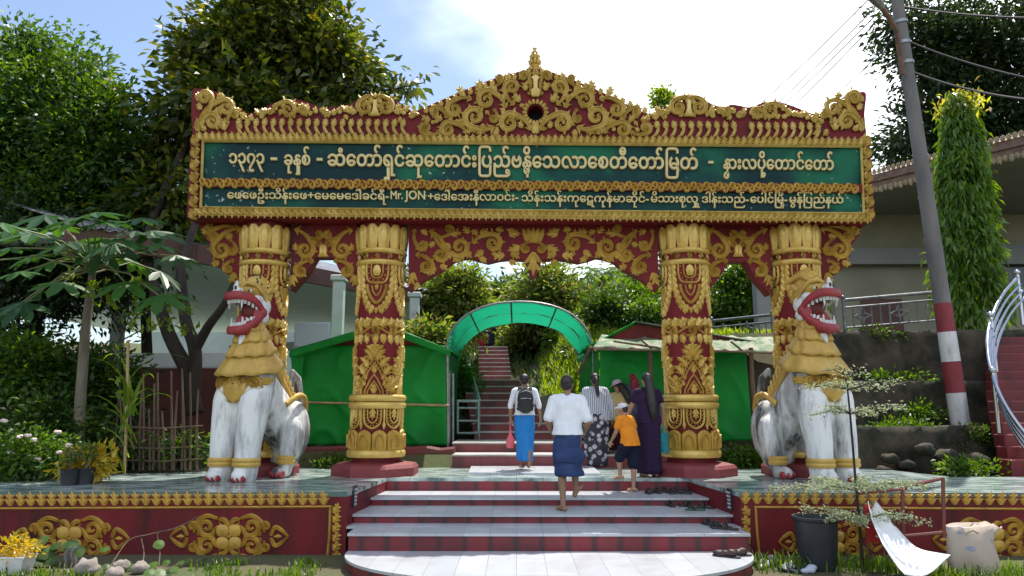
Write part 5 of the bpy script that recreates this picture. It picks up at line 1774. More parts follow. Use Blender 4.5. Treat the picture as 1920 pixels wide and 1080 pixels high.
RAILM = mat('dull_rail_steel', (.20,.21,.21), (.10,.10,.105), scale=8, rough=.4, metal=.6)
def balustrade(p, q, h, label):
    r = thing('balustrade', label, 'railing', p)
    d = q - p; L = d.length; t = d.normalized()
    mb = MB()
    at = lambda s, z: Vector((t.x*s, t.y*s, t.z*s + z))
    mb.tube([at(0, h), at(L, h)], .035, 8); mb.tube([at(0, h-.16), at(L, h-.16)], .022, 8); mb.tube([at(0, .08), at(L, .08)], .02, 8)
    n = int(L/.17)
    for i in range(n+1):
        s = L*i/n
        mb.tube([at(s, .06), at(s, h-.16)], .017, 6)
    for i in range(2, n-1, 4):
        s = L*i/n
        c = h*.45
        pts = []
        for k in range(16):
            a = 2*PI*k/16; rr = .16*(1 - .62*abs(math.sin(2*a)))
            pts.append(at(s + rr*math.cos(a), c + rr*math.sin(a)*1.15))
        mb.tube(pts + [pts[0]], .020, 6)
    mb.build('railing_panel', RAILM, r, smooth=True)
    for s in np.arange(0, L+.01, max(1.2, L/ max(1, round(L/1.4)))):
        mb = MB(); mb.tube([at(s, 0), at(s, h+.02)], .04, 8); mb.sphere(at(s, h+.06), .05, 10, 6); mb.build('post', RAILM, r, smooth=True)
a_, b_ = UP(1585, 622, 15.5), UP(1775, 606, 15.3)
balustrade(a_, b_, UP(1585, 563, 15.5).z - a_.z, 'steel balustrade with star motifs above the dark retaining wall')
a_, b_ = UP(1336, 640, 18.2), UP(1450, 632, 16.6)
balustrade(a_, b_, UP(1336, 602, 18.2).z - a_.z, 'steel balustrade seen between the two right hand columns')
CHROMED = mat('rail_chrome', (.45,.46,.48), rough=.22, metal=1)
# curved stair with chrome rails at the right edge
cs = thing('curved_stair', 'dark red curved stair with polished chrome rails at the right edge', 'stair', (8.6, 12.5, .9))
o = (8.6, 12.5, .9)
mb = MB()
for i in range(13):
    y0 = 11.9 + .26*i; z = 1.05 + .185*i
    xa = UP(1878 - 14*math.sin(PI*i/12) , 700, y0).x
    mb.bevbox((xa, y0, z-.22 if i else .7), (xa+3.2, y0+ .30, z), .012)
mb.build('steps', stained('stair_red', (.16,.02,.022), (.06,.015,.016), scale=2, thr=.55), cs, off=o)
rail_px = [(1908,520,14.6),(1880,552,14.2),(1858,600,13.7),(1852,650,13.2),(1862,705,12.7),(1885,760,12.3),(1930,822,11.9),(1990,880,11.5)]
for k, dz in enumerate((0, .14, .27, .40)):
    mb = MB()
    pts = [UP(u + k*3, v, D) - Vector((0,0,dz)) for u, v, D in rail_px]
    mb.tube([Vector(p) for p in catmull([p[:] for p in pts], 6)], .032 if k == 0 else .026, 10)
    mb.build('rail', CHROMED, cs, smooth=True, off=o)
for i, (u, v, D) in enumerate(rail_px):
    if i in (0, 2, 4, 6):
        mb = MB(); p = UP(u, v, D); mb.tube([p + Vector((0,0,.06)), p - Vector((0,0,.95))], .035, 10); mb.sphere(p + Vector((0,0,.10)), .06, 12, 8)
        mb.build('post', CHROMED, cs, smooth=True, off=o)

# utility pole
D_U = 14.0
pb_, pt_ = UP(1801, 797, D_U), UP(1676, -40, D_U)
up_ = thing('utility_pole', 'leaning concrete utility pole with red and white painted bands', 'utility pole', pb_)
ax_ = (pt_ - pb_)
def polept(v):
    t = (797 - v)/(797 + 40.0)
    return ax_*t
rad = lambda v: .165 - .055*(797 - v)/837
def band(v0, v1, m, name, k=0):
    mb = MB()
    mb.tube([polept(v0), polept((v0+v1)/2), polept(v1)], [rad(v0)+k, rad((v0+v1)/2)+k, rad(v1)+k], 20)
    return mb.build(name, m, up_, smooth=True)
band(800, -40, mat('pole_concrete', (.19,.18,.175), (.11,.105,.10), scale=2.2, rough=.85, bump=.3, stretch=(1,1,.3)), 'shaft')
band(797, 742, stained('band_white', (.55,.55,.55), (.2,.2,.2), scale=4, thr=.58), 'white_band', .004)
BR_ = mat('band_red', (.24,.03,.04), (.18,.025,.03), scale=4, rough=.7)
band(742, 688, BR_, 'red_band', .004)
band(688, 636, stained('band_white_worn', (.60,.60,.60), (.25,.25,.25), scale=5, thr=.6), 'white_band', .004)
band(636, 585, BR_, 'red_band', .004)
RUST = mat('rusty_steel', (.20,.11,.07), (.10,.05,.035), scale=6, rough=.8)
la = MB()
arm = [UP(1692, 140, D_U-.2), UP(1682, 60, D_U-.25), UP(1668, 35, D_U-.4), UP(1640, -5, D_U-.7), UP(1600,-45, D_U-1.0)]
la.tube([p - pb_ for p in arm], .05, 8)
la.build('lamp_arm', RUST, up_, smooth=True)
lh = MB(); c = UP(1648, 5, D_U-.7) - pb_
lh.tube([UP(1655,16,D_U-.65) - pb_, UP(1648, 5, D_U-.7) - pb_, UP(1630,-15,D_U-.85) - pb_], [.05,.10,.12], 10)
lh.build('lamp_head', STEEL, up_, smooth=True)
for v in (50, 92, 132):
    band(v+3, v-3, STEEL, 'steel_strap', .02)
# overhead wires
WIRE = mat('wire_black', (.03,.03,.035), rough=.6)
def wire(p, q, sag, r, label, nm='overhead_wire'):
    mb = MB(); pts = []
    for i in range(25):
        t = i/24; w = p.lerp(q, t); w.z -= sag*4*t*(1-t); pts.append(w)
    mid = pts[12].copy()
    mb.tube([x - mid for x in pts], r, 5)
    o = mb.build(nm, WIRE, smooth=True); o.location = mid
    return tag(o, label, 'wire')
wl_ = [((1640,-12),(1400,200),'leftmost of the four wires rising behind the gate to the pole'), ((1660,-6),(1432,200),'second wire from the left rising behind the gate'), ((1668,2),(1444,202),'third wire from the left rising behind the gate'), ((1672,10),(1466,205),'fourth wire from the left rising behind the gate')]
for (s, e_, lab) in wl_:
    wire(UP(s[0], s[1], 14), UP(e_[0]-90, e_[1]+90, 34), .2, .013, lab)
wire(UP(1690,55,14), UP(1480,225,34), .4, .012, 'thin low wire slanting to the notch at the gate corner')
wire(UP(1692,12,14), UP(2050,32,12), .1, .018, 'topmost wire running right from the utility pole')
wire(UP(1698,75,14), UP(2050,165,12), .15, .018, 'middle wire running right from the utility pole')
wire(UP(1704,132,14), UP(2050,190,12), .2, .022, 'lowest twisted wire running right from the utility pole')

# small house on the ridge
hs_ = thing('ridge_house', 'small cream house with a grey roof high on the ridge', 'house', UP(1175, 530, 30))
p, q = UP(1150, 532, 30), UP(1240, 512, 30)
o = hs_.location[:]
mb = MB(); mb.box((p.x, 30, p.z-1.5), (q.x, 33, q.z)); mb.build('wall', mat('house_cream', (.55,.50,.38), rough=.8), hs_, off=o)
mb = MB(); mb.rings([[Vector((p.x-.4, 29.6, q.z+.002)), Vector((q.x+.3, 29.6, q.z+.002)), Vector((q.x+.3, 33.4, q.z+.002)), Vector((p.x-.4, 33.4, q.z+.002))], [Vector((p.x+.6, 31.2, q.z+.62)), Vector((q.x-.6, 31.2, q.z+.62)), Vector((q.x-.6, 31.8, q.z+.62)), Vector((p.x+.6, 31.8, q.z+.62))]])
mb.build('roof', mat('house_roof_grey', (.28,.29,.31), rough=.6), hs_, off=o)

rn_ = random.Random(21)
for i, (u, v, sz) in enumerate(((1735,838,26),(1775,850,30),(1700,868,24),(1830,858,32),(1668,856,20),(1870,872,28),(1655,880,22),(1800,880,24))):
    D = 12.9 + .1*(i % 3); p = UP(u, v, D); k = sz*D/F*.55; p.z -= k*.3; b = MB(); rr = []
    for a in range(9):
        th = -PI/2 + PI*(.02 + .96*a/8)
        rr.append([Vector((math.cos(th)*math.cos(f)*1.3, math.cos(th)*math.sin(f), .8*math.sin(th)))*k*(1 + .35*mnoise.noise(Vector((math.cos(th)*math.cos(f)*1.5 + i*5, math.cos(th)*math.sin(f)*1.5, math.sin(th)*1.5)))) for f in [2*PI*j/14 for j in range(14)]])
    b.rings(rr); o_ = b.build('boulder', STONE, smooth=2); o_.location = p
    tag(o_, 'mossy boulder in the heap at the foot of the right retaining walls', 'boulder', 'boulders at the foot of the right retaining walls')
# ------------------------------------------------------------------ vegetation
def leaves_mesh(P, Dr, size, aspect=.42, jit=.35, bend=.12, seed=0):
    """one folded lozenge per leaf: P base points, Dr directions"""
    g_ = np.random.default_rng(seed)
    n = len(P)
    Dr = Dr / np.maximum(1e-6, np.linalg.norm(Dr, axis=1, keepdims=True))
    rv = g_.normal(size=(n, 3)) + np.array([0, 0, 1.1])
    S = np.cross(Dr, rv); S /= np.maximum(1e-6, np.linalg.norm(S, axis=1, keepdims=True))
    N = np.cross(S, Dr)
    L = size * (1 + jit*(g_.random((n, 1))*2 - 1))
    W = L * aspect * .5
    mid = P + Dr*L*.45
    v = np.stack([P, mid - S*W + N*L*bend, P + Dr*L - N*L*bend*.6, mid + S*W + N*L*bend], axis=1).reshape(-1, 3)
    return v

def mesh_quads(name, v, m, parent=None, off=None):
    n = len(v)//4
    if off is not None: v = v - np.array(off)
    me = bpy.data.meshes.new(name)
    me.vertices.add(len(v)); me.vertices.foreach_set('co', v.astype(np.float32).ravel())
    me.loops.add(4*n); me.loops.foreach_set('vertex_index', np.arange(4*n, dtype=np.int32))
    me.polygons.add(n); me.polygons.foreach_set('loop_start', np.arange(0, 4*n, 4, dtype=np.int32)); me.polygons.foreach_set('loop_total', np.full(n, 4, dtype=np.int32))
    me.update(); me.validate()
    return link(name, me, m, parent)

def foliage(blobs, n, size, seed=0, clump=.34, per=42, droop=.25, out=.8, aspect=.42, shell=.45):
    g_ = np.random.default_rng(seed)
    vol = np.array([b[1][0]*b[1][1]*b[1][2] for b in blobs])**.75; vol /= vol.sum()
    PP, DD = [], []
    nc = max(3, n // per)
    for (c, r), w in zip(blobs, vol):
        k = max(3, int(nc*w))
        d = g_.normal(size=(k, 3)); d /= np.linalg.norm(d, axis=1, keepdims=True)
        rad_ = g_.random((k, 1))**shell
        # lumpy outline
        lump = 1 + .22*np.sin(d[:, :1]*5 + seed) * np.cos(d[:, 2:3]*6 + seed*2) + .07*np.clip(g_.normal(size=(k, 1)), -1.5, 1.5)
        cc = np.array(c) + d*rad_*lump*np.array(r)
        m_ = (g_.random(k)*1.2 + .4)*per
        for i in range(k):
            q = int(m_[i])
            sg = clump*(.6 + .8*g_.random())
            off = np.clip(g_.normal(size=(q, 3)), -1.5, 1.5)*np.array([sg, sg, sg*.7])
            PP.append(cc[i] + off)
            dd = off/sg*.5 + d[i]*out + g_.normal(size=(q, 3))*.55 + np.array([0, 0, -droop])
            DD.append(dd)
    P = np.concatenate(PP); D_ = np.concatenate(DD)
    return leaves_mesh(P, D_, size, aspect, seed=seed+1)

def tree(name, label, cat, base, limbs, blobs, n, size, lm, seed=0, bark=None, group=None, parts=('trunk', 'crown'), **kw):
    r = thing(name, label, cat, base, 0, group)
    if limbs:
        mb = MB()
        for pts, rr in limbs:
            pts = [Vector(p) for p in catmull([Vector(p)[:] for p in pts], 4)] if len(pts) > 2 else [Vector(p) for p in pts]
            mb.tube(pts, list(np.linspace(rr[0], rr[1], len(pts))), 9)
        mb.build(parts[0], bark or BARK, r, smooth=True, off=base)
    v = foliage(blobs, n, size, seed, **kw)
    mesh_quads(parts[1], v, lm, r, off=base[:])
    return r
def blob(u, v, D, ru, rv, rd=None):
    p = UP(u, v, D); k = D/F
    return ((p.x, p.y, p.z), (ru*k, (rd if rd else (ru+rv)*.45*k), rv*k))
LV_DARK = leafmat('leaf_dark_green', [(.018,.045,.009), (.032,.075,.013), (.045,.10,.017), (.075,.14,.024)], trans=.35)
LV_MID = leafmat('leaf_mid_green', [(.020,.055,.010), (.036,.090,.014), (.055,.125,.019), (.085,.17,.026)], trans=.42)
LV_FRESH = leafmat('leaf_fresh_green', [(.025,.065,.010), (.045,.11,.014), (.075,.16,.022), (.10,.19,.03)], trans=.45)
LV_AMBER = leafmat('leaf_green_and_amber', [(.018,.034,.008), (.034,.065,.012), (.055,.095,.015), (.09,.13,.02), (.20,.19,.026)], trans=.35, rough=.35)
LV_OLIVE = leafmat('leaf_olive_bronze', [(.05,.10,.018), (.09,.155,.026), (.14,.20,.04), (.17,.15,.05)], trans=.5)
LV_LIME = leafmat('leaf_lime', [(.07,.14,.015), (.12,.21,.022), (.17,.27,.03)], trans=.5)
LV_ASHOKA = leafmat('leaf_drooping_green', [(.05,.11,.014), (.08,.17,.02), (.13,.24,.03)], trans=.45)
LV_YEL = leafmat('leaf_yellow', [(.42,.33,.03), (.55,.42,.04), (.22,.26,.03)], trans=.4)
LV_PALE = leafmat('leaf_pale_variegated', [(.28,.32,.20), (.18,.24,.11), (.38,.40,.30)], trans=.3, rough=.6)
LV_BLACK = leafmat('leaf_blackish_green', [(.012,.026,.009), (.020,.044,.012), (.034,.066,.016)], trans=.3)  # darkest of the leaf greens

# tall trees on the left
p = UP(70, 800, 15.5); p.z = 1.0
tree('broadleaf_tree', 'tall dense green tree filling the upper left corner', 'tree', p,
     [([p, UP(60, 640, 15.5), UP(90, 420, 15.6), UP(120, 250, 15.8)], (.22,.08)), ([UP(70, 560, 15.5), UP(180, 420, 15.2), UP(230, 300, 15.5)], (.12,.04))],
     [blob(95,215,15.8,120,110), blob(165,270,15.4,90,110), blob(0,240,15.2,110,160), blob(120,400,15.6,160,100), blob(235,330,16,65,120), blob(40,105,15.8,60,55), blob(150,140,15.6,45,50), blob(95,80,15.8,32,34), blob(205,200,15.7,45,50)],
     46000, .15, LV_MID, 3, clump=.30)
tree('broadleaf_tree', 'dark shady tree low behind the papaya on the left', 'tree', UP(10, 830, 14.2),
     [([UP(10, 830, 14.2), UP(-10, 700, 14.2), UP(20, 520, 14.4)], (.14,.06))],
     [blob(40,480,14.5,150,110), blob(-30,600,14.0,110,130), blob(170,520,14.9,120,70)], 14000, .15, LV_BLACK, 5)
b_ = UP(366, 775, 13.6)
tree('broadleaf_tree', 'large leaved dark tree with amber tips rising behind the gate on the left', 'tree', b_,
     [([b_, UP(352,700,13.7), UP(318,630,13.8), UP(296,560,13.9), UP(278,490,14.2), UP(290,400,15), UP(380,200,16)], (.15,.07)),
      ([UP(362,745,13.62), UP(366,660,13.7), UP(348,600,13.8), UP(340,520,14.0), UP(345,480,14.2), UP(400,330,15.5), UP(480,120,16.5)], (.13,.06)),
      ([UP(366,655,13.7), UP(392,610,13.6), UP(424,565,13.5), UP(450,500,14)], (.10,.05)), ([UP(420,300,15.5), UP(560,150,16.5), UP(640,80,17)], (.09,.03)),
      ([UP(560,150,16.5), UP(700,170,17), UP(795,155,17)], (.05,.012))],
     [blob(460,110,16.8,125,100), blob(540,50,17,120,75), blob(600,130,16.8,95,75), blob(385,140,16.6,52,60), blob(670,175,16.8,52,34), blob(450,220,16.2,160,60), blob(340,260,16.2,50,80), blob(310,400,15.8,65,90), blob(500,0,17,90,30), blob(765,160,17,16,8), blob(725,168,17,28,14)],
     22000, .25, LV_AMBER, 8, clump=.36, aspect=.46, per=30, droop=.5)
tree('broadleaf_tree', 'shaded tree with sky gaps between the two tall left trees', 'tree', UP(280, 790, 17), [([UP(280, 790, 17), UP(270, 500, 17), UP(260,300,17.2)], (.14,.05))],
     [blob(275,370,17.2,80,90), blob(250,460,17,110,60), blob(350,440,17.4,60,50)], 9000, .17, LV_DARK, 11, clump=.4)

# big dark tree behind the right hall
b_ = Vector((UP(1800, 560, 28).x, 28, 3.0))
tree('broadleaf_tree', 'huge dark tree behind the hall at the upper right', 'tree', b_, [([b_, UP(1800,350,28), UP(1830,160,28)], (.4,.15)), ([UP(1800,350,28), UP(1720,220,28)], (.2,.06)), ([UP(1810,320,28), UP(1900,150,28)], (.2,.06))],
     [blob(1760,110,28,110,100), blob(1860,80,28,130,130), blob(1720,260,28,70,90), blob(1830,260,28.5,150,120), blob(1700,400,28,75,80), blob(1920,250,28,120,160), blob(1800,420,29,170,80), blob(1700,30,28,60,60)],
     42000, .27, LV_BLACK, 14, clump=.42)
# slender drooping tree
b_ = UP(1822, 606, 16.3)
ash = thing('ashoka_tree', 'slender column shaped tree with drooping bright green leaves beside the striped pole', 'tree', b_)
mb = MB(); mb.tube([Vector((0,0,-.3)), UP(1812,400,16.3) - b_, UP(1798,200,16.3) - b_], [.09,.06,.02], 8); mb.build('trunk', BARK, ash, smooth=True)
g_ = np.random.default_rng(4); PP, DD = [], []
for k in range(340):
    t = g_.random()**.85
    v = 605 - t*410; u0 = 1822 - 26*t
    rr = (1 - t)**.6*50 + 9; a = g_.random()*2*PI
    R0 = rr*16.3/F*(0.55 + .5*g_.random())
    c = np.array(UP(u0, v, 16.3)) + np.array([math.cos(a), math.sin(a), 0])*R0
    q = 44
    s = np.array([math.cos(a), math.sin(a), 0])
    PP.append(c + g_.normal(size=(q, 3))*np.array([.09,.09,.16])); DD.append(np.array([0,0,-1.0]) + s*.35 + g_.normal(size=(q, 3))*.28)
mesh_quads('crown', leaves_mesh(np.concatenate(PP), np.concatenate(DD), .22, .24, seed=3), LV_ASHOKA, ash, off=b_[:])
PP = np.array(UP(1798,198,16.3)) + g_.normal(size=(260,3))*np.array([.28,.28,.16]); 
ysh = mesh_quads('young_shoots', leaves_mesh(PP, g_.normal(size=(260,3))*.6 + np.array([0,0,.2]), .17, .3, seed=9), leafmat('leaf_copper_tip', [(.22,.30,.04), (.32,.34,.06), (.34,.26,.06)], trans=.5), ash, off=b_[:])

ysh['kind'] = 'stuff'

# trees on the hill seen through the gate
def hilltree(u, v, D, ru, rv, n, size, lm, label, seed, trunk=True, name='hill_tree', cat='tree', extra=(), **kw):
    base = UP(u, v + rv*1.5, D); base.z = max(1.1, ground_h(base.x, D) - .1)
    c = UP(u, v, D)
    limbs = [([base, base*.4 + c*.6 + Vector((.1,0,0)), c], (.12*ru/60, .04))] if trunk else []
    bl = [blob(u, v, D, ru*.8, rv*.8)] + [blob(u + ru*x, v + rv*y, D + z, ru*s, rv*s) for x, y, z, s in ((-.45,.35,.2,.5),(.5,.25,-.2,.5),(-.3,-.45,.1,.5),(.3,-.5,-.1,.45),(.05,.6,.2,.5))] + [blob(*e) for e in extra]
    return tree(name, label, cat, base, limbs, bl, n, size, lm, seed, **kw)
hilltree(858, 565, 21, 62, 72, 8000, .20, LV_OLIVE, 'olive leaved tree right of the second column with bronze young leaves', 21, clump=.25)
hilltree(800, 650, 19, 50, 45, 3500, .19, LV_OLIVE, 'low bronze tipped tree over the left booth roof', 22, clump=.22)
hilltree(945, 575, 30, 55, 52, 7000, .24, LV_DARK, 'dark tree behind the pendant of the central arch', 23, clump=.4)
hilltree(1022, 565, 26, 66, 68, 8000, .22, LV_OLIVE, 'yellow green tree in the middle of the central arch', 24, clump=.32)
hilltree(1000, 632, 27, 75, 32, 5500, .2, LV_OLIVE, 'shady tree under the net arch at the top of the stairs', 25, clump=.3)
hilltree(1070, 640, 24.5, 45, 28, 2600, .19, LV_FRESH, 'small fresh green tree under the right end of the net arch', 26, clump=.25)
hilltree(1100, 585, 25, 36, 40, 3500, .2, LV_OLIVE, 'bushy tree beside the palm on the right slope', 27, clump=.28)
hilltree(1180, 585, 23, 62, 48, 6000, .18, LV_FRESH, 'dense bush on the right slope below the cream house', 28, trunk=False, name='hill_bush', cat='bush', clump=.26)
hilltree(1240, 540, 27, 60, 50, 5000, .2, LV_DARK, 'dark bush behind the third column', 29, trunk=False, name='hill_bush', cat='bush', clump=.3)
hilltree(1385, 565, 24, 62, 70, 7000, .2, LV_FRESH, 'sunlit tree seen between the two right hand columns', 30, clump=.28)
hilltree(1245, 190, 30, 14, 22, 500, .22, LV_LIME, 'sunny treetop peeping over the gate skyline right of the pediment', 31, clump=.2)
hilltree(790, 545, 34, 50, 40, 3000, .26, LV_DARK, 'distant dark tree behind the left of the central arch', 32, clump=.4)
hilltree(1085, 668, 21.5, 26, 16, 700, .16, LV_DARK, 'dark shrub at the right net curtain', 33, trunk=False, name='hill_bush', cat='bush', clump=.2)
hilltree(850, 720, 17.5, 28, 40, 2200, .14, LV_FRESH, 'leafy shrub between the left booth and the handrail', 34, trunk=False, name='hill_bush', cat='bush', clump=.2)
hilltree(1140, 585, 20.5, 48, 24, 3600, .15, LV_DARK, 'dark bush low on the grassy slope above the right booth roof', 35, trunk=False, name='hill_bush', cat='bush', clump=.2)
hilltree(1210, 590, 20.0, 34, 22, 2400, .15, LV_FRESH, 'leafy bush at the top of the grassy slope beside the third column', 36, trunk=False, name='hill_bush', cat='bush', clump=.2)
# palm on the slope
b_ = UP(1130, 560, 26); b_.z = ground_h(b_.x, 26) - .1
pm = thing('palm', 'feathery palm against the sky left of the cream house', 'palm', b_)
c = UP(1130, 520, 26) - b_
mb = MB(); mb.tube([Vector((0,0,0)), c], [.12,.09], 8); mb.build('trunk', BARKL, pm, smooth=True)
PP, DD = [], []
for k in range(15):
    a = 2*PI*k/15 + .2; el = .25 + .6*(k % 3)/2
    q = np.array(c)
    d = np.array([math.cos(a)*math.cos(el), math.sin(a)*math.cos(el), math.sin(el)])
    for i in range(26):
        d = d + np.array([0, 0, -.055]); d /= np.linalg.norm(d)
        q = q + d*.075
        s = np.cross(d, [0,0,1]); s /= np.linalg.norm(s) + 1e-6
        for sg in (-1, 1):
            PP.append(q); DD.append(d*.8 + s*sg + np.array([0,0,-.35]))
mesh_quads('fronds', leaves_mesh(np.array(PP), np.array(DD), .38, .13, seed=5), LV_FRESH, pm)

# papaya
def star_leaf(mb, c, d, n, S):
    d = Vector(d).normalized(); n = Vector(n).normalized(); s = d.cross(n).normalized(); n = s.cross(d)
    P = []
    for i in range(29):
        a = -2.6 + 5.2*i/28
        k = i % 4
        r = (1.0 if k == 2 else .80 if k in (1, 3) else .46)*(1 - .22*abs(a)/2.6)
        p = Vector(c) + (d*math.cos(a) + s*math.sin(a))*S*r
        P.append(p - n*S*.32*r*r)
    mb.add([Vector(c) + n*S*.04] + P, [(0, i+1, i+2) for i in range(28)])
b_ = UP(148, 850, 11.9); b_.z = 0.9
pp = thing('papaya_tree', 'papaya tree with bare grey trunk and star shaped leaves', 'tree', b_)
top = UP(176, 492, 11.7)
mb = MB(); mb.tube([b_ - b_, UP(150,760,11.9) - b_, UP(160,620,11.8) - b_, top - b_], [.10,.085,.075,.05], 10); mb.build('trunk', BARKL, pp, smooth=True)
lf_ = MB(); pt_ = MB(); rr_ = random.Random(12)
ends = [(20,455),(60,430),(105,415),(150,400),(205,405),(255,425),(295,450),(300,500),(40,500),(95,480),(130,445),(215,450),(250,480),(70,540),(10,580),(120,520),(235,520),(300,545),(5,410),(180,390),(85,395),(265,400),(160,440),(100,450),(230,440),(190,455),(60,470),(285,425),(20,420),(45,560),(330,470),(-20,480)]
for i, (u, v) in enumerate(ends):
    D = 11.7 + rr_.uniform(-1.1, .9)
    e = UP(u, v + 10, D)
    mid = top.lerp(e, .55) + Vector((0,0,.10))
    pt_.tube([top + Vector((0,0,-.06*(i % 4))) - b_, mid - b_, e - b_], [.018,.014,.010], 6)
    dv2 = (e - top); dv2.z *= .2; dv2.z -= .18
    star_leaf(lf_, e - b_, dv2, (rr_.uniform(-.3,.3), -.35 + rr_.uniform(-.3,.3), 1), rr_.uniform(.42,.62))
pt_.build('petioles', mat('petiole_green', (.12,.17,.05), (.2,.16,.08), scale=5, rough=.5), pp, smooth=True)
lf_.build('leaves', leafmat('papaya_leaf', [(.014,.055,.014), (.026,.085,.018), (.05,.14,.024)], trans=.35), pp)

# sapling, cane, shrubs, fence on the left
def stem_plant(name, label, cat, base, stems, lm, size, per, seed, aspect=.42, droop=.2, rad=.012, spread=.05, sm_=None):
    r = thing(name, label, cat, base)
    mb = MB(); g_ = np.random.default_rng(seed); PP, DD = [], []
    for pts in stems:
        q = catmull([Vector(p)[:] for p in pts], 8)
        mb.tube([Vector(p) - base for p in q], list(np.linspace(rad, rad*.35, len(q))), 6)
        m0 = int(len(q)*.25)
        for k in range(per):
            i = g_.integers(m0, len(q)); p = q[i]
            d = q[i] - q[max(0, i-1)]; d = d/ (np.linalg.norm(d) + 1e-6)
            PP.append(p + g_.normal(size=3)*spread); DD.append(d*.5 + g_.normal(size=3)*.8 + np.array([0,0,.1-droop]))
    mb.build('stems', sm_ or BARK, r, smooth=True)
    mesh_quads('leaves', leaves_mesh(np.array(PP), np.array(DD), size, aspect, seed=seed), lm, r, off=base[:])
    return r
b_ = UP(215, 830, 11.2); b_.z = .9
stem_plant('sapling', 'young sapling with light green paired leaves in front of the dark trunks', 'sapling', b_,
  [[b_, UP(225,700,11.2), UP(222,580,11.2), UP(180,530,11.2)], [UP(224,640,11.2), UP(250,570,11.1), UP(258,530,11.0)], [UP(224,620,11.2), UP(290,570,11), UP(345,572,10.9)], [UP(224,640,11.2), UP(290,610,11), UP(350,615,10.9)], [UP(222,600,11.2), UP(170,540,11.3), UP(125,522,11.3)]], LV_LIME, .12, 46, 3, aspect=.5, spread=.06)
def blades(name, label, cat, base, lm, n, L, seed, w=.035, spread=.12, up=1.2, stalk=None):
    r = thing(name, label, cat, base); mb = MB(); rn = random.Random(seed)
    if stalk:
        k = MB(); k.tube([Vector(p) - base for p in stalk], .022, 8); k.build('stalk', BAMBOO, r, smooth=True)
    for i in range(n):
        a = rn.uniform(0, 2*PI); z0 = rn.uniform(0, .9)*(L if stalk else .1)
        p = Vector((rn.uniform(-spread,spread), rn.uniform(-spread,spread), z0)); d = Vector((math.cos(a)*.45, math.sin(a)*.45, up)).normalized()
        s = d.cross(Vector((math.cos(a), math.sin(a), 0))).normalized()
        LL = L*rn.uniform(.6,1.0); rs = []
        for j in range(9):
            t = j/8; ww = w*(1 - t)**.6*(.5 + min(t*4, .5))
            rs.append((p - s*ww, p + s*ww)); d = (d + Vector((0,0,-.20 - .12*t))).normalized(); p = p + d*LL/8
        vs = [q for pr in rs for q in pr]
        mb.add(vs, [(2*j, 2*j+1, 2*j+3, 2*j+2) for j in range(8)])
    mb.build('blades', lm, r)
    return r
b_ = UP(236, 850, 11.0); b_.z = .9
blades('cane_plant', 'tall cane plant with long arching blades left of the lion', 'plant', b_, LV_LIME, 18, 1.35, 6, stalk=[b_, UP(238,760,11), UP(240,640,11)], w=.03)
def bush(label, u, v, D, ru, rv, n, size, lm, seed, name='bush', **kw):
    b_ = UP(u, v + rv, D); b_.z = min(b_.z, max(.75, ground_h(b_.x, D)))
    return tree(name, label, 'bush', b_, [([b_, UP(u, v, D)], (.04,.02)), ([b_, UP(u-ru*.5, v, D)], (.03,.01)), ([b_, UP(u+ru*.5, v-rv*.2, D)], (.03,.01))], [blob(u, v, D, ru*.8, rv*.8), blob(u-ru*.5, v+rv*.3, D, ru*.5, rv*.6), blob(u+ru*.5, v+rv*.3, D, ru*.5, rv*.6)], n, size, lm, seed, parts=('stems', 'leaves'), **kw)
bush('dark leafy bush at the left edge above the roses', 40, 690, 12.6, 90, 80, 5000, .13, LV_FRESH, 41, clump=.2)
bush('dark bush between the papaya trunk and the cane plant', 180, 720, 13, 80, 90, 5500, .14, LV_DARK, 42, clump=.2)
bush('low dark bush behind the potted plants', 110, 800, 12.2, 110, 60, 5000, .11, LV_DARK, 43, clump=.18)
bush('leafy bush beside the bamboo fence left of the lion', 345, 840, 12.6, 40, 28, 700, .11, LV_FRESH, 44, clump=.15)
bush('shaded bush at the foot of the cane plant', 235, 850, 12.5, 40, 28, 900, .10, LV_DARK, 45, clump=.16)
rb = bush('rose bush with pale pink blooms at the left edge', 50, 848, 11.0, 75, 55, 3600, .075, LV_FRESH, 46, name='rose_bush', clump=.14, aspect=.6)
mb = MB(); rn = random.Random(5)
for (u, v) in ((8,790),(38,820),(52,818),(62,826),(108,812),(130,836),(20,850),(70,862),(112,850)):
    c = UP(u, v, 10.75) - rb.location
    for k in range(9):
        a = rn.uniform(0, 2*PI); d = Vector((math.cos(a), math.sin(a)*.8, rn.uniform(-.2,.8)))
        mb.sphere(c + d*.025, (.028,.028,.020), 7, 5)
mb.build('blooms', mat('rose_pale_pink', (.75,.52,.55), (.8,.68,.66), scale=20, rough=.7), rb, smooth=True)
bush('yellow leaved croton behind the black pots', 172, 866, 10.6, 36, 24, 700, .12, LV_YEL, 47, clump=.1, aspect=.4)
# bamboo fence
f0, f1 = UP(228, 868, 12.3), UP(376, 868, 12.3)
fe = thing('bamboo_fence', 'rough bamboo stick fence left of the left lion', 'fence', (f0.x, 12.3, .87))
mb = MB(); rn = random.Random(9)
for i in range(15):
    u = 230 + 10*i + rn.uniform(-4,4); h_ = rn.uniform(690, 790)
    a = UP(u, 882, 12.3) - fe.location; b_ = UP(u + rn.uniform(-8,8), h_, 12.3) - fe.location
    mb.tube([a, (a+b_)/2 + Vector((rn.uniform(-.02,.02),0,0)), b_], [.02,.018,.014], 6)
mb.build('stakes', WOOD, fe, smooth=True)
mb = MB()
for v in (800, 838, 862):
    mb.tube([UP(228, v, 12.26) - fe.location, UP(300, v+3, 12.25) - fe.location, UP(380, v-2, 12.26) - fe.location], .014, 6)
mb.build('rails', WOOD, fe, smooth=True)

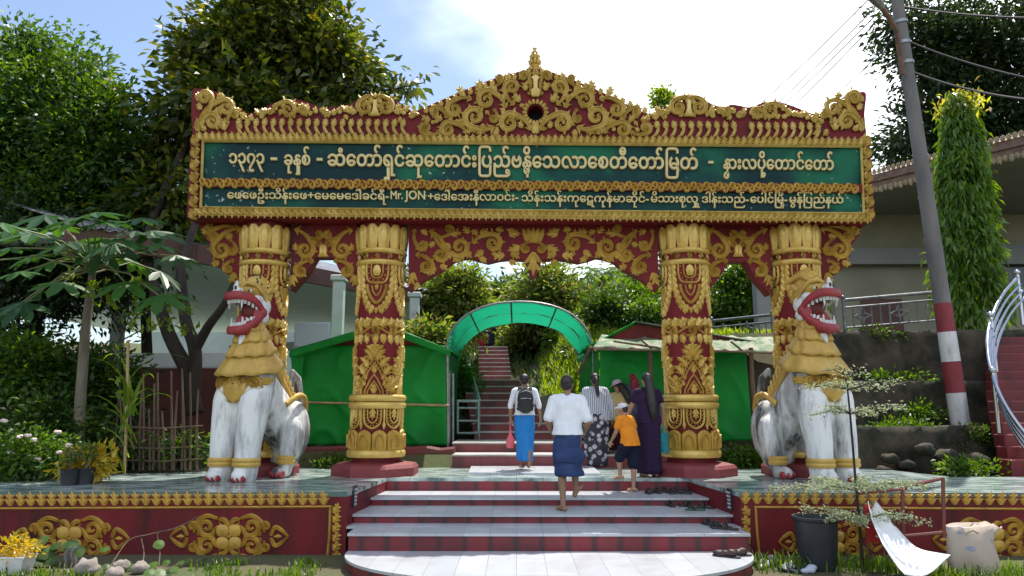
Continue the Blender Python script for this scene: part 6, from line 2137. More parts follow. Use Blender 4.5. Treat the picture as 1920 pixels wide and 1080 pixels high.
# ledge plants on the right terraces and in front of the right booth
for (u, v, D, ru, rv, n, lab, sd) in ((1690,708,14.75,66,8,700,'strip of small weeds on the middle stone ledge',51),(1700,804,13.75,76,13,900,'weeds on the low ledge around the pole foot',52),(1850,826,13.3,56,24,1100,'creepers on the stones below the curved stair',53),(1840,878,12.2,80,10,800,'grassy tuft along the right edge of the terrace',54),(1400,860,13.35,55,16,1300,'leafy weeds at the awning post',55),(640,872,13.3,70,8,700,'weeds along the foot of the left low wall',56),(1478,850,13.2,30,30,700,'little bush behind the right lion haunch',57),(1660,628,15.3,50,10,500,'weeds hanging over the top of the dark retaining wall',58),(1730,770,14.2,40,12,500,'fern tuft on the face of the middle stone wall',59)):
    b_ = UP(u, v+rv, D)
    v_ = foliage([blob(u, v, D, ru, rv, ru*.4*D/F), blob(u-ru*.4, v+2, D, ru*.5, rv, .2)], n, .085, sd, clump=.09, per=24, droop=-.3)
    o_ = mesh_quads('weeds', v_ - np.array(b_), LV_FRESH if sd != 53 else LV_DARK); o_.location = b_
    tag(o_, lab, 'weeds')

# grass
def grassfield(name, spots, n, h, lm, label, seed, w=.006):
    g_ = np.random.default_rng(seed); V = []
    P = spots(g_, n)
    L = h*(.5 + .9*g_.random((len(P),1)))
    a = g_.random(len(P))*2*PI
    lean = np.stack([np.cos(a)*.5, np.sin(a)*.5, np.zeros(len(P))], 1)*(.3 + .7*g_.random((len(P),1)))
    s = np.stack([np.sin(a), -np.cos(a), np.zeros(len(P))], 1)*w*(1 + g_.random((len(P),1)))
    mid = P + (np.array([0,0,.6]) + lean*.35)*L; tip = P + (np.array([0,0,.85]) + lean)*L
    q1 = np.stack([P - s, P + s, mid + s*.8, mid - s*.8], 1); q2 = np.stack([mid - s*.8, mid + s*.8, tip + s*.05, tip - s*.05], 1)
    o_ = mesh_quads(name, np.concatenate([q1, q2]).reshape(-1, 3), lm)
    return tag(o_, label, 'grass', kind='stuff')
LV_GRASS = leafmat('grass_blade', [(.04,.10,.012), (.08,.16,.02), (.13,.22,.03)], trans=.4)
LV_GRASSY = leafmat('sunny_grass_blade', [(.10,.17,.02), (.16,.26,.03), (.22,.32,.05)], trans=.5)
def fr_spots(g_, n):
    x = g_.uniform(2.65, 8.5, n); y = g_.uniform(6.6, 8.95, n)
    keep = np.array([mnoise.noise(Vector((a*1.1, b*1.3, 5))) for a, b in zip(x, y)]) > -.02
    x, y = x[keep], y[keep]
    return np.stack([x, y, np.full(len(x), GZ)], 1)
grassfield('grass', fr_spots, 6500, .17, LV_GRASS, 'tufty green grass in front of the right terrace wall', 3)
def fl_spots(g_, n):
    x = g_.uniform(-8, -2.15, n); y = g_.uniform(7.6, 8.95, n)
    keep = (np.array([mnoise.noise(Vector((a*1.1, b*1.3, 9))) for a, b in zip(x, y)]) > .12) | (x > -2.5)
    return np.stack([x[keep], y[keep], np.full(keep.sum(), GZ)], 1)
grassfield('grass', fl_spots, 2600, .10, LV_GRASS, 'sparse grass at the foot of the left terrace wall', 4)
def sl_spots(g_, n):
    x = g_.uniform(.0, 6.5, n); y = g_.uniform(17.0, 25, n)
    k = x > .75
    x, y = x[k], y[k]
    return np.stack([x, y, np.array([ground_h(a, b) for a, b in zip(x, y)]) - .02], 1)
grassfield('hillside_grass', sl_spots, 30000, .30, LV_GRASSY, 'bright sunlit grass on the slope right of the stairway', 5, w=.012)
def hl_spots(g_, n):
    x = g_.uniform(-14, 14, n); y = g_.uniform(20, 36, n)
    return np.stack([x, y, np.array([ground_h(a, b) for a, b in zip(x, y)])], 1)
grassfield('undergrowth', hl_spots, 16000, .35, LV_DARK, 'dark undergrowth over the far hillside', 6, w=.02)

# tiered variegated sapling in the right foreground
b_ = UZ(1618, 1068, GZ)
DD_ = b_.y
sp_ = thing('tiered_sapling', 'thin sapling with flat tiers of tiny silvery leaves in front of the right lion', 'sapling', b_)
mb = MB(); st_px = [(1618,1068),(1612,990),(1604,900),(1596,800),(1588,720),(1583,690)]
stp = [UP(u, v, DD_) - b_ for u, v in st_px]
mb.tube([Vector(p) for p in catmull([p[:] for p in stp], 4)], list(np.linspace(.020,.007,21)), 7)
PP = []; rn = random.Random(8); g_ = np.random.default_rng(8)
tiers = [(1612,962,105,13,1500),(1604,905,145,22,2600),(1597,762,95,24,620),(1592,716,95,24,520),(1586,690,45,8,120)]
for (u, v, ru, tz, n) in tiers:
    c = UP(u, v + 14, DD_) - b_; nb2 = 7
    for k in range(nb2):
        a = 2*PI*k/nb2 + rn.uniform(-.3,.3); Rr = ru*DD_/F*rn.uniform(.75,1.1)
        e_ = c + Vector((math.cos(a)*Rr, math.sin(a)*Rr*.8, rn.uniform(-.02,.12)))
        m_ = c.lerp(e_, .5) + Vector((0,0,.04))
        mb.tube([c, m_, e_], [.008,.006,.003], 5)
        for q in range(n//nb2):
            t = rn.uniform(.18, 1.02)
            p = c.lerp(m_, t*2) if t < .5 else m_.lerp(e_, (t-.5)*2)
            PP.append(np.array(p) + g_.normal(size=3)*np.array([.045,.045,.022]))
mb.build('stems', BARK, sp_, smooth=True)
PP = np.array(PP); mesh_quads('leaves', leaves_mesh(PP, g_.normal(size=PP.shape)*np.array([1,1,.5]), .034, .55, seed=2), LV_PALE, sp_)
# ------------------------------------------------------------------ people
SKIN = mat('skin_brown', (.27,.145,.085), (.23,.12,.07), scale=12, rough=.55)
SKINL = mat('skin_light_brown', (.36,.20,.125), (.31,.17,.105), scale=12, rough=.55)
HAIR = mat('black_hair', (.010,.008,.008), (.022,.017,.015), scale=30, rough=.42, bump=.4, stretch=(1,1,.12))
EYEW = mat('eye_white', (.75,.73,.70), rough=.3)
LIPM = mat('lip_colour', (.25,.08,.07), rough=.5)

def foot(b, ank, yaw, pitch=0):
    M = Matrix.Translation(ank) @ Matrix.Rotation(yaw, 4, 'Z') @ Matrix.Rotation(-pitch, 4, 'X')
    q = lambda x, y, z: M @ Vector((x, y, z))
    capsule(b, q(0,-.045,-.045), q(0,.0,-.035), .034, .036, 10); capsule(b, q(0,0,-.035), q(.0,.10,-.055), .038, .030, 10)
    capsule(b, q(-.02,.10,-.058), q(.022,.10,-.058), .026, .028, 8)
    for i in range(5):
        x = .034 - .017*i
        capsule(b, q(x,.11,-.062), q(x*1.08,.165 - .010*i - (.006 if i else 0),-.066), .013 - .001*i if i else .016, .010 if i else .013, 7)

def hand(b, wr, d, pn, side, curl_=.5):
    """palm, thumb and four fingers; d = direction of the fingers, pn = palm normal"""
    d = Vector(d).normalized(); pn = Vector(pn); pn = (pn - d*pn.dot(d)).normalized(); s = d.cross(pn)*side
    wr = Vector(wr)
    for k in (-1, 0, 1): capsule(b, wr + d*.01 + s*.017*k*.8, wr + d*.075 + s*.024*k, .015, .014, 8)
    for k, (o_, L) in enumerate(((.033,.070),(.011,.080),(-.011,.075),(-.032,.058))):
        p0 = wr + d*.082 + s*o_; a = curl_*(.8 + .15*k)
        d1 = d*math.cos(a*.5) + pn*math.sin(a*.5); p1 = p0 + d1*L*.48
        d2 = d*math.cos(a*1.3) + pn*math.sin(a*1.3); p2 = p1 + d2*L*.32
        d3 = d*math.cos(a*1.9) + pn*math.sin(a*1.9); p3 = p2 + d3*L*.22
        capsule(b, p0 - d*.01, p1, .0098, .0092, 7); capsule(b, p1, p2, .0092, .0085, 7); capsule(b, p2, p3, .0085, .007, 7)
    t0 = wr + d*.025 + s*.022; t1 = t0 + (d*.6 + s*.75 + pn*.3).normalized()*.038; t2 = t1 + (d*.85 + s*.25 + pn*.45).normalized()*.034
    capsule(b, t0, t1, .014, .011, 7); capsule(b, t1, t2, .011, .008, 7)

DEF = dict(lsh=(-.175,0,1.335), rsh=(.175,0,1.335), lel=(-.235,-.03,1.08), rel=(.235,-.03,1.08), lwr=(-.25,.04,.85), rwr=(.25,.04,.85),
           lhip=(-.09,0,.88), rhip=(.09,0,.88), lkn=(-.095,.03,.48), rkn=(.095,.03,.48), lan=(-.09,-.02,.085), ran=(.09,-.02,.085),
           lfp=0, rfp=0, lfy=.15, rfy=-.15, lean=0, hyaw=0, hpitch=0, curl=.5, chest=1.0, waist=1.0, hips=1.0, stoop=0)
def person(label, base, yaw, H, pose, skin=SKIN, voxel=.0075, face=True, rot=None):
    P = dict(DEF); P.update(pose)
    r = thing('person', label, 'person', base, yaw)
    r.scale = (H/1.65,)*3
    b = MB()
    ln = P['lean']
    def up(p):     # lean the upper body about the hips
        v = Vector(p)
        if v.z > .9:
            k = min(1, (v.z - .9)/.25); a = -ln*k
            y, z = v.y, v.z - .9
            v = Vector((v.x, y*math.cos(a) - z*math.sin(a), .9 + y*math.sin(a) + z*math.cos(a)))
        return v
    for s, h, kn, an, fp, fy in ((-1,'lhip','lkn','lan','lfp','lfy'),(1,'rhip','rkn','ran','rfp','rfy')):
        hp, k_, a_ = Vector(P[h]), Vector(P[kn]), Vector(P[an])
        chain(b, [hp, hp.lerp(k_, .5), k_], [.088,.074,.054]); cm = k_.lerp(a_, .3) + Vector((0,-.014,0))
        chain(b, [k_, cm, k_.lerp(a_, .75), a_], [.052,.054,.038,.033])
        foot(b, a_, P[fy], P[fp])
    b.sphere((0,-.015,.93), (.155*P['hips'],.118,.13)); b.sphere(up((0,.0,1.06)), (.135*P['waist'],.098,.14)); b.sphere(up((0,0,1.22)), (.158*P['chest'],.108,.17))
    capsule(b, up((-.15*P['chest'],-.01,1.335)), up((.15*P['chest'],-.01,1.335)), .058, .058)
    capsule(b, up((0,-.015,1.33)), up((0,.005,1.45)), .060, .050)
    if P['lel'] is not None: pass
    W = {}
    for s, sh, el, wr in ((-1,'lsh','lel','lwr'),(1,'rsh','rel','rwr')):
        a_, e_, w_ = up(P[sh]), up(P[el]) if P[el][2] > .9 else Vector(P[el]), Vector(P[wr]) if P[wr][2] < .95 else up(P[wr])
        chain(b, [a_, a_.lerp(e_, .45), e_], [.052,.046,.037]); chain(b, [e_, e_.lerp(w_, .3), w_], [.037,.037,.025])
        hand(b, w_, (w_ - e_) + Vector((0,.02,-.06)), (-s*.8,.5,0), -s, P['curl'])
        W[sh] = (a_, e_, w_)
    body_extra = []
    # head
    hc = up((0,.012,1.535))
    HM = Matrix.Translation(hc) @ Matrix.Rotation(P['hyaw'], 4, 'Z') @ Matrix.Rotation(-P['hpitch'], 4, 'X')
    q = lambda x, y, z: HM @ Vector((x, y, z))
    b.sphere((0,-.005,.02), (.074,.092,.093), 18, 12, M=HM); b.sphere((0,.028,-.045), (.058,.062,.066), 14, 10, M=HM)
    b.sphere((0,.052,-.085), (.030,.030,.026), 10, 8, M=HM)
    capsule(b, q(0,.088,.0), q(0,.100,-.032), .010, .015, 8)
    for s in (-1, 1):
        b.sphere((s*.075,-.005,-.012), (.010,.021,.032), 8, 6, M=HM); b.sphere((s*.033,.068,-.03), (.024,.022,.024), 8, 6, M=HM); b.sphere((s*.03,.082,.022), (.024,.010,.008), 8, 6, M=HM)
    body = sculpt(b, 'body', skin, r, voxel, 3)
    if face:
        e = MB(); pu = MB(); lm_ = MB()
        for s in (-1, 1):
            e.sphere((s*.030,.079,-.002), (.013,.010,.008), 8, 6, M=HM); pu.sphere((s*.030,.087,-.002), (.006,.004,.006), 8, 6, M=HM)
            pu.tube([q(s*.015,.092,.022), q(s*.03,.092,.026), q(s*.046,.083,.021)], .004, 5)
        lm_.tube([q(-.022,.084,-.062), q(0,.093,-.060), q(.022,.084,-.062)], [.004,.008,.004], 6)
        e.build('eyes', EYEW, r, smooth=True); pu.build('pupils_and_brows', BLK, r, smooth=True); lm_.build('lips', LIPM, r, smooth=True)
    return r, up, q, HM, W, P

def garment(name, m, r, rings, folds=0, amp=.012, seed=0, freq=9, n=48, thick=.008, noise=.012):
    """loft of (centre, rx, ry) from top to bottom with cloth folds; open below"""
    rs = []; R_ = len(rings)
    cs = catmull([list(c) + [a, b] for c, a, b in rings], 5)
    for i, v in enumerate(cs):
        t = i/(len(cs)-1); row = []
        for j in range(n):
            a = 2*PI*j/n
            k = 1 + (math.sin(folds*a + seed + 2*t)*amp*t*(.6 + .4*math.sin(a*3+seed)))/max(.05, v[3])
            x, y = v[3]*math.cos(a)*k, v[4]*math.sin(a)*k
            w = mnoise.noise(Vector((x*freq + seed*3, y*freq, (v[2])*freq*.8)))*noise + mnoise.noise(Vector((x*freq*2.3, y*freq*2.3 + seed, v[2]*freq*2)))*noise*.5
            row.append(Vector((v[0] + x + math.cos(a)*w, v[1] + y + math.sin(a)*w, v[2] + .3*w)))
        rs.append(row)
    inner = []
    for row in rs[::-1]:
        c = sum(row, Vector())/len(row)
        inner.append([p + (c - p).normalized()*thick for p in row])
    mb = MB(); mb.rings(rs + inner, cap0=False, cap1=False)
    return mb.build(name, m, r, smooth=2)

def shirt(name, m, r, up, W, P, hem=.86, sleeve=.5, fat=1.0, flare=1.0, voxel=.011, neck=1.375):
    b = MB(); c = P['chest']*fat
    rows = [((0,-.01,neck+.015), .062, .058), ((0,-.008,neck-.005), .10*c, .075), ((0,-.005,1.335), .165*c, .098), ((0,0,1.25), .178*c, .122*fat), ((0,0,1.14), .168*c, .118*fat), ((0,-.005,1.0), .170*P['hips']*fat*flare, .134*fat), ((0,-.012,hem), .188*P['hips']*fat*flare, .158*fat)]
    rs = []
    for v in catmull([list(a) + [x, y] for a, x, y in rows], 5):
        row = []
        for j in range(36):
            a = 2*PI*j/36
            w = mnoise.noise(Vector((math.cos(a)*2.2, math.sin(a)*2.2 + v[2]*3, v[2]*9)))*.018
            p = Vector((v[0] + (v[3] + w)*math.cos(a), v[1] + (v[4] + w)*math.sin(a), v[2]))
            row.append(up(p))
        rs.append(row)
    b.rings(rs)
    capsule(b, W['lsh'][0] + Vector((.02,0,.004)), W['rsh'][0] + Vector((-.02,0,.004)), .074, .074)
    capsule(b, up((-.07,-.008,1.372)), up((.07,-.008,1.372)), .052, .052)
    for sh in ('lsh', 'rsh'):
        a_, e_, w_ = W[sh]
        if sleeve <= 1: pts = [a_, a_.lerp(e_, sleeve*.5), a_.lerp(e_, sleeve)]; rr = [.064*fat,.062*fat,.062*fat]
        else: pts = [a_, a_.lerp(e_, .5), e_, e_.lerp(w_, sleeve - 1)]; rr = [.064*fat,.056*fat,.050,.042]
        chain(b, pts, rr)
    return sculpt(b, name, m, r, voxel, 3)

def ellipsoid_part(name, m, r, q, parts, voxel=.009, smooth=2):
    b = MB()
    for c, rad_ in parts: b.sphere(c, rad_, 16, 10, M=q)
    return sculpt(b, name, m, r, voxel, smooth)

WSH = cloth('white_shirt', (.74,.75,.78), scale=7, bump=.35, col2=(.66,.68,.72))
BLUE = cloth('bright_blue_longyi', (.025,.20,.52), scale=5, col2=(.02,.16,.43), bump=.4)
DENIM = cloth('dark_blue_longyi', (.035,.06,.15), scale=5, col2=(.025,.042,.11), bump=.5)
NAVY = cloth('navy_cloth', (.010,.014,.032), scale=6)
ORANGE = cloth('orange_shirt', (.78,.27,.02), scale=6, col2=(.70,.22,.02))
YEL = cloth('yellow_shirt', (.75,.36,.02), scale=6)
PURP = cloth('dark_purple_dress', (.020,.010,.034), scale=6, col2=(.028,.013,.042), bump=.35)
MAROON = cloth('maroon_skirt', (.06,.012,.02), scale=6)
CREAM = cloth('cream_yellow_blouse', (.62,.50,.22), scale=8)
# striped and floral cloths
m, n, l, bs = nodes('striped_blouse')
t = n.new('ShaderNodeTexCoord'); wv = n.new('ShaderNodeTexWave'); wv.wave_type = 'BANDS'; wv.bands_direction = 'X'
wv.inputs['Scale'].default_value = 9.5; wv.inputs['Distortion'].default_value = .6; wv.inputs['Detail'].default_value = 1
l.new(t.outputs['Object'], wv.inputs['Vector'])
r_ = ramp(n, [(.40, (.60,.62,.66)), (.58, (.60,.62,.66)), (.66, (.13,.16,.26)), (.9, (.10,.12,.2))]); l.new(wv.outputs['Color'], r_.inputs[0]); l.new(r_.outputs[0], bs.inputs['Base Color']); bs.inputs['Roughness'].default_value = .85
STRIPE = m
m, n, l, bs = nodes('floral_skirt')
t = n.new('ShaderNodeTexCoord'); vo = n.new('ShaderNodeTexVoronoi'); vo.inputs['Scale'].default_value = 9.5
l.new(t.outputs['Object'], vo.inputs['Vector'])
r_ = ramp(n, [(.0, (.04,.04,.05)), (.10, (.10,.10,.12)), (.16, (.55,.55,.58)), (.34, (.45,.45,.49)), (.42, (.16,.15,.19)), (.50, (.030,.028,.04))])
z = n.new('ShaderNodeTexNoise'); z.inputs['Scale'].default_value = 30; l.new(t.outputs['Object'], z.inputs['Vector'])
ma = n.new('ShaderNodeMath'); ma.operation = 'MULTIPLY_ADD'; ma.inputs[1].default_value = .35; l.new(z.outputs['Fac'], ma.inputs[0]); l.new(vo.outputs['Distance'], ma.inputs[2])
sb_ = n.new('ShaderNodeMath'); sb_.operation = 'SUBTRACT'; sb_.inputs[1].default_value = .16; l.new(ma.outputs[0], sb_.inputs[0])
l.new(sb_.outputs[0], r_.inputs[0]); l.new(r_.outputs[0], bs.inputs['Base Color']); bs.inputs['Roughness'].default_value = .8
FLORAL = m
def dotted(name, c1, c2, sc, lo, hi):
    m, n, l, bs = nodes(name); t = n.new('ShaderNodeTexCoord'); vo = n.new('ShaderNodeTexVoronoi'); vo.inputs['Scale'].default_value = sc
    l.new(t.outputs['Object'], vo.inputs['Vector']); r_ = ramp(n, [(lo, c2), (hi, c1)]); l.new(vo.outputs['Distance'], r_.inputs[0]); l.new(r_.outputs[0], bs.inputs['Base Color']); bs.inputs['Roughness'].default_value = .8
    return m
HATM = dotted('flower_print_hat', (.62,.52,.62), (.32,.10,.35), 26, .26, .36)
SCARF = dotted('red_dotted_scarf', (.30,.03,.05), (.05,.01,.02), 17, .28, .42)
CAPW = cloth('white_cap', (.66,.64,.70), scale=9)

def man_hair(r, HM, cap=False):
    return ellipsoid_part('hair', HAIR, r, HM, [((0,-.014,.036), (.081,.094,.088)), ((0,-.045,-.012), (.074,.055,.062)), ((0,.03,.075), (.06,.055,.038))], .008)
def height_for(base, v):
    return UP(968, v, base.y).z - base.z

# man with the backpack
bA = UZ(984, 880, FLOOR + .036)
hA = height_for(bA, 701)
r, up, q, HM, W, P = person('man in white shirt and bright blue longyi carrying a black backpack, walking barefoot', bA, R(4), hA,
    dict(lel=(-.255,-.06,1.09), lwr=(-.245,.02,.86), rel=(.25,-.05,1.09), rwr=(.285,.04,.86), lkn=(-.07,.10,.50), lan=(-.035,.06,.10), ran=(.055,-.17,.13), rkn=(.08,-.02,.47), rfp=-.5, curl=.9, lean=.05))
man_hair(r, HM)
shirt('shirt', WSH, r, up, W, P, hem=.93, sleeve=1.12)
garment('longyi', BLUE, r, [((0,-.01,.985), .150,.120), ((0,-.01,.9), .172,.138), ((0,-.005,.7), .168,.142), ((.0,-.01,.45), .150,.150), ((-.01,-.02,.25), .140,.160), ((.0,-.03,.15), .135,.165)], folds=5, amp=.022, seed=2, noise=.02)
bp = thing('backpack', 'black backpack with grey zips on the back of the man in blue', 'backpack', bA + Matrix.Rotation(R(4), 3, 'Z') @ Vector((0,-.17,1.20))*(hA/1.65), R(4))
bp.scale = (hA/1.65,)*3
b = MB(); b.sphere((0,-.02,.0), (.145,.10,.21)); b.sphere((0,-.03,-.10), (.15,.105,.14)); b.sphere((0,-.10,-.08), (.10,.05,.10)); b.sphere((0,.03,-.03), (.135,.06,.2))
sculpt(b, 'main_bag', mat('backpack_black', (.012,.012,.015), (.022,.022,.027), scale=9, rough=.7, bump=.5), bp, .012, 3)
b = MB()
for s in (-1, 1): b.tube([(s*.07,-.02,.19), (s*.105,.06,.20), (s*.12,.20,.13), (s*.135,.26,.0), (s*.14,.16,-.13), (s*.12,.04,-.18)], [.02]*6, 7)
b.tube([(-.03,-.03,.20), (-.02,-.04,.235), (.02,-.04,.235), (.03,-.03,.20)], .009, 6)
b.build('straps', BLACKP, bp, smooth=True)
b = MB(); b.tube([(-.09,-.128,.01), (0,-.15,.02), (.09,-.128,.01)], .006, 5); b.tube([(-.1,-.10,.12), (0,-.115,.15), (.1,-.10,.12)], .005, 5)
b.build('zips', STEEL, bp, smooth=True)
wl2 = r.matrix_world if False else None
def world_of(base, yaw, H, p): return Vector(base) + Matrix.Rotation(yaw, 3, 'Z') @ (Vector(p)*(H/1.65))
pkp = world_of(bA, R(4), hA, (-.25,.06,.78))
pk = thing('plastic_bag', 'small pink plastic bag hanging from the left hand of the man in blue', 'bag', pkp)
b = MB()
b.rings([[Vector((rx*math.cos(2*PI*j/16)*(1+.12*math.sin(5*2*PI*j/16)), ry*math.sin(2*PI*j/16), z)) for j in range(16)] for rx, ry, z in ((.012,.012,.02),(.014,.013,-.10),(.025,.02,-.18),(.055,.035,-.24),(.072,.045,-.32),(.066,.045,-.385),(.03,.02,-.40))])
b.build('bag', cloth('pink_plastic', (.78,.20,.24), rough=.35, trans=.35, scale=14), pk, smooth=True)
b = MB(); b.tube([(-.012,0,.0), (-.02,0,.03), (0,.0,.055), (.02,0,.03), (.012,0,0)], .006, 6); b.build('handle', cloth('pink_plastic_handle', (.75,.2,.25), rough=.35), pk, smooth=True)

# man on the steps
bB = UZ(1066, 957, Z3)
hB = height_for(bB, 703)
r, up, q, HM, W, P = person('man in white short sleeved shirt and dark folded longyi climbing the front steps', bB, R(-4), hB,
    dict(lel=(-.25,-.06,1.07), lwr=(-.17,.14,.90), rel=(.26,-.05,1.06), rwr=(.20,.14,.93), lkn=(-.075,.03,.47), lan=(-.065,-.05,.08), rkn=(.09,.10,.54), ran=(.085,.13,.235), rfp=-.55, lfp=0, lfy=.5, rfy=-.35, hyaw=R(-12), hpitch=-.05, lean=.06, chest=1.05))
man_hair(r, HM)
shirt('shirt', WSH, r, up, W, P, hem=.91, sleeve=.82, fat=1.06)
garment('longyi', DENIM, r, [((0,-.01,.97), .140,.112), ((0,-.012,.86), .174,.145), ((0,-.005,.66), .175,.152), ((0,.0,.52), .172,.158), ((.01,.01,.44), .178,.162), ((.02,.02,.41), .165,.152)], folds=4, amp=.018, seed=5, noise=.028)
garment('longyi_fold', DENIM, r, [((0,-.015,.76), .168,.150), ((0,-.02,.70), .192,.170), ((.0,-.02,.64), .198,.178), ((.0,-.015,.58), .182,.165)], folds=3, amp=.02, seed=8, noise=.025)

# woman in stripes
bC = UZ(1119, 876, FLOOR + .002)
hC = height_for(bC, 700)
r, up, q, HM, W, P = person('woman in striped long sleeved blouse and grey floral skirt with a black ponytail', bC, R(6), hC,
    dict(lel=(-.28,-.02,1.09), lwr=(-.29,.08,.86), rel=(.29,-.04,1.09), rwr=(.31,.03,.84), chest=1.18, waist=1.3, hips=1.25, hpitch=.12, lean=.05))
ellipsoid_part('hair', HAIR, r, HM, [((0,-.014,.034), (.084,.098,.090)), ((0,-.05,-.01), (.078,.06,.07))], .008)
b = MB(); b.tube([HM @ Vector((0,-.10,.03)), HM @ Vector((0,-.135,-.02)), HM @ Vector((.0,-.15,-.12)), HM @ Vector((.01,-.15,-.24)), HM @ Vector((.012,-.15,-.33))], [.03,.042,.040,.034,.012], 10); b.build('ponytail', HAIR, r, smooth=True)
shirt('blouse', STRIPE, r, up, W, P, hem=.82, sleeve=1.85, fat=1.12, flare=1.12)
garment('skirt', FLORAL, r, [((0,-.01,.93), .20,.16), ((0,-.01,.75), .222,.182), ((0,0,.45), .215,.19), ((0,0,.2), .215,.2), ((0,0,.04), .21,.2)], folds=7, amp=.02, seed=4)

# bending person in yellow, half hidden
bD = UZ(1092, 868, FLOOR + .001); bD.y += .45
r, up, q, HM, W, P = person('person in yellow top with a black cap bending behind the striped woman', bD, R(35), 1.5, dict(lean=.55, hpitch=.4), face=True)
shirt('shirt', YEL, r, up, W, P, hem=.86, sleeve=.6)
garment('trousers', NAVY, r, [((0,-.01,.95), .16,.13), ((0,-.01,.7), .17,.14), ((0,0,.4), .16,.14), ((0,0,.12), .15,.14)], folds=4, seed=2)
ellipsoid_part('cap', BLACKP, r, HM, [((0,-.005,.035), (.084,.098,.085)), ((0,.09,.03), (.07,.07,.012))], .008)

# woman in the flowered hat
bE = UZ(1164, 872, FLOOR + .001); bE.y += .25
hE = height_for(bE, 712)
r, up, q, HM, W, P = person('woman in a flower print sun hat with loose long hair, cream blouse and maroon skirt', bE, R(-12), hE*.99, dict(lean=.12, hyaw=R(40), hpitch=.35, lwr=(-.15,.28,1.0), lel=(-.24,.05,1.07)), skin=SKINL)
shirt('blouse', CREAM, r, up, W, P, hem=.85, sleeve=.7)
garment('skirt', MAROON, r, [((0,-.01,.95), .16,.13), ((0,-.01,.75), .18,.15), ((0,0,.4), .175,.155), ((0,0,.04), .17,.16)], folds=6, amp=.02, seed=3)
b = MB(); b.sphere((0,-.014,.03), (.084,.098,.088), M=HM)
b.tube([HM @ Vector((.02,-.08,.0)), HM @ Vector((.06,-.12,-.14)), HM @ Vector((.09,-.13,-.30)), HM @ Vector((.10,-.12,-.42))], [.07,.085,.075,.03], 12)
sculpt(b, 'hair', HAIR, r, .011, 3)
b = MB(); b.rings([[HM @ Vector((rr*math.cos(2*PI*j/28), -.005 + rr*1.08*math.sin(2*PI*j/28), z + .012*math.sin(3*2*PI*j/28)*(rr > .12))) for j in range(28)] for rr, z in ((.155,.010),(.150,.016),(.10,.050),(.092,.09),(.080,.125),(.04,.140))], cap0=False)
b.rings([[HM @ Vector((rr*math.cos(2*PI*j/28), -.005 + rr*1.08*math.sin(2*PI*j/28), z + .012*math.sin(3*2*PI*j/28)*(rr > .12))) for j in range(28)] for rr, z in ((.155,.010),(.10,.044))], cap0=False, cap1=False)
b.build('sun_hat', HATM, r, smooth=2)

# child
bF = UZ(1183, 922, Z4)
hF = height_for(bF, 757)
r, up, q, HM, W, P = person('small child in orange shirt, navy shorts and white cap stepping up', bF, R(42), hF*1.02,
    dict(lean=.22, hyaw=R(18), hpitch=.12, rkn=(.05,-.02,.47), ran=(.02,-.05,.085), lkn=(-.10,.20,.60), lan=(-.10,.16,.30), lel=(-.24,.10,1.10), lwr=(-.20,.28,.92), rel=(.22,.0,1.08), rwr=(.19,.19,.90), chest=1.0, hips=1.0, rfy=.2, lfy=.1), skin=SKINL)
ellipsoid_part('hair', HAIR, r, HM, [((0,-.014,.02), (.079,.092,.082)), ((0,-.045,-.02), (.070,.052,.055))], .008)
shirt('shirt', ORANGE, r, up, W, P, hem=.84, sleeve=.55, fat=1.08, flare=1.06)
b = MB()
b.sphere((0,-.01,.90), (.18,.15,.10))
chain(b, [(.085,0,.86), (.075,-.015,.66), (.06,-.02,.50)], [.125,.118,.112]); chain(b, [(-.085,0,.86), (-.09,.09,.74), (-.10,.17,.62)], [.125,.115,.105])
sculpt(b, 'shorts', NAVY, r, .011, 3)
b = MB(); b.sphere((0,-.004,.045), (.086,.100,.075), M=HM); b.sphere((0,.10,.035), (.075,.075,.010), M=HM)
sculpt(b, 'cap', CAPW, r, .008, 2)

# woman in dark purple
bG = UZ(1219, 894, FLOOR + .001)
hG = height_for(bG, 700)
r, up, q, HM, W, P = person('woman in dark purple short sleeved dress with very long black hair', bG, R(14), hG, dict(lel=(-.25,.10,1.10), lwr=(-.25,.30,.98), rel=(.25,-.03,1.08), rwr=(.255,.04,.84), curl=1.0, chest=1.05, hips=1.1, lean=.04, hpitch=.08), skin=SKINL)
shirt('bodice', PURP, r, up, W, P, hem=.84, sleeve=.5, fat=1.05)
garment('skirt', PURP, r, [((0,-.01,.96), .17,.14), ((0,-.01,.78), .195,.16), ((0,0,.4), .19,.17), ((0,0,.06), .195,.185)], folds=6, amp=.02, seed=7)
b = MB(); b.sphere((0,-.014,.034), (.084,.098,.092), M=HM)
b.tube([HM @ Vector((0,-.085,.02)), HM @ Vector((0,-.125,-.14)), up((0,-.155,1.18)), up((.01,-.165,1.0)), up((.01,-.17,.86))], [.07,.082,.078,.06,.015], 14)
sculpt(b, 'hair', HAIR, r, .011, 3)
tbp = world_of(bG, R(14), hG, (.275,.05,.73))
tb_ = thing('shopping_bag', 'turquoise woven plastic bag held by the woman in purple', 'bag', tbp, R(60))
m = tiles('turquoise_weave', (.02,.34,.40), (.03,.42,.48), (.015,.22,.27), .018, rough=.45, axis='XZ', gw=.003)
b = MB(); b.rings([[Vector(p) for p in ((-hx,-hy,z),(hx,-hy,z),(hx,hy,z),(-hx,hy,z))] for hx, hy, z in ((.12,.05,-.34),(.125,.055,-.30),(.15,.05,-.16),(.155,.035,-.04),(.145,.03,-.045),(.11,.04,-.3))], cap1=True)
b.build('bag', m, tb_)
b = MB()
for y in (-.03, .03): b.tube([(-.07,y,-.05), (-.05,y*.6,.04), (0,y*.3,.08), (.05,y*.6,.04), (.07,y,-.05)], .007, 6)
b.build('handles', cloth('turquoise_handle', (.02,.30,.36), rough=.4), tb_, smooth=True)

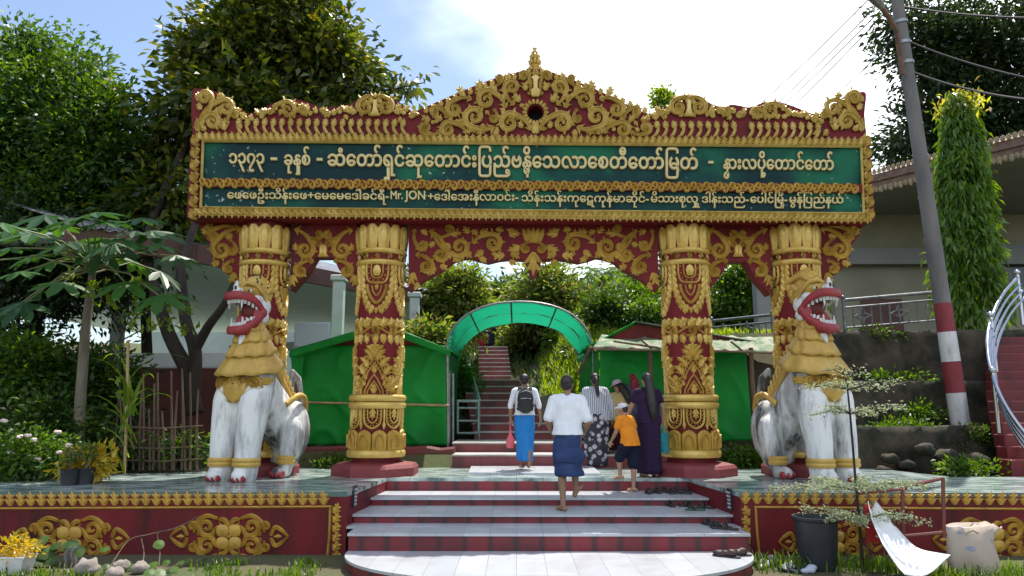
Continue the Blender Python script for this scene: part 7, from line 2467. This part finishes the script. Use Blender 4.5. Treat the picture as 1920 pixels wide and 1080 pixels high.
# woman with red headscarf
bH = UZ(1197, 872, FLOOR + .001); bH.y += .42
hH = height_for(bH, 698)
r, up, q, HM, W, P = person('woman with a red patterned headscarf standing behind the woman in purple', bH, R(25), hH, dict(lwr=(-.2,.2,.95)), skin=SKINL)
shirt('blouse', cloth('grey_blue_blouse', (.10,.12,.18)), r, up, W, P, hem=.85, sleeve=.8)
garment('skirt', cloth('slate_skirt', (.05,.06,.10)), r, [((0,-.01,.96), .165,.135), ((0,-.01,.75), .185,.155), ((0,0,.05), .18,.17)], folds=6, amp=.02, seed=6)
b = MB(); b.sphere((0,-.012,.03), (.090,.104,.098), M=HM); b.tube([HM @ Vector((0,-.06,-.02)), HM @ Vector((0,-.09,-.14)), HM @ Vector((0,-.10,-.26))], [.085,.09,.05], 12)
sculpt(b, 'headscarf', SCARF, r, .011, 3)

# two far visitors at the top of the stairway
for (u, lab, c1, c2, yw) in ((904, 'distant person in red standing at the top of the stairway', cloth('far_red_dress', (.45,.03,.05)), cloth('far_red_skirt', (.40,.03,.05)), 170), (918, 'distant person in dark clothes at the top of the stairway', cloth('far_dark_shirt', (.06,.06,.09)), NAVY, 20)):
    b0 = UP(u, 674, 25.2); b0.z = 2.52 + .15*9 + .001
    r, up, q, HM, W, P = person(lab, b0, R(yw), 1.6, {}, voxel=.014)
    man_hair(r, HM)
    shirt('shirt', c1, r, up, W, P, sleeve=.6, voxel=.014)
    garment('skirt', c2, r, [((0,-.01,.95), .16,.13), ((0,-.01,.7), .18,.15), ((0,0,.08), .17,.16)], folds=5, seed=1)

# ------------------------------------------------------------------ footwear left on the steps
def outline(L, W):
    pts = [(-.38,-.5),(-.46,-.30),(-.36,-.05),(-.42,.22),(-.36,.40),(-.15,.5),(.12,.49),(.36,.36),(.46,.18),(.38,-.08),(.40,-.32),(.30,-.48),(0,-.54)]
    return [(x*W, y*L) for x, y in pts]
def sandal(m, ms, L=.25, W=.095, thick=.022):
    r = thing('sandal', 'x', 'sandal'); b = MB(); o_ = catmull(outline(L, W), 3, True)
    b.rings([[Vector((x, y, z)) for x, y in o_] for z in (0, thick*.7)] + [[Vector((x*.95, y*.97, thick)) for x, y in o_]])
    b.build('sole', m, r, smooth=True)
    b = MB(); b.tube([(-.042,.02,thick), (-.032,.05,thick+.035), (0,.085,thick+.012), (.034,.05,thick+.035), (.042,.02,thick)], [.008]*5, 7); b.tube([(-.046,.0,thick-.004), (-.03,.02,thick+.04), (.0,.03,thick+.05), (.03,.02,thick+.04), (.046,.0,thick-.004)], [.011]*5, 7)
    b.build('straps', ms, r, smooth=True)
    return r
RUB = mat('sandal_dark_rubber', (.014,.013,.014), (.03,.025,.024), scale=20, rough=.6)
GRN = mat('sandal_green', (.02,.10,.05), (.02,.06,.03), scale=20, rough=.6)
BRN = mat('sandal_brown', (.05,.024,.016), (.025,.014,.010), scale=14, rough=.55)
PAL = mat('slipper_pale', (.62,.60,.52), (.5,.48,.42), scale=14, rough=.6)
BLU = mat('slipper_blue_black', (.012,.014,.03), (.02,.025,.06), scale=14, rough=.6)
protos = {'d': sandal(RUB, RUB), 'g': sandal(GRN, RUB), 'b': sandal(BRN, RUB), 'p': sandal(PAL, PAL), 'n': sandal(BLU, PAL)}
used_ = set()
def put(kind, u, v, z, rz, label, group):
    p = UZ(u, v, z)
    if kind in used_: s = dup(protos[kind], p, R(rz), label, group)
    else:
        s = protos[kind]; used_.add(kind); s.location = p; s.rotation_euler = (0,0,R(rz)); s['label'] = label; s['group'] = group
G4 = 'dark sandals on the top white step'; L4 = 'dark sandal in the row left on the topmost white step'
for u, v, rz in ((1216,925,5),(1232,924,12),(1246,922,-10),(1258,925,4),(1268,923,15),(1280,926,80),(1292,923,70)): put('d', u, v, Z4 + .002, rz, L4, G4)
G3 = 'dark sandals on the second white step from the top'
for u, v, rz in ((1257,949,10),(1278,948,-6),(1292,950,8),(1322,953,60)): put('d', u, v, Z3 + .002, rz, 'dark sandal at the right of the second white step from the top', G3)
put('g', 1303, 957, Z3 + .002, 85, 'green soled sandal at the right end of the second white step from the top', 'green sandal'); 
for u, v, rz, in ((1328,984,20),(1340,989,-10)): put('d', u, v, Z2 + .002, rz, 'black sandal at the right end of the third white step', 'black sandals on the third white step')
for u, v, rz in ((1352,990,75),(1364,993,60)): put('b', u, v, Z2 + .002, rz, 'brown sandal at the right end of the third white step', 'brown sandals on the third white step')
for u, v, rz in ((1432,1062,-40),(1444,1054,-75)): put('p', u, v, GZ + .015, rz, 'pale slipper on the soil right of the rounded step', 'pale slippers on the soil')
for u, v, rz in ((1478,1070,40),(1490,1066,70)): put('n', u, v, GZ + .015, rz, 'dark blue slipper on the soil beside the pale slippers', 'dark blue slippers on the soil')
for nm, rest in protos.items():
    if nm not in used_: bpy.data.objects.remove(rest)
# pile of brown leather shoes
p = UZ(1370, 1044, .222)
for k, (dx, dy, rz, lab) in enumerate(((-.05,0,60,'brown leather shoe at the right of the rounded step, left of its pair'),(.09,.05,100,'brown leather shoe at the right of the rounded step, right of its pair'))):
    r = thing('shoe', lab, 'shoe', (p.x+dx, p.y+dy, .221), R(rz))
    b = MB(); b.sphere((0,.06,.035), (.046,.09,.036)); b.sphere((0,-.06,.045), (.040,.06,.045)); b.sphere((0,0,.04), (.040,.10,.032))
    sculpt(b, 'upper', mat('shoe_leather', (.045,.02,.016), (.025,.012,.010), scale=12, rough=.5, bump=.4), r, .009, 2)
    b = MB(); o_ = catmull(outline(.30,.105), 3, True); b.rings([[Vector((x,y,z)) for x,y in o_] for z in (0,.016)]); b.build('sole', RUB, r)
    b = MB(); b.tube([(-.03,.02,.068), (.03,.03,.066)], .006, 5); b.tube([(-.03,.04,.064), (.03,.01,.068)], .006, 5); b.build('laces', BLK, r)

# ------------------------------------------------------------------ clutter at the lower right
p = UZ(1550, 1074, GZ)
bn = thing('plastic_tub', 'tall dark plastic tub standing in the grass before the right wall', 'tub', (p.x, p.y+.22, GZ))
zt_ = UP(1536, 968, p.y + .2).z - GZ; R1 = 39*(p.y+.22)/F; R0_ = 31*(p.y+.22)/F
b = MB(); b.lathe([(R0_, 0), (R0_*1.02, .01), (R1*.96, zt_-.05), (R1*.99, zt_-.045), (R1*1.03, zt_-.03), (R1*1.03, zt_), (R1*.97, zt_), (R1*.93, zt_-.03), (R0_*.94, .05)], 36)
b.build('tub', mat('tub_blue_black', (.016,.018,.026), (.026,.028,.036), scale=4, rough=.5, bump=.1), bn, smooth=True)
b = MB(); b.lathe([(.02, zt_-.14), (R1*.9, zt_-.13), (R1*.9, zt_-.12), (.02, zt_-.10)], 24); b.build('soil', mat('tub_soil', (.05,.035,.025), (.03,.02,.015), scale=9, rough=1, bump=.6), bn)
# curled white sheet
wsp = UZ(1700, 1078, GZ)
ws = thing('white_sheet', 'curled white plastic sheet sliding down like a chute in the right grass', 'sheet', wsp)
Lf = [(1627,938,8.55),(1633,968,8.4),(1652,1012,8.15),(1676,1052,7.8),(1696,1076,7.5)]
Rt = [(1641,938,8.6),(1668,972,8.55),(1700,1010,8.45),(1728,1030,8.3),(1782,1040,7.9)]
Lp = catmull([UP(*q_)[:] for q_ in Lf], 6); Rp = catmull([UP(*q_)[:] for q_ in Rt], 6)
V = []; nI = 9
for a_, b_ in zip(Lp, Rp):
    for j in range(nI):
        t = j/(nI-1); pnt = Vector(a_)*(1-t) + Vector(b_)*t - wsp
        pnt.z -= .10*math.sin(PI*t); pnt.y += .03*math.sin(PI*t) + mnoise.noise(pnt*5)*.02
        V.append(pnt)
n0 = len(V); m0 = len(Lp)
fs = [(i*nI+j, i*nI+j+1, (i+1)*nI+j+1, (i+1)*nI+j) for i in range(m0-1) for j in range(nI-1)]
V2 = [v + Vector((0,.008,-.012)) for v in V]
b = MB(); b.add(V + V2, fs + [tuple(k+n0 for k in f[::-1]) for f in fs] + [(i*nI, (i+1)*nI, (i+1)*nI+n0, i*nI+n0) for i in range(m0-1)] + [((i+1)*nI+nI-1, i*nI+nI-1, i*nI+nI-1+n0, (i+1)*nI+nI-1+n0) for i in range(m0-1)] + [(j+1, j, j+n0, j+1+n0) for j in range(nI-1)] + [((m0-1)*nI+j, (m0-1)*nI+j+1, (m0-1)*nI+j+1+n0, (m0-1)*nI+j+n0) for j in range(nI-1)])
b.build('sheet', mat('sheet_white', (.74,.75,.78), (.60,.61,.64), scale=3, rough=.45, bump=.1), ws, smooth=2)
b = MB(); b.tube([Vector(p_) - wsp + Vector((0,.006,-.014)) for p_ in Rp[::2]], .010, 6); b.build('brown_edge', WOOD, ws, smooth=True)
# red number sign
p = UP(1648, 1016, 8.62)
rs_ = thing('number_sign', 'small red sign with the number 3 beside the white sheet', 'sign', (p.x, 8.62, GZ))
b = MB(); q0, q1 = UP(1626, 1018, 8.62), UP(1668, 946, 8.62)
b.add([(q0.x-p.x,0,q0.z-GZ),(q1.x-p.x,0,q0.z-GZ+.01),(q1.x-p.x-.02,0,q0.z-GZ+.20),(q0.x-p.x+.06,0,q1.z-GZ),(q0.x-p.x,0,q1.z-GZ)] + [(q0.x-p.x,.015,q0.z-GZ),(q1.x-p.x,.015,q0.z-GZ+.01),(q1.x-p.x-.02,.015,q0.z-GZ+.20),(q0.x-p.x+.06,.015,q1.z-GZ),(q0.x-p.x,.015,q1.z-GZ)],
      [(0,1,2,3,4),(9,8,7,6,5)] + [(i,i+5,(i+1)%5+5,(i+1)%5) for i in range(5)])
b.build('plate', mat('sign_red', (.50,.03,.03), (.42,.03,.03), scale=4, rough=.5), rs_)
v_, f_, w_ = layout(list('3'), .02)
b = MB(); b.add([(( x*.15) + UP(1640,1000,8.62).x - p.x, -.006 - max(0,z)*.1, y*.15 + UP(1640,1007,8.62).z - GZ) for x, y, z in v_], f_); b.build('numeral', mat('sign_white', (.8,.78,.75), rough=.5), rs_)
b = MB(); b.tube([(q0.x-p.x+.02,.03,0), (q0.x-p.x+.01,.03,q1.z-GZ+.02)], .014, 6); b.build('stake', WOOD, rs_)
# red steel frame
p = UZ(1735, 1040, GZ); D_ = 8.66
fr_ = thing('steel_frame', 'thin rusty red steel frame leaning over the right wall', 'frame', (p.x, D_, GZ))
b = MB()
for a_, b2_ in (((1694,1030),(1692,912)),((1770,1008),(1768,896)),((1692,913),(1768,897)),((1690,1006),(1775,998)),((1700,916),(1610,925))):
    b.tube([UP(*a_, D_) - fr_.location, UP(*b2_, D_) - fr_.location], .020, 6)
b.build('frame_bars', mat('frame_red_brown', (.20,.05,.045), (.12,.04,.035), scale=6, rough=.6), fr_)
# sack
p = UZ(1846, 1088, GZ)
sk_ = thing('sack', 'beige woven sack with faded blue print slumped in the right grass', 'sack', (p.x, p.y + .15, GZ))
k = (p.y)/F; b = MB()
b.rings([[Vector((rx*k*math.cos(2*PI*j/28) + dx*k, ry*k*math.sin(2*PI*j/28), z*k) ) + Vector((1,1,1))*mnoise.noise(Vector((math.cos(2*PI*j/28)*2, math.sin(2*PI*j/28)*2, z*.05)))*.055 for j in range(28)] for rx, ry, z, dx in ((36,24,0,0),(44,28,8,0),(46,28,35,-2),(40,24,62,-4),(44,14,78,0),(52,8,90,6),(50,5,91,6),(38,10,76,0))])
m, n, l, bs = nodes('sack_weave')
t = n.new('ShaderNodeTexCoord'); z1 = n.new('ShaderNodeTexNoise'); z1.inputs['Scale'].default_value = 6; z1.inputs['Detail'].default_value = 4; l.new(t.outputs['Object'], z1.inputs['Vector'])
r_ = ramp(n, [(.60, (.40,.32,.26)), (.635, (.18,.22,.32)), (.66, (.20,.24,.33)), (.70, (.46,.40,.33))]); l.new(z1.outputs['Fac'], r_.inputs[0]); l.new(r_.outputs[0], bs.inputs['Base Color']); bs.inputs['Roughness'].default_value = .7
b.build('sack', m, sk_, smooth=2)
b = MB(); b.tube([(-.12,-.10,.47), (-.06,-.14,.50), (.0,-.12,.47)], .015, 6); b.build('tied_corner', cloth('sack_tie', (.5,.42,.34)), sk_, smooth=True)
# crumpled bag
p = UZ(1515, 1074, GZ); b = MB()
for i in range(7): b.sphere((rn.uniform(-.07,.07), rn.uniform(-.05,.05), rn.uniform(.02,.06)), (rn.uniform(.04,.07), rn.uniform(.03,.05), rn.uniform(.025,.045)), 8, 6)
o_ = sculpt(b, 'crumpled_bag', cloth('crumpled_plastic', (.45,.50,.60), rough=.3), None, .014, 1); o_.location = p
tag(o_, 'crumpled pale blue plastic bag on the soil beside the dark tub', 'bag')

# ------------------------------------------------------------------ lower left: rocks, planter, pots, vine
ROCKM = mat('field_stone', (.30,.25,.22), (.16,.14,.125), scale=5, rough=.9, bump=.5)
for i, (u, v, s, dep) in enumerate(((228,1052,24,8.5),(262,1056,23,8.4),(214,1072,26,8.1),(160,1068,34,8.3),(30,1066,20,8.6))):
    p = UP(u, v + s*.75, dep); p.z = GZ; k = dep/F*s*.62; b = MB()
    me_rings = []
    for a in range(10):
        th = -PI/2 + PI*a/9*.98 + .02
        me_rings.append([Vector((math.cos(th)*math.cos(f), math.cos(th)*math.sin(f), .75*math.sin(th)+.6))*k*(1 + .3*mnoise.noise(Vector((math.cos(th)*math.cos(f)*1.7 + i*4, math.cos(th)*math.sin(f)*1.7, math.sin(th)*1.7)))) for f in [2*PI*j/16 for j in range(16)]])
    b.rings(me_rings); o_ = b.build('rock', ROCKM, smooth=2); o_.location = p
    tag(o_, ('round pinkish rock below the left medallions', 'knobbly rock right of the other rocks by the vine', 'pale rock half out of the frame at the bottom left', 'broad grey rock under the leafy creeper', 'small rock beside the white planter')[i], 'rock', 'rocks at the foot of the left wall')
p = UZ(12, 1079, GZ); b = MB()
wp = thing('planter', 'white planter box with a small yellow flowered plant at the lower left corner', 'planter', (p.x, p.y + .12, GZ))
b.rings([[Vector((sx*hx, sy*hy, z)) for sx, sy in ((-1,-1),(1,-1),(1,1),(-1,1))] for hx, hy, z in ((.13,.10,0),(.16,.12,.16),(.165,.125,.165),(.165,.125,.185),(.145,.105,.185),(.14,.10,.15))])
b.build('box', mat('planter_white', (.66,.68,.70), (.5,.5,.5), scale=5, rough=.6), wp)
v_ = foliage([((0,0,.27), (.14,.10,.09))], 260, .07, 3, clump=.05, per=20); mesh_quads('plant', v_, LV_YEL, wp)
for i, (u, v, w_, lab) in enumerate(((118,912,17,'black nursery pot with a reddish cactus at the terrace edge'),(147,910,18,'black nursery pot with thin pale stems at the terrace edge'))):
    p = UZ(u, v, FLOOR); k = p.y/F
    r = thing('plant_pot', lab, 'plant pot', (p.x, p.y + .13, FLOOR)); b = MB()
    h_ = 30*k; b.lathe([(w_*k*.8,0),(w_*k*.98,h_*.97),(w_*k*1.02,h_),(w_*k*.95,h_),(w_*k*.9,h_*.9)], 20); b.build('pot', BLACKP, r, smooth=True)
    b = MB(); rn = random.Random(i)
    for j in range(5):
        a = rn.uniform(0, 6.28); e_ = Vector((math.cos(a)*.10, math.sin(a)*.08, h_ + rn.uniform(.18,.34)))
        b.tube([Vector((0,0,h_*.9)), e_*.55 + Vector((0,0,h_*.35)), e_], [.012,.018 if not i else .008,.006], 6)
    b.build('stems', mat('cactus_red_brown' if not i else 'dry_stem', (.22,.08,.06) if not i else (.30,.25,.14), (.12,.10,.04), scale=9, rough=.7), r, smooth=True)
    v_ = foliage([((0,0,h_+.2), (.10,.08,.10))], 120, .08, 7+i, clump=.05, per=16); mesh_quads('leaves', v_, LV_OLIVE, r)
# creeper with broad leaves in front of the left medallion
p = UZ(110, 1075, GZ)
def broad(label, base, cs_, S, lm, seed, stems):
    r = thing('creeper', label, 'plant', base); b = MB(); rn = random.Random(seed)
    for (u, v, D) in cs_:
        c = UP(u, v, D) - base
        star_like = []
        d = Vector((rn.uniform(-1,1), -.6, rn.uniform(-.5,.1))).normalized(); n_ = Vector((rn.uniform(-.3,.3), -.7, .7)).normalized(); s_ = d.cross(n_).normalized()
        SS = S*rn.uniform(.6,1.1); P_ = [c + (d*math.cos(a)*(1.0 if abs(a) < .3 else .85) + s_*math.sin(a)*.9)*SS for a in [2*PI*i/16 for i in range(16)] ]
        b.add([c + n_*SS*.12] + P_, [(0, i+1, (i+1) % 16 + 1) for i in range(16)])
    b.build('leaves', lm, r)
    b = MB()
    for st_ in stems: b.tube([Vector(q_) - base for q_ in catmull([UP(*s_)[:] for s_ in st_], 5)], .006, 5)
    b.build('vines', WOOD, r, smooth=True)
broad('broad leaved creeper hanging over the left medallion', p, [(62,1030,8.8),(75,1018,8.8),(88,1036,8.75),(104,1024,8.8),(118,1030,8.78),(132,1022,8.8),(146,1034,8.8),(52,1050,8.75),(70,1052,8.7),(96,1050,8.7),(44,1066,8.6),(60,1072,8.6)], .11, LV_DARK, 3, [[(50,1075,8.7),(80,1030,8.8),(140,1026,8.8)],[(130,1072,8.6),(136,1050,8.7),(128,1030,8.75)],[(140,1074,8.6),(142,1050,8.7),(134,1036,8.75)],[(126,1074,8.6),(124,1052,8.7),(118,1036,8.75)]])
p = UZ(290, 1078, GZ)
broad('thin heart leaved vine climbing toward the right of the two left medallions', p, [(312,1055,8.6),(298,1021,8.8),(338,1056,8.7),(240,1064,8.5),(268,1070,8.4),(300,1074,8.3),(325,1070,8.4),(352,1052,8.8),(382,1052,8.85),(285,1060,8.5),(196,1030,8.75),(318,1072,8.3),(280,1074,8.2),(200,1062,8.6)], .07, LV_FRESH, 4, [[(200,1072,8.5),(240,1015,8.85),(280,1002,8.9),(330,990,8.93),(372,968,8.95)],[(298,1060,8.6),(300,1030,8.8),(296,1000,8.9),(318,994,8.9)],[(262,1072,8.5),(270,1040,8.8),(265,1010,8.9)],[(300,1074,8.4),(340,1056,8.7),(385,1052,8.9)]])
b = MB(); rn = random.Random(4); c0 = UP(126, 1046, 8.72)
for i in range(9):
    o1 = Vector((rn.uniform(-.05,.05), rn.uniform(-.03,.03), 0))
    b.tube([o1 + Vector((.06,0,.12)), o1 + Vector((.02,-.02,.05)), o1 + Vector((.05+rn.uniform(-.03,.03),0,-.04)), o1 + Vector((.0,0,-.16))], .009, 6)
o_ = b.build('cable_bundle', mat('grey_cable', (.16,.16,.17), rough=.6), smooth=True); o_.location = c0
tag(o_, 'loose bundle of grey cables hanging below the creeper', 'cable')
